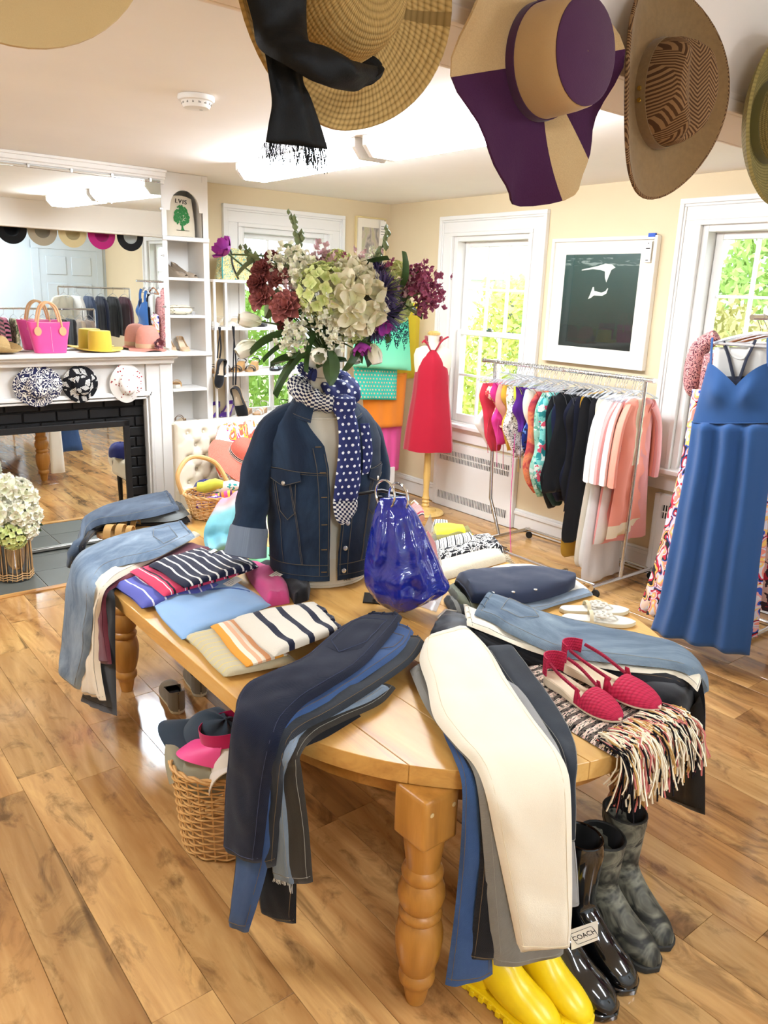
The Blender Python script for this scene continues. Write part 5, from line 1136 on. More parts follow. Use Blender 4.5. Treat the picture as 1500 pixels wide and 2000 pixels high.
b1 = bootpx('glossy black rain boot with a white card tag', (1102, 1912, 1202, 1990), BLKB, BLKB, .325, 'black rain boots', cuffs=(.22, .26), wt=.06)
bootpx('glossy black rain boot next to the camouflage boots', (1145, 1858, 1238, 1942), BLKB, BLKB, .335, 'black rain boots', cuffs=(.25, .29), wt=.06)
bootpx('camouflage rain boot standing between its pair and the black boots', (1192, 1822, 1284, 1898), CAMO, CSOLE, .285, 'camouflage rain boots')
bootpx('camouflage rain boot furthest from the black boots', (1218, 1770, 1306, 1858), CAMO, CSOLE, .305, 'camouflage rain boots')
bl = b1.matrix_basis.translation; nrm = (CAM-bl); nrm.z = 0; nrm.normalize(); k = (bl.x+nrm.x*.10, bl.y+nrm.y*.10, nrm.x, nrm.y)
C4 = [pt(1116, 1856, k), pt(1168, 1836, k), pt(1168, 1798, k), pt(1114, 1816, k)]
tg = adopt(MB().poly(C4, -nrm*.0008).put('card_tag', PAPER, None, smooth=False), b1); tg['label'] = 'white card tag with black lettering'
ex = (C4[1]-C4[0]).normalized(); ey = (C4[3]-C4[0]); ey = (ey-ex*ey.dot(ex)).normalized(); ce = sum(C4, V())/4+nrm*.0006; BZm = Matrix((ex, ey, ex.cross(ey))).transposed().to_4x4(); BZm.translation = ce
W_, H_ = (C4[1]-C4[0]).length, (C4[3]-C4[0]).length
lt = text('COACH', H_*.30, BZm, INK, None, 'lettering', .0002); lt.parent = tg
fr_ = []
for k2 in range(33): a = 2*PI*k2/32; fr_.append(BZm @ V((math.copysign(min(1, abs(math.cos(a))*1.25), math.cos(a))*W_*.40, math.copysign(min(1, abs(math.sin(a))*1.5), math.sin(a))*H_*.27, 0)))
fo = MB().tube(fr_, .0006, 4, cap=False).put('tag_border', INK, None); fo.parent = tg
# ------------------------------------------------------------------ dress form with denim jacket, scarf and flowers
DC = V((1.60, 2.36, TZ)); vw = DC-CAM; vw.z = 0; vw.normalize(); fc = -vw; rc = V((vw.y, -vw.x, 0))
ANG = math.radians(14); FR = fc*math.cos(ANG)+rc*math.sin(ANG); XR = rc*math.cos(ANG)-fc*math.sin(ANG)
def D(x, y, z): return V((DC.x, DC.y, 0))+XR*x-FR*y+V((0, 0, z))       # x viewer's right, y away, z world
FP = (DC.x, DC.y, fc.x, fc.y)
def fpx(u, v, d=0): return pt(u, v, off(FP, d))
def table_of(tab):
    zs = [r[0] for r in tab]
    def f(z):
        z = min(max(z, zs[0]), zs[-1]); i = max(k for k in range(len(zs)) if zs[k] <= z); i = min(i, len(zs)-2); t = (z-zs[i])/(zs[i+1]-zs[i]); t = t*t*(3-2*t) if False else t
        return [lerp(a, b, t) for a, b in zip(tab[i][1:], tab[i+1][1:])]
    return f
FORM = fabric('form_linen', '#e4d9c0', .85, .06)
df = thing('dress_form', 'cream linen dress form standing on the table', 'dress form', DC)
ft = table_of([(.692, .165, .135), (.76, .160, .13), (.88, .125, .095), (1.0, .135, .10), (1.14, .155, .118), (1.24, .155, .105), (1.32, .12, .075), (1.37, .055, .05), (1.45, .05, .048)])
def ell(f, z, g=0, n=32): a, b = f(z)[:2]; return [D((a+g)*math.sin(2*PI*k/n), -(b+g)*math.cos(2*PI*k/n), z) for k in range(n)]
MB().loft([ell(ft, z) for z in [.692, .72, .76, .82, .88, .94, 1.0, 1.07, 1.14, 1.2, 1.24, 1.28, 1.32, 1.35, 1.37, 1.41, 1.45]]).put('form_torso', FORM, df)
MB().loft([ell(ft, .694, .003), ell(ft, .702, .004)]).put('base_band', FORM, df)
def onform(s, x, z, size):
    a, b = ft(z)[:2]; p = D(x, -b*math.sqrt(1-(x/a)**2)-.002, z); zz = V((0, 0, 1)); M = Matrix((XR, zz, XR.cross(zz))).transposed().to_4x4(); M.translation = p
    return text(s, size, M, INK, df, 'stamp')
onform('BREVETE S.G.D.G.', .06, .735, .014); onform('20406', .062, .716, .014); onform('SOUAL', .05, .765, .022)
MB().box((-.02, -.012, -.02), (.02, .012, .02)).put('side_tab', BLKL, df, bevel=.003).matrix_basis = Matrix.Translation(D(-.15, -.08, .745)-df.location+df.location) @ Matrix.Rotation(.5, 4, 'Z') @ Matrix.Scale(.5, 4)
ts = thing('white_shirt', 'plain off-white tee worn under the denim jacket', 'shirt', DC+V((0, 0, .08)))
MB().loft([ell(ft, z, .006) for z in (.80, .88, .95, 1.02, 1.1, 1.16, 1.22, 1.27, 1.31)], cap=False).put('shirt_body', fabric('off_white_jersey', '#e9e1cd', .9), ts, solid=.003)
MB().tube(ell(ft, 1.312, .006)+[ell(ft, 1.312, .006)[0]], .005, 6, cap=False).put('neck_rib', fabric('off_white_jersey', '#e9e1cd', .9), ts)
D_JKT = denim('jacket_denim', '#0a1427', '#3b536d', amt=.62)
jt = table_of([(.742, .200, .158, .05, .10), (.775, .202, .158, .05, .10), (.90, .204, .158, .05, .14), (1.05, .210, .160, .06, .20), (1.15, .215, .160, .09, .26), (1.23, .214, .148, .16, .30), (1.29, .195, .125, .42, .40), (1.335, .155, .10, .65, .55), (1.37, .105, .085, .85, .7), (1.392, .085, .078, .95, .8)])
def J(q, z, o=0):
    """q -1..0 viewer's left panel from back to its front edge; 0..1 the right one from front edge to back"""
    a, b, l, r = jt(z); ph = -l-(PI-l)*(-q) if q < 0 else r+(PI-r)*q
    w = .006*nz((q*3, z*9, 1), 1)+.0035*nz((q*9, z*26, 4), 1)
    return D((a+w+o)*math.sin(ph), -(b+w+o)*math.cos(ph), z)
jk = thing('denim_jacket', 'dark blue denim jacket with silver buttons on the dress form', 'jacket', DC+V((0, 0, .05)))
zs = [.742+.65*k/44 for k in range(45)]
for nm, q0, q1 in (('left_body', -1, -.0001), ('right_body', .0001, 1)):
    mb = MB(); mb.grid(lambda a, b: J(lerp(q0, q1, a), .728+.664*b), 36, 44, (.5, .65)); mb.put(nm, D_JKT, jk, solid=.004)
ST = plain('jacket_stitch', '#564f44', .8)
def jseam(P, name='seam', r=.0009, mat=ST, par=None, o=.0035, n=10):
    pts = []
    for (q0, z0), (q1, z1) in zip(P, P[1:]):
        for k in range(n+1): pts.append(J(lerp(q0, q1, k/n), lerp(z0, z1, k/n), o))
    return MB().tube(pts, r, 5).put(name, mat, par or jk)
for s in (-1, 1):
    jseam([(s*.6, 1.135), (s*.30, 1.14), (s*.004, 1.13)], 'yoke_seam', .0014); jseam([(s*.6, 1.128), (s*.3, 1.133), (s*.004, 1.123)], 'yoke_seam')
    jseam([(s*.5, .79), (s*.3, .79), (s*.004, .79)], 'waistband_seam', .0014); jseam([(s*.5, .75), (s*.004, .75)], 'waistband_seam')
    jseam([(s*.16, .79), (s*.19, .95), (s*.23, 1.13)], 'panel_seam', .0011); jseam([(s*.168, .79), (s*.198, .95), (s*.238, 1.13)], 'panel_seam')
    jseam([(s*.29, .79), (s*.33, 1.0), (s*.36, 1.13)], 'panel_seam'); jseam([(s*.06, .75), (s*.062, 1.0), (s*.065, 1.22)], 'placket_seam', .0014); jseam([(s*.01, .75), (s*.01, 1.2)], 'placket_edge', .0014)
    mb = MB(); mb.grid(lambda a, b: J(s*lerp(.155, .365, a), lerp(1.135, 1.10-.022*(1-abs(2*a-1)), b), .006), 10, 4, (.1, .05)); fl_ = mb.put('pocket_flap', D_JKT, jk, solid=.003)
    jseam([(s*.157, 1.103), (s*.26, 1.082), (s*.363, 1.103)], 'flap_stitch', .0012, par=fl_, o=.0105)
    jseam([(s*.19, 1.09), (s*.2, .985), (s*.255, .955), (s*.31, .985), (s*.33, 1.09)], 'pocket_outline', .0014)
    bt = MB().lathe([(.0005, .004), (.006, .0035), (.008, .001), (.008, -.002)], 14).put('button', BUTTON, fl_); p = J(s*.26, 1.092, .011); n_ = (p-D(0, 0, 1.092)).normalized()
    bt.matrix_basis = Matrix.Translation(p) @ V((0, 0, 1)).rotation_difference(n_).to_matrix().to_4x4()
for k, z in enumerate((.765, .85, .945, 1.045, 1.135, 1.225)):
    p = J(.035, z, .005); n_ = (p-D(0, 0, z)).normalized(); bt = MB().lathe([(.0005, .005), (.004, .005), (.0085, .003), (.0085, -.002)], 14).put('button', BUTTON, jk); bt.matrix_basis = Matrix.Translation(p) @ V((0, 0, 1)).rotation_difference(n_).to_matrix().to_4x4()
    jseam([(-.05, z), (-.018, z)], 'buttonhole', .0022, THREAD)
for s in (-1, 1):       # collar
    def cf(a, b): 
        ph = lerp(.55, PI, a)*s; rr = .088+.035*b+.02*b*(1-a); return D(rr*math.sin(ph)*1.05, -rr*math.cos(ph), 1.40-.012*(1-a)-.055*b*(1+.5*(1-a)**3))
    cl = MB().grid(cf, 16, 5, (.2, .06)).put('collar', D_JKT, jk, solid=.004)
    MB().tube([cf(k/14, .9)+FR*.003 for k in range(15)], .0012, 4).put('collar_stitch', ST, cl)
def sleeve(P, R, nm='sleeve', fl=1.0):
    P = [D(*p) for p in P]; n = 26; pts = [cr(P, k/n) for k in range(n+1)]; rs = [R[0]+(R[1]-R[0])*k/n+.005*math.sin(k*1.1)*(k/n) for k in range(n+1)]
    mb = MB().tube(pts, rs, 18, flat=fl); 
    for v in mb.v: v += V((1, 1, 1))*0.004*nz(v, 22, 2)
    mb.uv = [(u[0]*.35, u[1]) for u in mb.uv]
    o = mb.put(nm, D_JKT, jk); MB().tube([p+XR*0 for p in [pts[0]+(pts[0]-pts[1])*0]+[pts[0]]], .001, 4); return pts, rs, o
pts, rs, so = sleeve([(-.09, .01, 1.315), (-.185, .0, 1.265), (-.245, -.01, 1.12), (-.268, -.015, .98), (-.285, -.03, .885)], (.052, .062))
d = (pts[-1]-pts[-3]).normalized(); MB().tube([pts[-1]-d*.03, pts[-1]-d*.02, pts[-1]+d*.03, pts[-1]+d*.075, pts[-1]+d*.08], [.066, .07, .073, .078, .06], 18).put('rolled_cuff', denim('cuff_inside', '#6c7685', '#8e99a6'), jk)
MB().tube([p+FR*.0 for p in [J(-.52, z, .004) for z in (1.34, 1.28, 1.2, 1.12)]], .0018, 5).put('armhole_seam', ST, jk)
sleeve([(.09, .02, 1.31), (.18, .03, 1.24), (.228, .05, 1.1), (.238, .06, .94), (.236, .065, .86)], (.048, .046))
# scarf
sc = thing('polka_scarf', 'navy scarf with white polka dots and houndstooth border round the neck', 'scarf', D(0, 0, 1.35))
DOT = dots('navy_polka', '#2a3164', '#eef0f2', .024, .2); 
def hound():
    t = NT('houndstooth'); c = t.n('TexChecker'); t.set(c.inputs[0], t.uv()); c.inputs['Scale'].default_value = 115; c.inputs[1].default_value = lin('#24284a'); c.inputs[2].default_value = lin('#e9e6de'); t.bump(t.noise(t.uv(), 20, 3), .3, .004); return t.out(c.outputs[0], .8, .2)
HND = hound()
def wrap(a0, a1, z0, z1, rad, tr, mat, nm, sx=1.0):
    n = 30; pts = []; rs = []
    for k in range(n+1): a = lerp(a0, a1, k/n); pts.append(D(rad*math.sin(a)*sx, -rad*.85*math.cos(a), lerp(z0, z1, k/n)+.006*math.sin(a*3))); rs.append(tr*(1+.12*math.sin(k*1.3)))
    mb = MB().tube(pts, rs, 16, flat=.72); mb.uv = [(u[0]*.25, u[1]) for u in mb.uv]
    for v in mb.v: v += (v-DC).normalized()*.006*nz(v, 30, 3)
    return mb.put(nm, mat, sc)
wrap(-3.0, .5, 1.425, 1.36, .082, .05, HND, 'houndstooth_wrap', 1.05); wrap(-.1, 3.2, 1.385, 1.45, .082, .052, DOT, 'dotted_wrap', 1.05); wrap(-2.2, -.7, 1.475, 1.465, .075, .026, DOT, 'dotted_fold')
kn = MB().lathe([(.0005, -.045), (.03, -.035), (.046, 0), (.04, .03), (.0005, .045)], 20, D(.045, -.105, 1.36)); kn.uv = [(u[0]*.25, u[1]) for u in kn.uv]; kn.put('knot', DOT, sc)
rows = []
for x, y, z, w in ((.045, -.125, 1.355, .035), (.055, -.15, 1.28, .040), (.055, -.165, 1.2, .044), (.05, -.172, 1.1, .05), (.042, -.172, 1.03, .048)): rows.append((D(x-w, y, z), D(x+w, y+.02, z)))
tl = Sheet(rows, .016, 14, 6, .004, 14, 2, folds=1.5, fa=.005); tl.put('hanging_tail', DOT, sc)
rows = [(D(.042-.048, -.172, 1.032), D(.042+.048, -.152, 1.032)), (D(-.004, -.174, 1.0), D(.088, -.155, .995)), (D(.006, -.174, .965), D(.06, -.16, .955)), (D(.024, -.174, .945), D(.034, -.17, .943))]
Sheet(rows, .012, 10, 5, .002, 14, 2).put('tail_border', HND, sc)
rows = [(D(.10, -.125, 1.3), D(.135, -.12, 1.3)), (D(.108, -.145, 1.2), D(.15, -.12, 1.2)), (D(.105, -.15, 1.12), D(.135, -.13, 1.12))]; Sheet(rows, .01, 8, 5, .003, 14, 5).put('second_tail', DOT, sc)
# flowers in a pot on the neck
fw_ = thing('flower_bouquet', 'big mixed bouquet of hydrangeas tulips and lilac in a pot above the scarf', 'flower arrangement', D(0, 0, 1.452)); PT = D(0, 0, 0)
MB().lathe([(.001, 1.452), (.045, 1.452), (.055, 1.48), (.062, 1.52), (.066, 1.55), (.06, 1.55), (.05, 1.5)], 28, (PT.x, PT.y, 0)).put('pot', plain('white_glaze', '#e8e2d2', .35), fw_)
S0 = D(0, 0, 1.53)
def blo(kind, mat, u, v, r, d=.06, dr=None, seed=1, stem=True):
    c = fpx(u, v, d); dd = (c-S0).normalized()*.6+fc*.6 if dr is None else rc*dr[0]+V((0, 0, 1))*dr[1]+fc*dr[2]
    place_bloom(fw_, {'hydrangea': 'hydrangea_bloom', 'bighydrangea': 'hydrangea_bloom', 'peony': 'peony_bloom', 'tulip': 'tulip_bloom', 'cluster': 'lilac_cluster', 'spiky': 'thistle_bloom', 'anemone': 'anemone_bloom'}[kind], kind, mat, c, dd, r, seed, S0+V((random.gauss(0, .015), random.gauss(0, .015), 0)) if stem else None)
random.seed(77)
for a in [('hydrangea', GRP, 630, 568, .082, .12), ('bighydrangea', CRP, 690, 592, .098, .12), ('bighydrangea', CRP, 690, 552, .07, .08, None, 2), ('hydrangea', GRP, 770, 545, .055, .0), ('hydrangea', GRP, 660, 520, .05, .02), ('hydrangea', GRP, 775, 600, .05, .0),
          ('peony', ROSEP, 560, 600, .062, .13), ('peony', MARP, 512, 528, .042, .06), ('peony', MARP, 506, 553, .045, .08), ('peony', ROSEP, 545, 545, .045, .06), ('peony', ROSEP, 512, 583, .05, .08), ('peony', MARP, 556, 628, .035, .08), ('peony', MARP, 528, 500, .025, .03),
          ('tulip', WHP, 510, 628, .04, .12, (-.9, .1, .3)), ('tulip', WHP, 502, 668, .042, .10, (-.8, -.5, .3)), ('tulip', WHP, 622, 690, .042, .15, (.05, -.1, 1)), ('tulip', WHP, 728, 672, .036, .12, (.25, -.95, .2)), ('tulip', WHP, 690, 680, .03, .05, (.2, -.7, .4)),
          ('cluster', WHP, 640, 628, .062, .15), ('cluster', WHP, 652, 660, .058, .15, None, 2), ('cluster', WHP, 578, 645, .062, .14), ('cluster', WHP, 568, 668, .062, .13, None, 2), ('cluster', WHP, 568, 512, .075, .05), ('cluster', WHP, 596, 522, .08, .04, None, 3), ('cluster', PKP, 630, 515, .08, .03), ('cluster', PKP, 650, 530, .07, .02, None, 2), ('cluster', WHP, 590, 560, .07, .08, None, 3), ('cluster', PKP, 575, 575, .06, .06), ('cluster', WHP, 720, 515, .06, .0), ('cluster', PKP, 785, 565, .07, .02),
          ('spiky', PURP, 745, 570, .07, .08), ('spiky', PURP, 750, 612, .07, .08), ('spiky', PURP, 732, 635, .055, .06), ('spiky', PURP, 738, 535, .05, .04),
          ('anemone', MAGP, 446, 496, .055, .04, (-.5, .5, .5)), ('anemone', MAGP, 744, 632, .04, .11, (.3, -.4, .6)), ('anemone', MAGP, 704, 668, .05, .12, (.2, -.9, .3)), ('anemone', MAGP, 716, 548, .03, .1),
          ('cluster', WHP, 612, 605, .06, .13, None, 2), ('cluster', WHP, 545, 520, .06, .04), ('bighydrangea', WHP, 600, 540, .055, .06, None, 3), ('cluster', PKP, 700, 520, .06, .02, None, 2), ('hydrangea', GRP, 690, 640, .05, .08, None, 2), ('cluster', LILP, 830, 568, .085, .06), ('cluster', LILP, 815, 548, .07, .04, None, 2), ('cluster', LILP, 838, 590, .07, .06, None, 3), ('cluster', LILP, 818, 530, .05, .04), ('cluster', LILP, 672, 522, .05, .03), ('cluster', LILP, 752, 528, .05, .02, None, 2)]: blo(*a)
for (u, v, u1, v1, L, m, d) in [(560, 655, 505, 670, .13, LEAFD, .11), (575, 665, 512, 690, .12, LEAFD, .1), (600, 690, 548, 738, .17, LEAFD, .14), (600, 700, 560, 700, .12, LEAFD, .1), (620, 650, 600, 690, .13, LEAFD, .1), (640, 640, 690, 650, .13, LEAFD, .08), (660, 650, 640, 700, .13, LEAFD, .09), (680, 640, 720, 690, .14, LEAFD, .08), (700, 650, 690, 700, .13, LEAFD, .1), (730, 640, 700, 690, .12, LEAFD, .06), (640, 680, 648, 735, .12, LEAFD, .13), (690, 530, 730, 505, .12, LEAFD, .06), (780, 560, 792, 520, .11, LEAFD, .06), (800, 580, 780, 600, .11, LEAFD, .05), (590, 540, 550, 520, .12, LEAFG, .03), (610, 530, 580, 490, .12, LEAFG, .02), (530, 540, 500, 500, .1, LEAFG, .02), (500, 510, 480, 520, .08, LEAFG, .03), (600, 600, 570, 620, .12, LEAFD, .06), (560, 630, 590, 600, .12, LEAFD, .05), (720, 600, 760, 650, .13, LEAFD, .04), (660, 610, 640, 650, .14, LEAFD, .05), (590, 640, 640, 640, .13, LEAFD, .07), (620, 720, 660, 700, .1, LEAFD, .06), (760, 590, 800, 600, .12, LEAFD, .02), (540, 560, 530, 600, .11, LEAFG, .02), (700, 620, 720, 660, .12, LEAFD, .02), (655, 590, 680, 620, .13, LEAFD, .02), (515, 560, 540, 590, .1, LEAFD, .01)]:
    a = fpx(u, v, d); b = fpx(u1, v1, d+.01); place_leaf(fw_, a, b-a, L*1.05, m, random.uniform(-.6, .6)).rotation_mode = 'XYZ'
for (P, nbud) in (([(620, 560), (592, 500), (582, 460), (568, 415)], 16), ([(730, 570), (738, 520), (747, 480), (756, 440)], 15), ([(560, 560), (515, 520), (490, 495), (474, 478)], 8)):
    Q = [fpx(u, v, .03) for u, v in P]; MB().tube([cr(Q, k/14) for k in range(15)], [.004*(1-.6*k/14) for k in range(15)], 6).put('flower_spike', STEMM, fw_)
    mb = MB()
    for k in range(nbud):
        t_ = .45+.55*k/nbud; p = cr(Q, t_)+V((random.gauss(0, .008), random.gauss(0, .008), random.gauss(0, .004))); r = .011*(1.35-t_)+.003; mb.lathe([(.0005, -r*1.3), (r*.8, -r*.4), (r*.9, r*.3), (.0005, r*1.5)], 8, p)
    tag(mb.put('buds', LEAFG, fw_), kind='stuff')
P = [fpx(520, 500, .03), fpx(480, 498, .04), fpx(452, 497, .04)]; MB().tube([cr(P, k/8) for k in range(9)], .003, 6).put('stem', STEMM, fw_)
# ------------------------------------------------------------------ blue patent bag on a stand
BPAT = NT('blue_patent'); n_ = BPAT.noise(BPAT.uv(src='Object'), 11, 4, .55, .8); BPAT.bump(n_, .6, .02); BPAT = BPAT.out('#12228c', .09, .6, Coat_Weight=.6)
BP = (1.60, 1.93, fc.x, fc.y)
bs = thing('bag_stand', 'black metal stand holding the blue patent bag', 'stand', atz(735, 1172, TZ)); b0 = atz(735, 1172, TZ); bq = pt(722, 1120, BP); bq = V((b0.x, b0.y, 0))
MB().poly([b0+rc*a_+fc*b_ for a_, b_ in ((-.05, .03), (.06, .05), (.07, -.05), (-.04, -.06))], (0, 0, .006)).put('foot_plate', DARKM, bs, smooth=False, bevel=.001)
hb = pt(722, 975, (b0.x, b0.y, fc.x, fc.y)).z
MB().tube([b0+V((0, 0, .004)), V((b0.x, b0.y, hb+.012))], .009, 10).put('post', DARKM, bs)
MB().tube([pt(700, 965, (b0.x, b0.y, fc.x, fc.y)), pt(745, 958, (b0.x, b0.y, fc.x, fc.y)), pt(792, 968, (b0.x, b0.y, fc.x, fc.y))], .006, 8).put('top_bar', DARKM, bs)
bb = thing('patent_bag', 'shiny cobalt blue patent bag hanging from ring handles', 'handbag', pt(790, 1188, BP))
prof = [(972, 742, 792, .012), (985, 737, 800, .03), (1000, 731, 812, .05), (1040, 722, 832, .075), (1080, 714, 850, .085), (1110, 711, 864, .09), (1138, 712, 878, .09), (1152, 718, 862, .085), (1170, 732, 838, .07), (1186, 756, 806, .045), (1192, 772, 792, .015)]
rings = []; n = 48; kk = 40; PV = off(BP, .0)
for j in range(kk+1):
    a = cr([V(p[:3]) for p in prof], j/kk); th = cr([V((p[3], 0, 0)) for p in prof], j/kk).x; L, R = pt(a.y, a.x, PV), pt(a.z, a.x+ (6 if 20 < j < 30 else 0), PV); c = (L+R)/2; h = (R-L)/2; r = []
    for k in range(n):
        t_ = 2*PI*k/n; fo = 1+.10*math.sin(5*t_+.9*math.sin(j*.16)+.12*j)*min(1, (kk-j)/14)+.11*math.sin(9*t_-.1*j)
        p = c+h*math.cos(t_)+fc*(th*math.sin(t_)*fo); p += fc*(.03*nz(p, 10, 3)+.014*nz(p, 24, 5))*math.sin(t_)+V((0, 0, .006*nz(p, 15, 8))); r.append(p)
    rings.append(r)
MB().loft(rings).put('bag_body', BPAT, bb, angle=1.5)
for u, v in ((752, 966), (778, 972)):
    c = pt(u, v, BP); ax = (rc*.6+fc*.8).normalized(); MB().tube([c+ax*(.048*math.cos(q*PI/18))+V((0, 0, .048*math.sin(q*PI/18))) for q in range(37)], .0042, 8, cap=False).put('ring_handle', CHROME, bb)
# ------------------------------------------------------------------ tufted chair and what lies on it
ch = thing('tufted_chair', 'cream button-tufted upholstered chair beside the fireplace', 'chair', (2.45, 4.7, 0)); UPH = fabric('cream_upholstery', '#e9dfc8', .9, .07)
BX0, BX1, BZ0, BZ1, BYF = 2.125, 2.80, .40, .875, 4.90
btn = [(BX0+.085+.115*i+(.0575 if j % 2 else 0), .80-.085*j) for j in range(5) for i in range(6) if BX0+.085+.115*i+(.0575 if j % 2 else 0) < BX1-.04]
def bk_(a, b):
    x, z = lerp(BX0, BX1, a), lerp(BZ0, BZ1, b); e = min(1, 6*min(a, 1-a), 5*(1-b)+.0)**.5; dpt = min(math.hypot(x-p, z-q) for p, q in btn); y = BYF-.05*e+.035*math.exp(-(dpt/.022)**2)
    for p, q in btn:
        for sx in (-1, 1):
            vx, vz = sx*.0575, -.085; L2 = vx*vx+vz*vz; s_ = ((x-p)*vx+(z-q)*vz)/L2
            if 0 < s_ < 1: dd = abs((x-p)*vz-(z-q)*vx)/math.sqrt(L2); y += .008*math.exp(-(dd/.007)**2)
    return V((x, y, z))
mb = MB(); mb.grid(bk_, 70, 50, (.7, .5)); mb.put('back_cushion', UPH, ch, fixn=False)
boxo('back_frame', (BX0, BYF-.004, .3), (BX1, BYF+.06, BZ1-.003), UPH, ch, .02)
for p, q in btn: MB().lathe([(.0005, .006), (.007, .004), (.008, 0)], 10).put('tuft_button', UPH, ch).matrix_basis = Matrix.Translation((p, BYF-.018, q)) @ Matrix.Rotation(PI/2, 4, 'X')
mb = MB().box((BX0+.0, 4.36, .27), (BX1, BYF-.02, .44)); mb.put('seat_cushion', UPH, ch, bevel=.05, seg=4)
MB().tube([(BX0, 4.375, .40), (BX1, 4.375, .40)], .055, 14).put('front_roll', UPH, ch)
for x in (BX0+.05, BX1-.05):
    for y in (4.42, 4.92): MB().tube([(x, y, .3), (x, y, .001)], [.022, .015], 10).put('leg', plain('black_leg', '#15120f', .4), ch)
FLW = printed('bright_floral', [(0, '#f3efe6'), (.45, '#e8604a'), (.66, '#f2c23e'), (.78, '#d9307f'), (.88, '#f3efe6')], 17, .7, 1.2, use='mix')
t = thing('floral_pillow', 'bright floral scarf cushion propped on the tufted chair', 'cushion', (2.5, 4.8, .45))
rings = []
for j in range(15):
    a = j/14*2-1; e = (1-abs(a)**4)**.5; rings.append([V((2.55+a*.20, 4.775+.055*e*math.cos(k/20*2*PI), .66+.21*(.35+.65*e)*math.sin(k/20*2*PI)*1.0)) for k in range(20)])
uv = [(j/14*.4, k/20*.4) for j in range(15) for k in range(20)]; MB().loft(rings, uvs=uv).put('cushion_body', FLW, t)
CORAL = straw('coral_straw', '#f08872', '#d45a4c', .8, 75); BWR = stripes('black_white_ribbon', [(0, '#f2ede2'), (.3, '#18171a'), (.5, '#f2ede2'), (.7, '#18171a')], .025, 1)
p0 = aty(470, 888, 4.62); t = hat('coral_sun_hat', 'wide coral sun hat with striped ribbon leaning on the chair', Matrix.Translation(p0) @ Matrix.Rotation(.35, 4, 'Z') @ Matrix.Rotation(math.radians(38), 4, 'X'), CORAL, CORAL, BWR, .205, .205, .088, None, .12, lambda p, a, f: p+V((0, 0, -.055*f*f+.012*math.sin(4*a)*f)), 'round', bandh=.028)
MB().tube([V((-.03+.016*math.cos(q*PI/10), -.096, .012+.016*math.sin(q*PI/10))) for q in range(21)], .005, 6, cap=False).put('buckle_ring', plain('bone_ring', '#e6d3ae', .4), t)
cap_('navy_baseball_cap', 'navy blue cap with embroidered edge on the chair seat', TM(V((2.16, 4.52, .445)), -.9, 0, 0), fabric('navy_cap_cotton', '#2a2f6e', .8), fabric('navy_cap_cotton', '#2a2f6e', .8), .085)
# baskets and scarves at the table's far end
bc2 = atz(425, 1022, TZ); bc2 = V((bc2.x+.05, bc2.y+.10, TZ+.003)); basket('square-rimmed wicker basket of scarves at the far end of the table', bc2, .15, .12, .11, .78, 12, 26, WICKP, 'scarf_basket', .004, -.5)
P = [bc2+V((-.14, .08, .11)), bc2+V((-.15, .1, .2)), bc2+V((-.05, .17, .26)), bc2+V((.08, .18, .22)), bc2+V((.13, .13, .11))]; MB().tube([cr(P, k/20) for k in range(21)], .011, 8).put('handle', WICKP, None); adopt(bpy.data.objects['handle'] if False else COL.objects[-1], [o for o in COL.objects if o.name.startswith('scarf_basket')][0])
for i, (lb, m, dx, dy, dz) in enumerate([('purple patterned scarf rolled in the wicker basket', printed('purple_print', [(0, '#5a2a8c'), (.6, '#e6def0'), (.75, '#5a2a8c')], 60, .7), -.06, -.05, .085), ('orange and pink striped scarf in the wicker basket', stripes('orange_pink', [(0, '#f08a2c'), (.3, '#e2528c'), (.6, '#f6c64a'), (.8, '#6a2a5a')], .05, 1), .02, -.045, .10), ('white scarf with turquoise lettering print in the wicker basket', printed('turquoise_print', [(0, '#f0eee6'), (.62, '#38a9a6'), (.8, '#f0eee6')], 70, .7, 1.0), .06, .02, .13), ('lime yellow scarf at the back of the wicker basket', fabric('lime_cloth', '#d4d84e', .8), -.01, .05, .14)]):
    t = thing('rolled_scarf', lb, 'scarf', bc2+V((dx, dy, dz-.03)), 'scarves in the basket'); e = V((.8, -.5, .0)); P = [bc2+V((dx, dy, dz))+e*s_+V((0, 0, .01*math.sin(s_*40))) for s_ in (-.065, -.03, 0, .03, .065)]; mb = MB().tube(P, [.022, .028, .03, .027, .02], 14); mb.uv = [(u[0]*.2, u[1]) for u in mb.uv]; mb.put('scarf_body', m, t)
def ombre():
    t = NT('pink_turquoise_ombre'); sp = t.n('SeparateXYZ'); t.set(sp.inputs[0], t.uv()); n = t.math('ADD', sp.outputs[1], t.math('MULTIPLY', t.noise(t.uv(), 7, 2), .08)); t.bump(t.noise(t.uv(), 26, 3), .3, .005)
    return t.out(t.ramp(n, [(.05, '#d68aa6'), (.13, '#e89a94'), (.19, '#8fd0d2'), (.28, '#7cc6d6'), (.40, '#a7dfe6')]), .75, .2)
t = thing('ombre_scarf', 'pink and turquoise scarf spilling from the basket beside the jacket sleeve', 'scarf', atz(430, 1075, TZ))
Sheet(rowsof([(428, 985, .84, 500, 962, .86), (412, 1005, .82, 505, 985, .84), (400, 1030, .78, 500, 1020, .78), (398, 1055, .73, 480, 1050, .73), (404, 1078, .70, 470, 1070, .70)]), .03, 16, 6, .016, 11, 8, folds=2, fa=.012).put('scarf_body', ombre(), t)
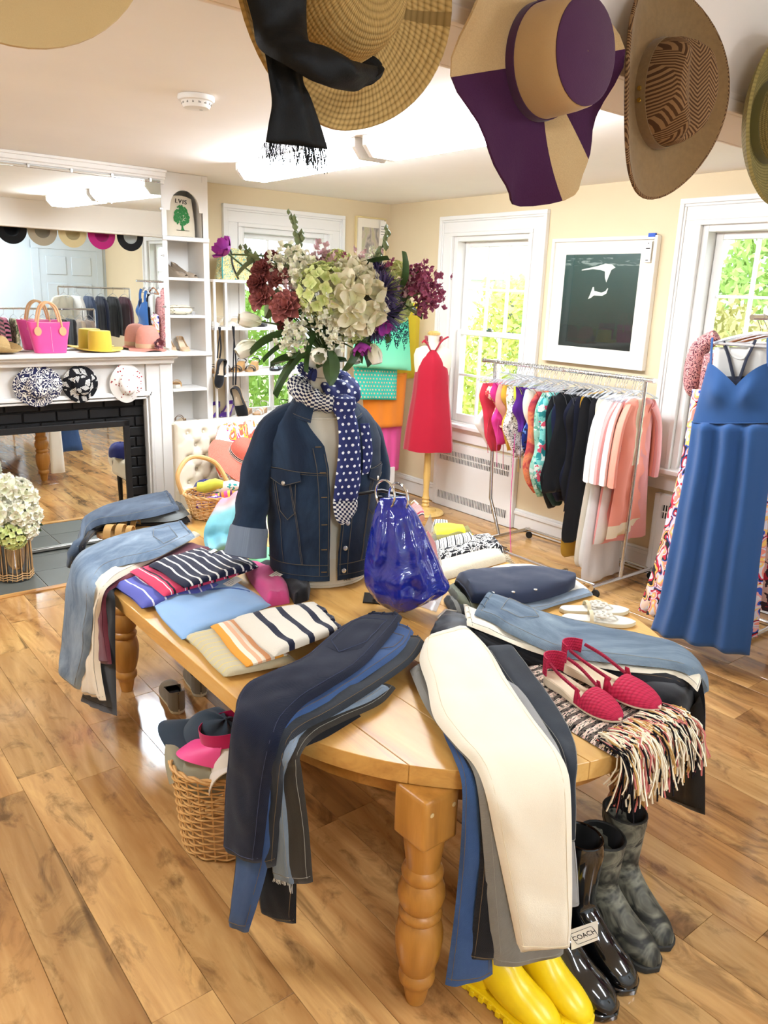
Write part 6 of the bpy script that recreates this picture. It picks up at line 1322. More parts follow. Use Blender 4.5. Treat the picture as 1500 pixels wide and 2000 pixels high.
t = thing('lime_ribbon', 'lime and white striped scarf behind the jacket cuff', 'scarf', atz(515, 1040, TZ)); Sheet(rowsof([(500, 985, .80, 530, 975, .80), (498, 1005, .77, 528, 1000, .77), (500, 1030, .73, 525, 1030, .73), (508, 1052, .695, 524, 1050, .695)]), .02, 10, 6, .01, 18, 9).put('scarf_body', stripes('lime_white', [(0, '#c9d86a'), (.4, '#f0eee2'), (.7, '#7a8a4a')], .03, 0), t)
# ------------------------------------------------------------------ white shoe shelving before the back window
ss = thing('shoe_shelving', 'white open shelving full of shoes before the back window', 'shelving', (3.3, 5.45, 0)); SX0, SX1, SY0, SY1 = 2.665, 3.86, 5.36, 5.64
SZ = [1.80, 1.462, 1.122, .778, .42]
for z in SZ: boxo('shelf', (SX0, SY0, z-.02), (SX1, SY1, z), WHITE, ss, .002)
for x in (SX0, 2.755, 3.30, SX1-.018):
    for y in (SY0, SY1-.018): boxo('post', (x, y+.0005, 0), (x+.016, y+.0165, 1.779), WHITE, ss, .001)
# bags on top
IRI = printed('floral_brocade', [(0, '#c9b26a'), (.28, '#e6d9a0'), (.5, '#8fae93'), (.66, '#dccb8e'), (.82, '#5f9a94')], 34, .45, 1.5, use='mix', src='Object'); TEAL = fabric('teal_webbing', '#2f9a98', .7)
def bagbox(name, label, cat, c, w, d, h, mat, rz=0, top=.85, seed=0, n=12):
    t = thing(name, label, cat, c, rot=(0, 0, rz), local=True); rings = []
    for j in range(n+1):
        b = j/n; W_, D_ = w*lerp(1, top, b), d*lerp(1, .45, b**1.3); r = []
        for k in range(28):
            a = 2*PI*k/28; ca, sa = math.cos(a), math.sin(a); p = V((math.copysign(abs(ca)**.45, ca)*W_, math.copysign(abs(sa)**.55, sa)*D_, .002+h*b)); p += p.normalized()*.006*nz(p, 16, seed); p.z = max(p.z, .002); r.append(p)
        rings.append(r)
    MB().loft(rings).put('bag_body', mat, t, angle=1.2); return t
t = bagbox('brocade_bag', 'gold and green brocade shoulder bag with teal strap on the shelving', 'handbag', (2.90, 5.47, SZ[0]), .165, .06, .22, IRI, .12, .86, 1)
P = [(-.15, -.055, .01), (-.163, -.07, .1), (-.15, -.065, .19), (-.11, -.04, .235), (-.07, -.045, .2), (-.065, -.062, .1), (-.02, -.066, .01)]
MB().tube([cr([V(p) for p in P[:4]], k/14) for k in range(15)], .016, 8, flat=.25).put('teal_strap', TEAL, t); MB().tube([cr([V(p) for p in P[3:]], k/14) for k in range(15)], .006, 8).put('black_edge', BLKL, t)
t = bagbox('striped_bag', 'black and white wavy striped bag on the shelving', 'handbag', (3.26, 5.47, SZ[0]), .13, .06, .19, stripes('wavy_black_white', [(0, '#efe9dc'), (.62, '#17161a')], .028, 1, wob=.02), 0, .95, 2); MB().tube([(-.1, 0, .18), (0, -.01, .20), (.1, 0, .18)], .012, 8).put('top_zip', BLKL, t)
t = bagbox('black_pouch', 'round black bag between the brocade and striped bags', 'handbag', (3.09, 5.45, SZ[0]), .07, .045, .15, fabric('black_cloth_bag', '#141316', .7), .3, .7, 3); MB().tube([(-.05, 0, .14), (0, -.02, .2), (.05, 0, .14)], .005, 6).put('strap', BLKL, t)
t = bagbox('navy_handbag', 'navy leather handbag at the end of the shelving', 'handbag', (3.73, 5.47, SZ[0]), .125, .06, .15, plain('navy_leather', '#26324a', .35), 0, 1.0, 4); MB().tube([cr([V((-.08, -.03, .13)), V((-.05, -.04, .19)), V((.05, -.04, .19)), V((.08, -.03, .13))], k/14) for k in range(15)], .006, 6).put('handle', plain('navy_leather', '#26324a', .35), t); MB().tube([(.0, -.055, .02), (.0, -.05, .14)], .004, 6).put('flap_strap', STEEL, t)
# shoes on the shelves
SLG = [([(-.11, .02, .30), (-.12, .0, .36), (0, -.03, .38), (.12, .0, .36), (.11, .02, .30)], .003)]
def sh(label, x, z, yaw, sole, up, ins, hl=0, wedge=False, bands=None, straps=None, openy=.62, back=True, grp=None, name='shoe', th=.008, y=5.60, toe=.7, heel=None, sc=.95, toeh=.034):
    return shoe(name, label, 'shoe', TM((x, y, z+.001), PI+yaw, 0, 0, sc), sole, up, ins, .24, hl, th, wedge, openy, .03, back, toeh, toe, bands=bands, straps=straps, group=grp, heel=heel, low=True)
SL = [([(-.13, .25, .12), (-.13, .06, .28), (0, -.02, .30), (.13, .06, .28), (.13, .25, .12)], .0032)]
AN = [([(-.12, .12, .24), (-.15, .10, .36), (0, .24, .42), (.15, .10, .36), (.12, .12, .24)], .004)]
for x, lb in ((2.83, 'white slingback heel behind the left shelving post'), (2.97, 'white slingback heel beside the black pointed flats')): sh(lb, x, SZ[1], -.75, WHL, WHL, BEIGEIN, .05, False, None, SL, .66, False, 'white slingbacks', 'slingback_shoe', heel=BLKL)
for x in (3.12, 3.22): sh('black slingback flat on the second shelf', x, SZ[1], -.75, BLKL, BLKL, BEIGEIN, .015, False, None, SL, .66, False, 'black slingback flats', 'slingback_flat')
for x in (3.45, 3.57): sh('silver strappy heel behind the flowers on the second shelf', x, SZ[1], -.6, STEEL, BLKL, BEIGEIN, .05, False, [(.6, .66, .04), (.78, .84, .03)], AN, .6, True, 'silver heels')
for x in (2.80, 2.90): sh('brown flower trimmed sandal on the third shelf', x, SZ[2], -.7, CORK, plain('dark_brown_leather', '#3a2c24', .5), TAN, .0, True, [(.45, .6, .055), (.68, .84, .045)], None, .6, True, 'brown flower sandals', 'flower_sandal', .02)
for x in (3.02, 3.14): sh('black ankle strap wedge sandal on the third shelf', x, SZ[2], -.8, TAN, BLKL, TAN, .06, True, [(.62, .72, .045), (.78, .86, .035)], AN, .6, True, 'black ankle strap wedges', 'wedge_sandal', .012)
for x in (3.36, 3.48): sh('black braided sandal on the third shelf', x, SZ[2], -.8, BLKL, BLKL, BLKL, .0, True, [(.4, .48, .05), (.6, .68, .045), (.76, .82, .04)], None, .6, True, 'black braided sandals', 'braided_sandal', .014)
PURL = plain('purple_leather', '#57308a', .4)
for x, lb in ((2.80, 'purple wedge shoe behind the shelving post'), (2.93, 'purple wedge shoe half hidden by a hanging espadrille')): sh(lb, x, SZ[3], -.9, plain('grey_wedge', '#a39a88', .6), PURL, BEIGEIN, .07, True, None, None, .7, True, 'purple wedges', 'purple_wedge', .012)
for x in (3.08, 3.22): sh('white sandal with black ankle strap on the fourth shelf', x, SZ[3], -.9, CORK, WHL, TAN, .03, True, [(.55, .62, .05), (.74, .84, .04)], AN, .6, True, 'white strap sandals', 'strap_sandal', .012)
for x in (3.4, 3.52): sh('black platform sandal on the fourth shelf', x, SZ[3], -.8, BLKL, BLKL, TAN, .03, True, [(.55, .66, .05)], AN, .6, True, 'black platforms', 'platform_sandal', .02)
# two espadrilles hanging by ribbons from a shelf
for i, (u, v0, v1, v2, rl) in enumerate(((430, 640, 700, 758, 0), (455, 640, 752, 818, 1))):
    top = aty(u-2+i*2, v0+3, SY0-.035); heel = aty(u-1 if not i else 460, v1, SY0-.06); toe = aty(424 if not i else 478, v2, SY0-.06); d = toe-heel; L = d.length*1.02
    yv = d.normalized(); zv = V((.15, -1, 0)) if not i else V((-.75, -.6, .1)); zv = (zv-yv*zv.dot(yv)).normalized(); xv = yv.cross(zv); M = Matrix((xv, yv, zv)).transposed().to_4x4(); M.translation = heel
    t = shoe('espadrille', ('black espadrille hanging toe down by its ribbons from the shelf', 'black espadrille hanging sideways showing its rope sole')[i], 'shoe', M, ROPE, BLKF, BEIGEIN, L, 0, .02, True, .55, .03, True, .035, .6, group='black ribbon espadrilles')
    mb = MB().tube([cr([V(top)+V((.01, .03, .01)), V(top), lerp(top, heel, .6)+V((.012, 0, 0)), V(heel)], k/14) for k in range(15)], .006, 6, flat=.4); adopt(mb.put('ribbon', BLKF, None), t)
    mb = MB().tube([cr([V(top)+V((.02, .03, .01)), V(top)+V((.008, -.004, 0)), lerp(top, heel, .5)+V((-.012, -.01, 0)), V(heel)+xv*.02], k/14) for k in range(15)], .005, 6, flat=.4); adopt(mb.put('ribbon', BLKF, None), t)
# ------------------------------------------------------------------ framed pictures
def frame(name, label, m, w, h, fw, fd, matw, fm, art, pw, ph, pz=0, tagc=None):
    """m(a, z, d): centre of the picture, d away from the wall"""
    t = thing(name, label, 'picture', m(0, 0, 0))
    def bx(nm, a0, a1, z0, z1, d0, d1, mat, bev=.003):
        c = [m(a, z, d) for d in (d0, d1) for z in (z0, z1) for a in (a0, a1)]; return MB().add(c, [(0, 1, 3, 2), (4, 6, 7, 5), (0, 4, 5, 1), (2, 3, 7, 6), (0, 2, 6, 4), (1, 5, 7, 3)]).put(nm, mat, t, smooth=False, bevel=bev, seg=1)
    bx('frame_side', -w, -w+fw, -h, h, .001, fd, fm); bx('frame_side', w-fw, w, -h, h, .001, fd, fm); bx('frame_rail', -w+fw, w-fw, h-fw, h, .001, fd, fm); bx('frame_rail', -w+fw, w-fw, -h, -h+fw, .001, fd, fm)
    bx('mat_board', -w+fw, w-fw, -h+fw, h-fw, .002, fd*.55, matw, 0); bx('art_print', -pw, pw, pz-ph, pz+ph, fd*.55, fd*.55+.001, art, 0); bx('glazing', -w+fw, w-fw, -h+fw, h-fw, fd*.72, fd*.72+.0015, PANE, 0); return t, bx
def seaart():
    t = NT('underwater_print'); o = t.uv(src='Object'); sp = t.n('SeparateXYZ'); t.set(sp.inputs[0], o); z = sp.outputs[2]
    base = t.ramp(t.math('SUBTRACT', z, 1.38), [(0, '#0c1413'), (.3, '#17302c'), (.62, '#24463f')]); n = t.noise(t.uv((1, 3, 16), src='Object'), 3, 4, .6, 1)
    foam = t.math('MULTIPLY', t.ramp(n, [(.52, 0.0), (.62, 1.0)]), t.math('MULTIPLY', t.math('GREATER_THAN', z, 1.97), t.math('LESS_THAN', z, 2.02)))
    return t.out(t.mix(t.math('MULTIPLY', foam, .5), base, lin('#a9b8ac')), .25, .5)
WFR = plain('white_frame', '#f3ede2', .4); MATB = plain('ivory_mat', '#f1e8d6', .8)
t, bx = frame('framed_photograph', 'large white framed dark underwater photograph on the right wall', lambda a, z, d: V((XB-d, 3.396-a, 1.733+z)), .418, .415, .022, .045, MATB, WFR, seaart(), .298, .305, .005)
FIG = plain('pale_figure', '#d3d8c8', .5); cx = XB-.029
def blob(pts, nm='figure'): MB().add([V((cx, 3.396-a, 1.733+z)) for a, z in pts], [tuple(range(len(pts)))]).put(nm, FIG, t, smooth=False, fixn=False)
blob([(-.06, .055), (-.045, .10), (-.035, .10), (-.03, .075), (.0, .07), (.03, .065), (.06, .075), (.075, .095), (.08, .092), (.07, .06), (.04, .045), (.0, .045), (-.03, .045), (-.05, .03), (-.075, .02)])
blob([(-.02, .235), (.04, .25), (.09, .245), (.12, .225), (.09, .21), (.075, .17), (.06, .13), (.045, .16), (.04, .20), (.0, .21), (-.06, .215), (-.15, .205), (-.15, .212), (-.06, .228)], 'splash')
bx('price_tag', .335, .385, .255, .385, .047, .048, PAPER, 0); bx('tag_hole', .357, .363, .365, .371, .048, .0485, INK, 0); bx('tag_print', .345, .375, .335, .34, .048, .0486, INK, 0); bx('tag_print', .35, .37, .265, .27, .048, .0486, INK, 0)
bx('blue_tape', .35, .40, .405, .428, .03, .047, plain('blue_tape', '#2f55b0', .6), 0)
def dancer():
    t = NT('watercolour_print'); o = t.uv(src='Object'); n = t.noise(t.uv((9, 1, 4), src='Object'), 1.6, 4, .6, 1.2); return t.out(t.ramp(n, [(.3, '#6b6660'), (.42, '#a39a92'), (.5, '#c9b9a6'), (.6, '#b8b692'), (.7, '#d9b7a2')]), .7, .2)
t, bx = frame('framed_watercolour', 'small cream framed watercolour by the room corner', lambda a, z, d: V((4.303+a, YA-d, 2.14+z)), .162, .225, .014, .03, MATB, plain('cream_frame', '#d9c48e', .5), dancer(), .092, .15, -.01)
bx('price_tag', .09, .155, .06, .2, .031, .032, PAPER, 0)
for k in range(4): bx('tag_print', .10, .145, .155-.022*k, .159-.022*k, .032, .0325, INK, 0)
# ------------------------------------------------------------------ skirts hung in a cascade on a white stand
sk = thing('skirt_stand', 'white upright stand holding a cascade of skirts', 'stand', (4.05, 5.24, 0))
boxo('foot', (3.93, 5.10, .001), (4.25, 5.42, .03), WHITE, sk, .004); boxo('front_panel', (4.10, 5.12, .03), (4.22, 5.14, .30), WHITE, sk, .002); MB().tube([(4.06, 5.27, .03), (4.06, 5.27, 1.72)], .014, 10).put('pole', WHITE, sk)
def hungskirt(label, L0, R0, L1, R1, y, mat, name='skirt', seed=0, folds=3, th=.03, wbm=None):
    """top-left, top-right, bottom-left, bottom-right photo corners on the plane y"""
    k = (0, y, 0, -1); a, b, c, d_ = (pt(*q, k) for q in (L0, R0, L1, R1)); t = thing(name, label, 'skirt', (a+b)/2, 'skirts hung in a cascade'); rows = [(lerp(a, c, s), lerp(b, d_, s)) for s in (0, .33, .66, 1)]
    s = Sheet(rows, th, 20, 6, .004, 7, seed, folds=folds, fa=.006); s.put('skirt_body', mat, t); s.patch(.01, .99, .0, .07, wbm or mat, t, 'waistband', .004, 8); return t, s
def borderprint():
    t = NT('green_black_border_print'); sp = t.n('SeparateXYZ'); u = t.uv(); t.set(sp.inputs[0], u); v = sp.outputs[1]
    base = t.ramp(t.math('DIVIDE', v, .5), [(.0, '#1fa08a'), (.45, '#4cc49a'), (1, '#86ddb0')]); fr = t.math('SUBTRACT', t.math('FRACT', t.math('MULTIPLY', sp.outputs[0], 11)), .5); tri = t.math('MULTIPLY', t.math('ABSOLUTE', fr), .22)
    vo = t.n('TexVoronoi', feature='SMOOTH_F1'); t.set(vo.inputs['Vector'], u); vo.inputs['Scale'].default_value = 48; lace = t.math('GREATER_THAN', t.math('FRACT', t.math('MULTIPLY', vo.outputs[0], 3.2)), .38)
    band = t.math('MULTIPLY', t.math('GREATER_THAN', v, .10), t.math('LESS_THAN', t.math('ADD', v, tri), .42)); line = t.math('LESS_THAN', t.math('ABSOLUTE', t.math('SUBTRACT', v, .19)), .004)
    return t.out(t.mix(t.math('MAXIMUM', t.math('MULTIPLY', band, lace), line), base, lin('#0e2c33')), .7, .2)
hungskirt('pink skirt at the bottom of the skirt cascade', (728, 826), (785, 826), (732, 924), (778, 918), 5.22, fabric('pink_linen', '#e95a9d', .8), seed=1)
hungskirt('orange skirt in the skirt cascade below the turquoise one', (706, 735), (795, 728), (712, 838), (786, 832), 5.17, fabric('orange_cotton', '#f08a24', .75), seed=2)
hungskirt('yellow skirt mostly hidden behind the green printed skirt', (772, 590), (832, 592), (776, 742), (826, 735), 5.26, fabric('yellow_cotton', '#f3da3e', .75), seed=3)
hungskirt('turquoise skirt with small orange fish print', (690, 712), (776, 716), (694, 780), (774, 781), 5.12, dots('fish_print', '#3fb9a0', '#f0b08a', .030, .22), seed=4)
hungskirt('green skirt with black lace border print at the top of the cascade', (700, 585), (795, 575), (686, 716), (803, 724), 5.06, borderprint(), seed=5, folds=2)
# ------------------------------------------------------------------ red halter dress on a pole stand
RD = V((4.178, 4.657, 0)); ms = thing('mannequin_stand', 'cream dress form on a turned wooden pole stand', 'dress form', RD, local=True)
MB().lathe([(.001, .001), (.15, .001), (.155, .012), (.145, .024), (.09, .028), (.085, .045), (.04, .05), (.03, .06), (.034, .075), (.026, .09), (.034, .105), (.026, .12), (.034, .135), (.026, .15), (.022, .2), (.03, .33), (.026, .5), (.02, .62)], 28).put('pole', wood('blond_wood', '#e3c27c', '#d6ae62', '#b88c42', 2, .8, .4), ms)
FW2 = (CAM-RD); FW2.z = 0; FW2.normalize(); RX = V((-FW2.y, FW2.x, 0)); ang = math.atan2(-FW2.x, FW2.y)
def E2(x, y, z): return RX*x+FW2*y+V((0, 0, z))     # local: x viewer's right, y towards viewer
def ringe(a, b, z, n=30): return [E2(a*math.sin(2*PI*k/n), b*math.cos(2*PI*k/n), z) for k in range(n)]
MB().loft([ringe(a, b, z) for a, b, z in ((.10, .08, .60), (.14, .10, .75), (.15, .11, .85), (.115, .085, 1.0), (.13, .10, 1.12), (.145, .105, 1.22), (.15, .085, 1.29), (.135, .065, 1.335), (.06, .05, 1.37), (.045, .045, 1.40), (.045, .045, 1.445))]).put('torso', FORM, ms)
MB().lathe([(.001, 1.475), (.03, 1.475), (.05, 1.462), (.05, 1.445), (.001, 1.445)], 24).put('neck_cap', MATS['blond_wood'], ms)
rd = thing('red_dress', 'red halter dress tied at the neck on the pole stand', 'dress', RD+V((0, 0, .53)), local=True); REDF = fabric('red_cotton', '#b3162f', .7, .1, 600, .3)
rows = [(1.335, .035, .072), (1.30, .075, .098), (1.24, .115, .118), (1.15, .135, .125), (1.0, .145, .125), (.85, .165, .135), (.70, .185, .145), (.54, .20, .155)]
rings = []; K = 44
for j in range(K+1):
    p = cr([V(r) for r in rows], j/K); z, a, b = p; r = []
    for k in range(40):
        t_ = 2*PI*k/40; g = 1+(.035*math.sin(7*t_+.5)+.02*math.sin(13*t_))*smooth01(j/K*1.6) + (.06*math.sin(16*t_)*(1-smooth01(j/8)) if j < 8 else 0); r.append(E2(a*math.sin(t_)*g, b*math.cos(t_)*g, z-.53+.004*math.sin(5*t_)*(j/K)))
    rings.append(r)
MB().loft(rings, cap=False).put('dress_body', REDF, rd, solid=.002)
for s in (-1, 1): MB().tube([cr([E2(s*.02, .075, .80), E2(s*.05, .05, .855), E2(s*.062, -.01, .885), E2(s*.04, -.05, .875)], k/12) for k in range(13)], .023, 8, flat=.3).put('halter_strap', REDF, rd)
MB().tube([cr([E2(.045, .045, .85), E2(.075, .05, .885), E2(.11, .04, .905)], k/8) for k in range(9)], [.024]*9, 8, flat=.3).put('bow_end', REDF, rd)
MB().tube([cr([E2(-.045, .045, .85), E2(-.07, .05, .87), E2(-.085, .04, .86)], k/8) for k in range(9)], [.02]*9, 8, flat=.3).put('bow_end', REDF, rd)
# ------------------------------------------------------------------ hanging clothes
HOOKM = MB().tube([V((.022*math.cos(a), 0, .022*math.sin(a)+.0)) for a in [math.radians(q) for q in range(200, -41, -20)]]+[V((0, 0, -.045)), V((0, 0, -.065))], .0018, 5).mesh()
def hangbody(w=.19, drop=.05, r=.0045):
    P = [V((-w, 0, -.065-drop)), V((-w*.6, 0, -.065-drop*.45)), V((0, 0, -.062)), V((w*.6, 0, -.065-drop*.45)), V((w, 0, -.065-drop))]
    mb = MB().tube([cr(P, k/16) for k in range(17)], r, 6, flat=.7); mb.tube([(-w, 0, -.065-drop), (w, 0, -.065-drop)], r*.8, 6); return mb.mesh()
HB1 = hangbody()
def hanger(c, rz, group, label, mat=CLEAR, hook=CHROME, body=None, name='clothes_hanger'):
    t = thing(name, label, 'hanger', c, group, (0, 0, rz), True); link('hook', HOOKM, hook, t); b = body or HB1
    o = bpy.data.objects.new('shoulder_bar', b); COL.objects.link(o); o.parent = t
    if not b.materials: b.materials.append(mat)
    o.material_slots[0].link = 'OBJECT'; o.material_slots[0].material = mat; return t
def garment(name, label, cat, c, rz, rows, mat, th=.03, straps=(), sleeves=(), seed=0, folds=0, group=None, fa=.006, trim=None, wr=.016, n=16):
    """rows: (z below the rod, left x, right x); local X is the hanger's width, front towards -Y"""
    t = thing(name, label, cat, c, group, (0, 0, rz), True)
    R = [(V((a, th*.5, -z)), V((b, th*.5, -z))) for z, a, b in rows]; s = Sheet(R, th, n, 5, wr, 13, seed, rnd=5, folds=folds, fa=fa); s.put('garment_body', mat, t)
    for P in straps: MB().tube([cr([V((x, y, -z)) for x, z, y in P], k/10) for k in range(11)], .007, 6, flat=.3).put('strap', trim or mat, t)
    for P, r0, r1 in sleeves: MB().tube([cr([V((x, .0, -z)) for x, z in P], k/10) for k in range(11)], [lerp(r0, r1, k/10) for k in range(11)], 12, flat=.45).put('sleeve', mat, t)
    return t, s
# the swimwear rack
rk = thing('garment_rack', 'chrome wheeled rack of swimwear against the right wall', 'clothes rack', (4.1, 3.3, 0)); BXR, BZR = 4.12, 1.305
MB().tube([(BXR, 4.03, BZR), (BXR, 2.645, BZR)], .0125, 14).put('hanging_rail', CHROME, rk)
for y in (4.035, 2.64): MB().lathe([(.0005, -.012), (.015, -.012), (.016, .0), (.015, .012), (.0005, .012)], 14).put('rail_cap', CLEAR if y < 3 else STEEL, rk).matrix_basis = Matrix.Translation((BXR, y, BZR)) @ Matrix.Rotation(PI/2, 4, 'X')
MB().tube([(BXR, 3.93, BZR), (4.112, 3.87, .32), (4.09, 3.74, .075)], .0125, 12).put('post', CHROME, rk); MB().tube([(BXR, 2.70, BZR), (4.112, 2.70, .32), (4.09, 2.69, .075)], .0125, 12).put('post', CHROME, rk)
for y in (3.74, 2.69):
    MB().tube([(3.80, y, .065), (4.42, y, .065)], .015, 12).put('foot_bar', CHROME, rk)
    for x in (3.82, 4.40): MB().lathe([(.0005, -.01), (.024, -.01), (.027, 0), (.024, .01), (.0005, .01)], 16).put('caster', plain('black_caster', '#1b1a19', .6), rk).matrix_basis = Matrix.Translation((x, y-.02, .0275)) @ Matrix.Rotation(PI/2, 4, 'Y')
for x in (3.83, 4.38): MB().tube([(x, 3.74, .075), (x, 2.69, .075)], .011, 10).put('base_rail', CHROME, rk)
for y in (3.52, 2.92): MB().box((3.815, y-.012, .08), (3.845, y+.012, .11)).put('clamp', STEEL, rk, bevel=.003)
BIK = [(.12, -.16, .14), (.20, -.18, .16), (.29, -.12, .14), (.38, -.14, .08), (.48, -.10, .10), (.58, -.02, .06)]
BRA = [(.12, -.17, .15), (.20, -.18, .16), (.28, -.15, .06), (.36, -.13, -.04), (.44, -.11, -.08)]
ONE = [(.14, -.10, .10), (.24, -.16, .16), (.38, -.14, .14), (.52, -.13, .13), (.64, -.16, .16), (.76, -.11, .11), (.86, -.03, .03)]
TOP = [(.10, -.12, .12), (.15, -.19, .19), (.3, -.18, .18), (.5, -.19, .19), (.62, -.21, .2)]
TUN = [(.10, -.10, .10), (.14, -.19, .19), (.35, -.18, .18), (.65, -.21, .21), (.98, -.24, .24)]
LNG = [(.10, -.10, .10), (.15, -.17, .17), (.4, -.17, .17), (.8, -.22, .2), (1.12, -.25, .22), (1.2, -.2, .25)]
ST2 = [[(-.15, .11, 0), (-.13, .14, -.02), (-.10, .20, -.02)], [(.15, .11, 0), (.13, .14, -.02), (.10, .20, -.02)]]
C = lambda n, c, r=.7: fabric(n, c, r, .12)
PRT = printed('coral_leaf_print', [(0, '#f3d9c8'), (.35, '#e8735f'), (.6, '#f6b7a4'), (.8, '#c93a4a')], 38, .7, 1, src='Object'); PBW = printed('grey_floral_print', [(0, '#f0e9e0'), (.55, '#2a2a2e'), (.75, '#cdb9ae')], 42, .7, 1.2, src='Object', use='mix'); PMINT = printed('mint_speckle', [(0, '#a6d9c2'), (.6, '#6fb79c'), (.8, '#e4efe4')], 60, .7, .8, src='Object'); PTEAL = printed('teal_floral', [(0, '#7fd0c4'), (.45, '#2f8f90'), (.65, '#e6efe0'), (.85, '#d8546a')], 30, .7, 1.2, src='Object'); PBEI = printed('blush_floral', [(0, '#f4e2d4'), (.7, '#dd9a84'), (.86, '#8a9a6a')], 40, .7, 1, src='Object')
def tiedye(): t = NT('coral_tie_dye'); n = t.noise(t.uv(src='Object'), 9, 3, .6, 1); return t.out(t.ramp(n, [(.3, '#8c2c3c'), (.45, '#c24a4a'), (.58, '#e58a5a'), (.7, '#b84a6a')]), .7, .2)
TD = tiedye()
sw = [('white ruffled bikini at the window end of the rack', BIK, C('sw_white', '#f0e8dc'), 'bikini'), ('cherry red strappy bikini', BIK, C('sw_red', '#cf3346'), 'bikini'), ('coral leaf print bikini', BIK, PRT, 'bikini'), ('hot pink bikini', BIK, C('sw_magenta', '#e23a94'), 'bikini'), ('pale peach bikini', BRA, C('sw_peach', '#f0b09c'), 'bikini'), ('mustard yellow bikini', BIK, C('sw_mustard', '#dfae3a'), 'bikini'), ('blush floral bikini', BIK, PBEI, 'bikini'), ('grey floral bikini', BIK, PBW, 'bikini'), ('neon yellow bikini', BRA, C('sw_neon', '#dfe34a'), 'bikini'), ('deep purple bikini top', BRA, C('sw_purple', '#541a7c'), 'bikini'), ('royal blue patterned bikini', BIK, printed('blue_print', [(0, '#1c2f7a'), (.6, '#5f86c4'), (.8, '#141a3c')], 40, .7, 1, src='Object'), 'bikini'), ('white padded bikini top', BRA, C('sw_white2', '#f2ead8'), 'bikini'), ('coral tie-dye one-piece swimsuit', ONE, TD, 'swimsuit'), ('mint speckled one-piece swimsuit', ONE, PMINT, 'swimsuit'), ('teal floral one-piece swimsuit', ONE, PTEAL, 'swimsuit'), ('black one-piece swimsuit beside the teal floral one', ONE, C('sw_black', '#111014'), 'swimsuit'), ('dark green one-piece swimsuit with low back', [(a+.06, b, c) for a, b, c in ONE], C('sw_green', '#1d3f3c'), 'swimsuit'), ('navy one-piece swimsuit', ONE, C('sw_navy', '#141b3a'), 'swimsuit'), ('black swim dress with thin straps', TOP+[(.80, -.22, .2)], C('sw_black2', '#0e0e12'), 'swimsuit'), ('midnight blue swimsuit among the black ones', ONE, C('sw_midnight', '#10142a'), 'swimsuit'), ('black tankini', [(a*1.05, b, c) for a, b, c in ONE], C('sw_black3', '#121115'), 'swimsuit'), ('dark navy swim tunic', TOP+[(.82, -.21, .21)], C('sw_navy2', '#12162c'), 'swimsuit'), ('mustard cover-up skirt', LNG, C('sw_mustard2', '#c99a2c'), 'cover-up'), ('black draped cover-up with pointed hem', TUN+[(1.05, -.2, .02)], C('sw_black4', '#0f0e11'), 'cover-up'), ('black and striped swim top', TOP, C('sw_black5', '#15141a'), 'swimsuit'), ('ivory gauze cover-up reaching the floor', LNG, C('sw_ivory', '#e4dac6'), 'cover-up'), ('white kaftan with lace sleeves', LNG, C('sw_kaftan', '#f3efe8'), 'kaftan'), ('white sheer kaftan beside the gauze blouse', [(a*1.02, b, c) for a, b, c in LNG], C('sw_sheer', '#ece8e4'), 'kaftan'), ('white gauze blouse', TUN, C('sw_gauze', '#eee8e2'), 'blouse'), ('pink cotton tunic', [(a*1.02, b, c) for a, b, c in TUN], C('sw_pink', '#f2a6a0'), 'tunic'), ('coral tunic with cream embroidered border', TUN, None, 'tunic')]
def bordered():
    t = NT('coral_tunic_cloth'); sp = t.n('SeparateXYZ'); t.set(sp.inputs[0], t.uv(src='Object')); z = sp.outputs[2]; x = t.math('ABSOLUTE', sp.outputs[0]); b = t.math('MULTIPLY', t.math('LESS_THAN', z, -.86), t.math('GREATER_THAN', z, -.94)); b2 = t.math('LESS_THAN', t.math('ABSOLUTE', t.math('SUBTRACT', x, .02)), .018)
    return t.out(t.mix(t.math('MAXIMUM', b, t.math('MULTIPLY', b2, t.math('GREATER_THAN', z, -.5))), lin('#f29a84'), lin('#f2e2c4')), .8, .2)
N = len(sw); random.seed(9)
for i, (lb, rows, m, cat) in enumerate(sw):
    f = i/(N-1); y = lerp(3.90, 2.715, f)+random.uniform(-.006, .006); rz = random.uniform(-.16, .16); c = (BXR, y, BZR+.0)
    hanger((BXR, y, BZR-.007), rz, 'clear hangers on the swimwear rack', 'clear plastic hanger hooked on the swimwear rack')
    sl = ()
    if cat in ('tunic', 'kaftan', 'blouse'): sl = (([(-.15, .14), (-.22, .25), (-.25, .45), (-.25, .60)], .05, .055), ([(.15, .14), (.22, .25), (.25, .45), (.25, .60)], .05, .055))
    dx = random.uniform(-.02, .02); k = random.uniform(.94, 1.08)
    jit = .035 if cat == 'bikini' else .012; rows_ = [(.02+(z-.02)*k, p*.95+dx*(z > .3)+random.uniform(-jit, jit)*(z > .15), q*.95+dx*(z > .3)+random.uniform(-jit, jit)*(z > .15)) for z, p, q in rows]
    ties = [[(x_, .3, 0), (x_-.03, .48, -.02), (x_-.01, random.uniform(.55, .8), -.02)] for x_ in (-.08, .07)] if cat == 'bikini' and i % 2 else []
    garment(cat.replace('-', '_').replace(' ', '_'), lb+' on the swimwear rack' if 'rack' not in lb else lb, cat, (BXR, y, BZR-.015), rz, rows_, m or bordered(), .028, (ST2+ties) if rows not in (TUN, LNG) else (), sl, i, 3 if cat in ('tunic', 'kaftan', 'cover-up') else (2 if cat == 'bikini' else 0), 'garments on the swimwear rack')
    for e in range(1 if i % 3 and i < 30 else 0): hanger((BXR, y-.018, BZR-.007), rz+.08, 'clear hangers on the swimwear rack', 'clear plastic hanger hooked on the swimwear rack')
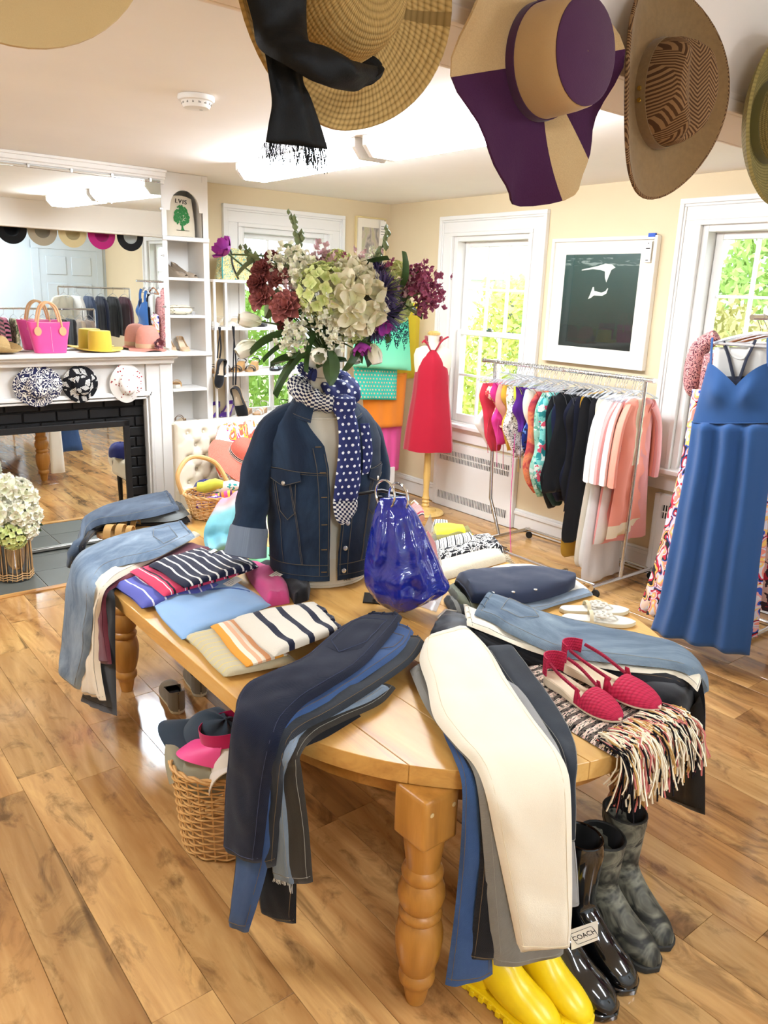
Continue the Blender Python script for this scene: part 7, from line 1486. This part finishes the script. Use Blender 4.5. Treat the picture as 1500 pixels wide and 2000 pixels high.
pc = MB().tube([cr([V((4.02, 3.60, .85)), V((4.01, 3.585, .5)), V((4.0, 3.56, .2)), V((3.97, 3.50, .004)), V((3.93, 3.47, .004))], k/20) for k in range(21)], .0025, 5).put('tie_cord', MATS['sw_magenta'], None); adopt(pc, [o for o in COL.objects if o.get('label', '').startswith('hot pink bikini')][0])
# ------------------------------------------------------------------ gowns on the right
gr = thing('gown_rack', 'chrome rail of long gowns by the right window', 'clothes rack', (3.9, 1.82, 0)); RZ = 1.70
MB().tube([(3.50, 1.80, RZ), (4.30, 1.80, RZ)], .0125, 12).put('hanging_rail', CHROME, gr); MB().tube([(4.30, 1.80, RZ), (4.30, 1.80, .06)], .014, 12).put('post', CHROME, gr)
MB().tube([(4.30, 1.50, .02), (4.30, 2.10, .02)], .014, 10).put('foot_bar', CHROME, gr); MB().tube([(3.85, 1.80, .02), (4.30, 1.80, .02)], .014, 10).put('foot_bar', CHROME, gr); MB().tube([(4.30, 1.80, .06), (4.30, 1.80, .02)], .014, 10).put('foot_joint', CHROME, gr)
GP = (3.565, 1.85, -.985, -.17); GB = C('cornflower_crepe', '#2f578d', .75)
g = thing('blue_gown', 'long cornflower blue gown with sweetheart neckline on a clear hanger', 'dress', pt(1370, 1250, GP))
s = Sheet(rowsof([(1352, 822, GP, 1512, 828, GP), (1341, 900, GP, 1506, 905, GP), (1322, 1000, GP, 1496, 1000, GP), (1302, 1100, GP, 1484, 1100, GP), (1286, 1180, GP, 1474, 1195, GP), (1271, 1228, GP, 1464, 1280, GP)]), .08, 40, 7, .006, 5, 3, rnd=3, folds=3.4, fa=.024); s.put('skirt', GB, g)
def bod(a, b):
    u0, u1 = lerp(1383, 1352, b), lerp(1508, 1512, b); vt = 708+44*(1-abs(2*a-1))**1.6; v = lerp(vt, 824, b); bul = .06*math.sin(PI*a)**.5+.035*math.exp(-((a-.27)/.14)**2-((b-.4)/.25)**2)+.035*math.exp(-((a-.73)/.14)**2-((b-.4)/.25)**2)
    return pt(lerp(u0, u1, a), v, off(GP, 0))+V((-.985, -.17, 0))*bul
MB().grid(bod, 30, 16, (.35, .25)).put('bodice', GB, g, solid=-.004)
MB().tube([bod(k/20, 1)+V((-.004, 0, 0)) for k in range(21)], .003, 6).put('waist_seam', GB, g)
for u0, u1 in ((1391, 1388), (1500, 1500)): MB().tube([cr([pt(u1, 716, off(GP, .02)), pt((u0+u1)/2, 685, off(GP, .02)), pt(u0, 660, off(GP, .01))], k/8) for k in range(9)], .015, 8, flat=.3).put('strap', GB, g)
FLO = printed('bold_abstract_floral', [(0, '#d8cfd4'), (.22, '#f0c46a'), (.36, '#e98d7a'), (.5, '#d9d3d8'), (.62, '#c5223f'), (.74, '#1a1720'), (.86, '#3a5bb8'), (.94, '#f0a8a0')], 9, .7, 1.3, use='mix')
P2 = (3.66, 1.90, -.985, -.17); P3 = (3.76, 1.92, -.985, -.17)
for i, (lb, P, spec, m) in enumerate([('bold abstract floral gown behind the blue gown', P2, [(1352, 760, 1500, 765), (1342, 830, 1505, 835), (1326, 920, 1505, 920), (1308, 1020, 1500, 1020), (1288, 1110, 1492, 1120), (1262, 1200, 1480, 1245)], FLO), ('second abstract floral gown hanging furthest from the aisle', P3, [(1350, 790, 1490, 790), (1330, 900, 1490, 900), (1305, 1000, 1488, 1000), (1278, 1100, 1484, 1100), (1246, 1192, 1476, 1225)], printed('bold_abstract_floral_two', [(0, '#e6c9b0'), (.3, '#d8d2da'), (.5, '#c5223f'), (.66, '#1a1720'), (.8, '#e9b85a'), (.92, '#8a3b6a')], 8, .7, 1.3, use='mix'))]):
    t = thing('floral_gown', lb, 'dress', pt(spec[-1][0], spec[-1][1], P), 'floral gowns'); s = Sheet(rowsof([(a, b, P, c, d_, P) for a, b, c, d_ in spec]), .05, 24, 6, .006, 5, i+5, folds=4, fa=.014); s.put('gown_body', m, t); s.patch(.0, 1, .975, 1.0, C('sw_black', '#111014'), t, 'hem_band', .003, 8)
LACE = printed('rose_lace', [(0, '#d08f8a'), (.35, '#5e2c38'), (.55, '#d9a49c'), (.8, '#6e3a44')], 40, .8, 1.2, src='Object', use='mix')
PLc = (3.72, 1.95, -.985, -.17)
t = thing('lace_dress', 'pink lace dress with puff sleeve behind the blue gown', 'dress', pt(1380, 800, PLc)); Sheet(rowsof([(1372, 690, PLc, 1490, 690, PLc), (1362, 760, PLc, 1490, 760, PLc), (1352, 900, PLc, 1490, 900, PLc)]), .05, 14, 5, .008, 9, 8).put('dress_body', LACE, t)
MB().tube([cr([pt(1400, 655, PLc), pt(1368, 680, PLc), pt(1356, 720, PLc), pt(1352, 755, PLc), pt(1358, 772, PLc)], k/16) for k in range(17)], [.015+.035*math.sin(PI*(.15+.8*k/16)) for k in range(17)], 14).put('puff_sleeve', LACE, t)
Pn = off(GP, -.035)
t = thing('navy_dress', 'navy dress with deep V straps seen above the blue gown', 'dress', pt(1440, 800, Pn)); Sheet(rowsof([(1396, 735, Pn, 1500, 735, Pn), (1386, 800, Pn, 1504, 800, Pn), (1380, 900, Pn, 1500, 900, Pn)]), .03, 12, 5, .006, 9, 9).put('dress_body', C('navy_crepe', '#151a2e'), t)
for u0, u1 in ((1412, 1436), (1476, 1440)): MB().tube([pt(u0, 664, Pn), pt(lerp(u0, u1, .5), 700, off(Pn, .012)), pt(u1, 752, off(Pn, .015))], .016, 8, flat=.3).put('strap', C('navy_crepe', '#151a2e'), t)
Pw = off(GP, -.06)
t = thing('white_tee', 'white tee and silver print top hanging behind the navy straps', 'shirt', pt(1440, 800, Pw)); Sheet(rowsof([(1396, 678, Pw, 1500, 678, Pw), (1390, 740, Pw, 1504, 740, Pw), (1388, 820, Pw, 1500, 820, Pw)]), .03, 12, 5, .006, 9, 10).put('shirt_body', C('white_tee_cotton', '#dcd8d0'), t)
MB().tube([cr([pt(1418, 668, off(Pw, .03)), pt(1430, 694, off(Pw, .03)), pt(1452, 700, off(Pw, .03)), pt(1468, 672, off(Pw, .03))], k/12) for k in range(13)], .006, 6).put('neck_rib', C('white_tee_cotton', '#dcd8d0'), t)
HBW = hangbody(.20, .055, .010); HBK = hangbody(.20, .06, .009); WOODH = plain('wood_hanger', '#a4683a', .5); WPL = glassy('white_clear_plastic', '#f4f4f4', .1, .75)
gd = math.atan2(-.985, .17)    # hanger width runs along the gown plane
for i, (x, m, b, lb) in enumerate([(3.60, WPL, HBW, 'clear white hanger holding the blue gown'), (3.66, CLEAR, HBW, 'clear hanger holding the floral gown'), (3.70, WOODH, HBK, 'wooden hanger on the gown rail'), (3.76, CLEAR, HBW, 'clear hanger holding the second floral gown'), (3.82, WOODH, HBK, 'dark wooden hanger far along the gown rail'), (3.88, WPL, HBW, 'white plastic hanger at the end of the gown rail')]): hanger((x, 1.80+.0*i, RZ-.008), PI/2+.17+.06*math.sin(i*2.1), 'hangers on the gown rail', lb, m, CHROME, b)
for i, (lb, m) in enumerate([('red floral dress on the gown rail near the window', printed('red_floral_cloth', [(0, '#d9b3a6'), (.5, '#b8303e'), (.75, '#3c2a30')], 26, .8, 1, src='Object')), ('grey sequin dress at the end of the gown rail', C('grey_sequin', '#7d7a78', .4)), ('dark navy dress at the end of the gown rail', C('dark_navy_cloth', '#141a30'))]):
    garment('long_dress', lb, 'dress', (3.94+.08*i, 1.80, RZ-.02), PI/2+.1, [(.10, -.10, .10), (.16, -.17, .17), (.4, -.15, .15), (.9, -.2, .2), (1.45, -.24, .24)], m, .05, (), (), 40+i, 4, 'dresses at the end of the gown rail')
# ------------------------------------------------------------------ hats along the beam
def HM(x, z, y=1.118, tilt=0, rz=0, spin=0): return Matrix.Translation((x, y, z)) @ Matrix.Rotation(rz, 4, 'Z') @ Matrix.Rotation(PI/2+tilt, 4, 'X') @ Matrix.Rotation(spin, 4, 'Z')
NAT = straw('seagrass_straw', '#c9a565', '#6f5526', .7, 55)
hs = hat('seagrass_hat', 'woven seagrass hat with long black scarf hanging from the beam', HM(.765, 2.185, 1.112), NAT, NAT, None, .192, .192, .095, .1, .10, lambda p, a, f: p+V((0, 0, .05*f*f*max(0, math.cos(a-.1))+.035*f*f*max(0, -math.cos(a)))), 'round', th=.006)
BSC = fabric('black_silk', '#0b0b0a', .6, .15, 400, .35, 0.0); PH = (.7, 1.03, 0, -1); PH2 = (.7, .99, 0, -1)
sh_ = thing('black_scarf', 'long black silk scarf tied round the seagrass hat', 'scarf', aty(585, 300, 1.03)); 
Sheet(rowsof([(470, -40, PH, 600, -60, PH), (492, 40, PH, 598, 30, PH), (506, 95, PH, 606, 85, PH2), (560, 130, PH2, 640, 100, PH2), (620, 162, PH2, 690, 118, PH2), (680, 165, PH, 738, 128, PH), (740, 128, PH, 746, 124, PH)]), .016, 14, 6, .008, 20, 3).put('wrap', BSC, sh_)
s = Sheet(rowsof([(516, 100, PH, 592, 130, PH), (524, 150, PH, 592, 160, PH), (530, 200, PH, 606, 190, PH), (524, 240, PH, 622, 235, PH), (518, 278, PH, 640, 292, PH)]), .012, 14, 6, .007, 22, 4, folds=1.3, fa=.006); s.put('hanging_tail', BSC, sh_)
mb = MB(); random.seed(2)
for k in range(150): q = random.random(); p = s.at(q, 1, -.004); d = V((random.gauss(0, .005), random.gauss(0, .004), -random.uniform(.015, .034))); mb.tube([p, p+d*.5+V((random.gauss(0, .002), 0, 0)), p+d], .0005, 3)
tag(mb.put('fringe', BSC, sh_), kind='stuff')
def sector():
    t = NT('plum_linen_patchwork'); o = t.uv(src='Object'); sp = t.n('SeparateXYZ'); t.set(sp.inputs[0], o); an = t.math('ARCTAN2', sp.outputs[1], sp.outputs[0]); n = t.noise(o, 420, 2, .7); m = t.ramp(t.math('ADD', t.math('MULTIPLY', an, 1/(2*PI)), .5), [(0, 0.0), (.04, 1.0), (.29, 0.0), (.39, 1.0), (.54, 0.0), (.70, 1.0), (.78, 0.0)], 'CONSTANT')
    t.bump(t.math('ADD', n, t.math('MULTIPLY', t.noise(o, 22, 3), 1.5)), .25, .004); return t.out(t.mix(t.math('MULTIPLY', n, .35), t.mix(m, lin('#c9a877'), lin('#45203f')), lin('#1c1216')), .9, .15)
LINEN = fabric('natural_linen', '#c4a271', .9, .15, 600); PLUM = fabric('plum_linen', '#4a2344', .9, .2, 600)
hp = hat('plum_sun_hat', 'floppy plum and natural linen sun hat hanging from the beam', HM(1.21, 2.165, 1.10, .0), sector(), LINEN, PLUM, .212, .245, .088, .095, .11, lambda p, a, f: p+V((0, 0, f*f*(.012-.012*math.cos(a)+.025*math.sin(5*a+.5)+.010*math.sin(9*a)))), 'flat', bandh=.022, taper=.93, bandr=1.03)
MB().lathe([(.001, .1135), (.075, .1135), (.0795, .111), (.0795, .109)], 40, sy=1.08).put('crown_top', PLUM, hp)
def herring():
    t = NT('brown_herringbone'); sp = t.n('SeparateXYZ'); t.set(sp.inputs[0], t.uv(src='Object')); x = t.math('PINGPONG', sp.outputs[0], .018); w = t.math('SINE', t.math('MULTIPLY', t.math('ADD', sp.outputs[1], t.math('MULTIPLY', x, 1.3)), 760)); f = t.math('GREATER_THAN', w, 0.0)
    return t.out(t.mix(f, lin('#4e3521'), lin('#8a6a48')), .9, .15)
SUED = fabric('tan_suede_cloth', '#8d6e45', .9, .3, 90, .3, big=30); HERR = herring()
hb_ = hat('herringbone_fedora', 'brown herringbone hat with tan suede brim hanging from the beam', HM(1.605, 2.178, 1.11, 0, 0, .15), SUED, HERR, SUED, .185, .205, .085, .105, .105, lambda p, a, f: p+V((0, 0, .055*f*f*math.cos(a)**2)), 'fedora', .03, bandh=.028)
MB().tube([V((.185*math.cos(a), .205*math.sin(a), .055*math.cos(a)**2)) for a in [2*PI*k/56 for k in range(57)]], .0045, 6, cap=False).put('edge_binding', HERR, hb_)
for k in range(2): MB().lathe([(.0005, .003), (.004, .003), (.005, 0)], 10).put('eyelet', plain('brass', '#d8b65a', .25, .5, Metallic=1.0), hb_).matrix_basis = Matrix.Translation((-.087, -.012+.022*k, .016)) @ Matrix.Rotation(-PI/2, 4, 'Y')
OLV = straw('olive_straw', '#9c8a50', '#4a411e', .8, 70)
hat('olive_straw_hat', 'olive straw hat with upturned brim hanging at the beam', HM(2.09, 2.195, 1.115), OLV, OLV, fabric('olive_band', '#6d6434', .8), .19, .2, .095, None, .10, lambda p, a, f: p+V((0, 0, .05*f*f)), 'round', th=.008)
hat('felt_hat', 'pale beige felt hat hanging at the end of the beam', HM(.29, 2.20, 1.118), fabric('beige_felt', '#cdb07c', .9), fabric('beige_felt', '#cdb07c', .9), None, .185, .185, .09, None, .09, lambda p, a, f: p+V((0, 0, .02*f)))
for x, n_, c, lb in ((2.40, 'black_hat', '#141315', 'black hat hanging on the beam seen in the wall mirror'), (2.72, 'grey_straw_hat', '#b3a48c', 'greyish straw hat on the beam seen in the wall mirror'), (3.05, 'cream_hat', '#dcc797', 'cream straw hat on the beam seen in the wall mirror'), (3.38, 'magenta_hat', '#c02a78', 'magenta hat on the beam seen in the wall mirror'), (3.72, 'white_crown_hat', '#232124', 'black rimmed hat with white crown seen in the wall mirror')):
    m = fabric(n_+'_cloth', c, .85); hat(n_, lb, HM(x, 2.19, 1.118), m, m if n_ != 'white_crown_hat' else fabric('white_hat_cloth', '#e6e3dc', .85), None, .16, .165, .085, None, .09, lambda p, a, f: p+V((0, 0, .012*f)))
# ------------------------------------------------------------------ racks behind the beam, seen in the mirrors
def backrack(label, x0, x1, y, z, items, group):
    t = thing('garment_rack', label, 'clothes rack', ((x0+x1)/2, y, 0)); MB().tube([(x0, y, z), (x1, y, z)], .0125, 10).put('hanging_rail', CHROME, t)
    for x in (x0, x1): MB().tube([(x, y, z), (x, y, .03)], .0125, 10).put('post', CHROME, t); MB().tube([(x, y-.25, .025), (x, y+.25, .025)], .014, 10).put('foot_bar', CHROME, t)
    for i, (nm, cat, lb, rows, m) in enumerate(items):
        x = lerp(x0+.07, x1-.07, i/max(1, len(items)-1)); sl = (([(-.15, .14), (-.22, .25), (-.24, .45), (-.23, .58)], .05, .045), ([(.15, .14), (.22, .25), (.24, .45), (.23, .58)], .05, .045)) if cat in ('sweater', 'jacket', 'coat') else ()
        garment(nm, lb, cat, (x, y, z-.02), PI/2+random.uniform(-.1, .1), rows, m, .05, (), sl, 80+i, 3, group); hanger((x, y, z-.008), PI/2, group+' hangers', 'clear plastic hanger hooked on the '+label.split()[0]+' rack of clothes')
DRS = [(.10, -.10, .10), (.16, -.17, .17), (.4, -.15, .15), (.75, -.19, .19), (1.1, -.23, .23)]; TRO = [(.10, -.16, .16), (.3, -.17, .17), (.7, -.16, .16), (1.05, -.15, .15)]; SWT = [(.09, -.10, .10), (.13, -.18, .18), (.3, -.19, .19), (.62, -.2, .2)]
cl = lambda n, c: C('back_'+n, c)
backrack('low chrome rack of printed dresses and trousers', 2.35, 3.5, .35, 1.30, [('sweater', 'sweater', 'pink and black striped sweater on the low rack', SWT, stripes('pink_black_knit', [(0, '#c9768e'), (.5, '#1c1a20')], .05, 1)), ('long_dress', 'dress', 'olive printed dress on the low rack', DRS, printed('olive_floral', [(0, '#b9b38c'), (.5, '#5b6a4a'), (.75, '#e2d8bc')], 30, .8, 1, src='Object')), ('long_dress', 'dress', 'red and white floral dress on the low rack', DRS, printed('red_white_floral', [(0, '#efe4d8'), (.5, '#b9303c'), (.75, '#efe4d8')], 20, .8, 1, src='Object')), ('long_dress', 'dress', 'coral striped dress on the low rack', DRS, stripes('coral_stripe', [(0, '#e0826e'), (.5, '#f0ddd0')], .04, 0)), ('long_dress', 'dress', 'cream dotted dress on the low rack', DRS, dots('cream_dots', '#e8dcc2', '#5c4a3a', .05, .2)), ('long_trousers', 'trousers', 'black trousers on the low rack', TRO, cl('black', '#121114')), ('long_trousers', 'trousers', 'wide black trousers beside others on the low rack', TRO, cl('black2', '#18171a')), ('long_trousers', 'trousers', 'charcoal trousers on the low rack', TRO, cl('charcoal', '#2b2a2e')), ('coat', 'coat', 'beige coat on the low rack', [(a*1.3, b, c) for a, b, c in SWT], cl('beige', '#cbb49c')), ('coat', 'coat', 'taupe coat at the end of the low rack', [(a*1.3, b, c) for a, b, c in SWT], cl('taupe', '#a58d7c'))], 'clothes on the low rack')
backrack('tall chrome rack of sweaters and jackets', 3.25, 4.2, -.25, 1.55, [('sweater', 'sweater', 'cream knit sweater facing the fireplace on the tall rack', SWT, cl('cream', '#e9e2cc')), ('sweater', 'sweater', 'white sweater behind the cream one on the tall rack', SWT, cl('white', '#efece6')), ('jacket', 'jacket', 'slate blue jacket on the tall rack', SWT, cl('slate', '#3c4a66')), ('jacket', 'jacket', 'navy jacket on the tall rack', SWT, cl('navy', '#161c34')), ('jacket', 'jacket', 'black jacket on the tall rack', SWT, cl('black3', '#131215')), ('jacket', 'jacket', 'maroon jacket at the end of the tall rack', SWT, cl('maroon', '#4d1e2c'))], 'clothes on the tall rack')
for o in [o for o in COL.objects if o.name.startswith('sweater') and o.get('label', '').startswith('cream knit')]: o.rotation_euler.z = 2.6
t, bx = frame('sepia_portrait', 'dark framed sepia picture on the pale wall behind the racks', lambda a, z, d: V((2.55-a, YBK+d, 1.62+z)), .24, .33, .04, .03, plain('sepia_mat', '#7a6a4c', .8), plain('dark_wood_frame', '#2e2118', .5), painted('sepia_print', '#b9a679', .7, .2), .17, .26)
# white trousers and flared skirt on the far side of the table, seen in the leaning mirror
def farhang(label, x, w0, w1, mat, zb, name, cat):
    y = tk(x)+.02; t = thing(name, label, cat, (x, y, TZ)); rows = [(V((x+w0, y-.35, TZ+.004)), V((x-w0, y-.35, TZ+.004))), (V((x+w0, y-.12, TZ+.006)), V((x-w0, y-.12, TZ+.006))), (V((x+w0, y-.02, TZ+.004)), V((x-w0, y-.02, TZ+.004))), (V((x+w0, y+.014, TZ-.06)), V((x-w0, y+.014, TZ-.06))), (V((x+lerp(w0, w1, .5), y+.016, lerp(TZ, zb, .55))), V((x-lerp(w0, w1, .5), y+.016, lerp(TZ, zb, .55)))), (V((x+w1, y+.018, zb)), V((x-w1, y+.018, zb)))]
    Sheet(rows, .02, 14, 5, .006, 9, 4).put('garment_body', mat, t)
farhang('white trousers hanging over the far end of the table', 1.98, .05, .06, T_WHITE, .12, 'trousers', 'trousers'); farhang('flared denim skirt hanging over the far end of the table', 2.13, .06, .12, D_BLUE, .28, 'denim_skirt', 'skirt')
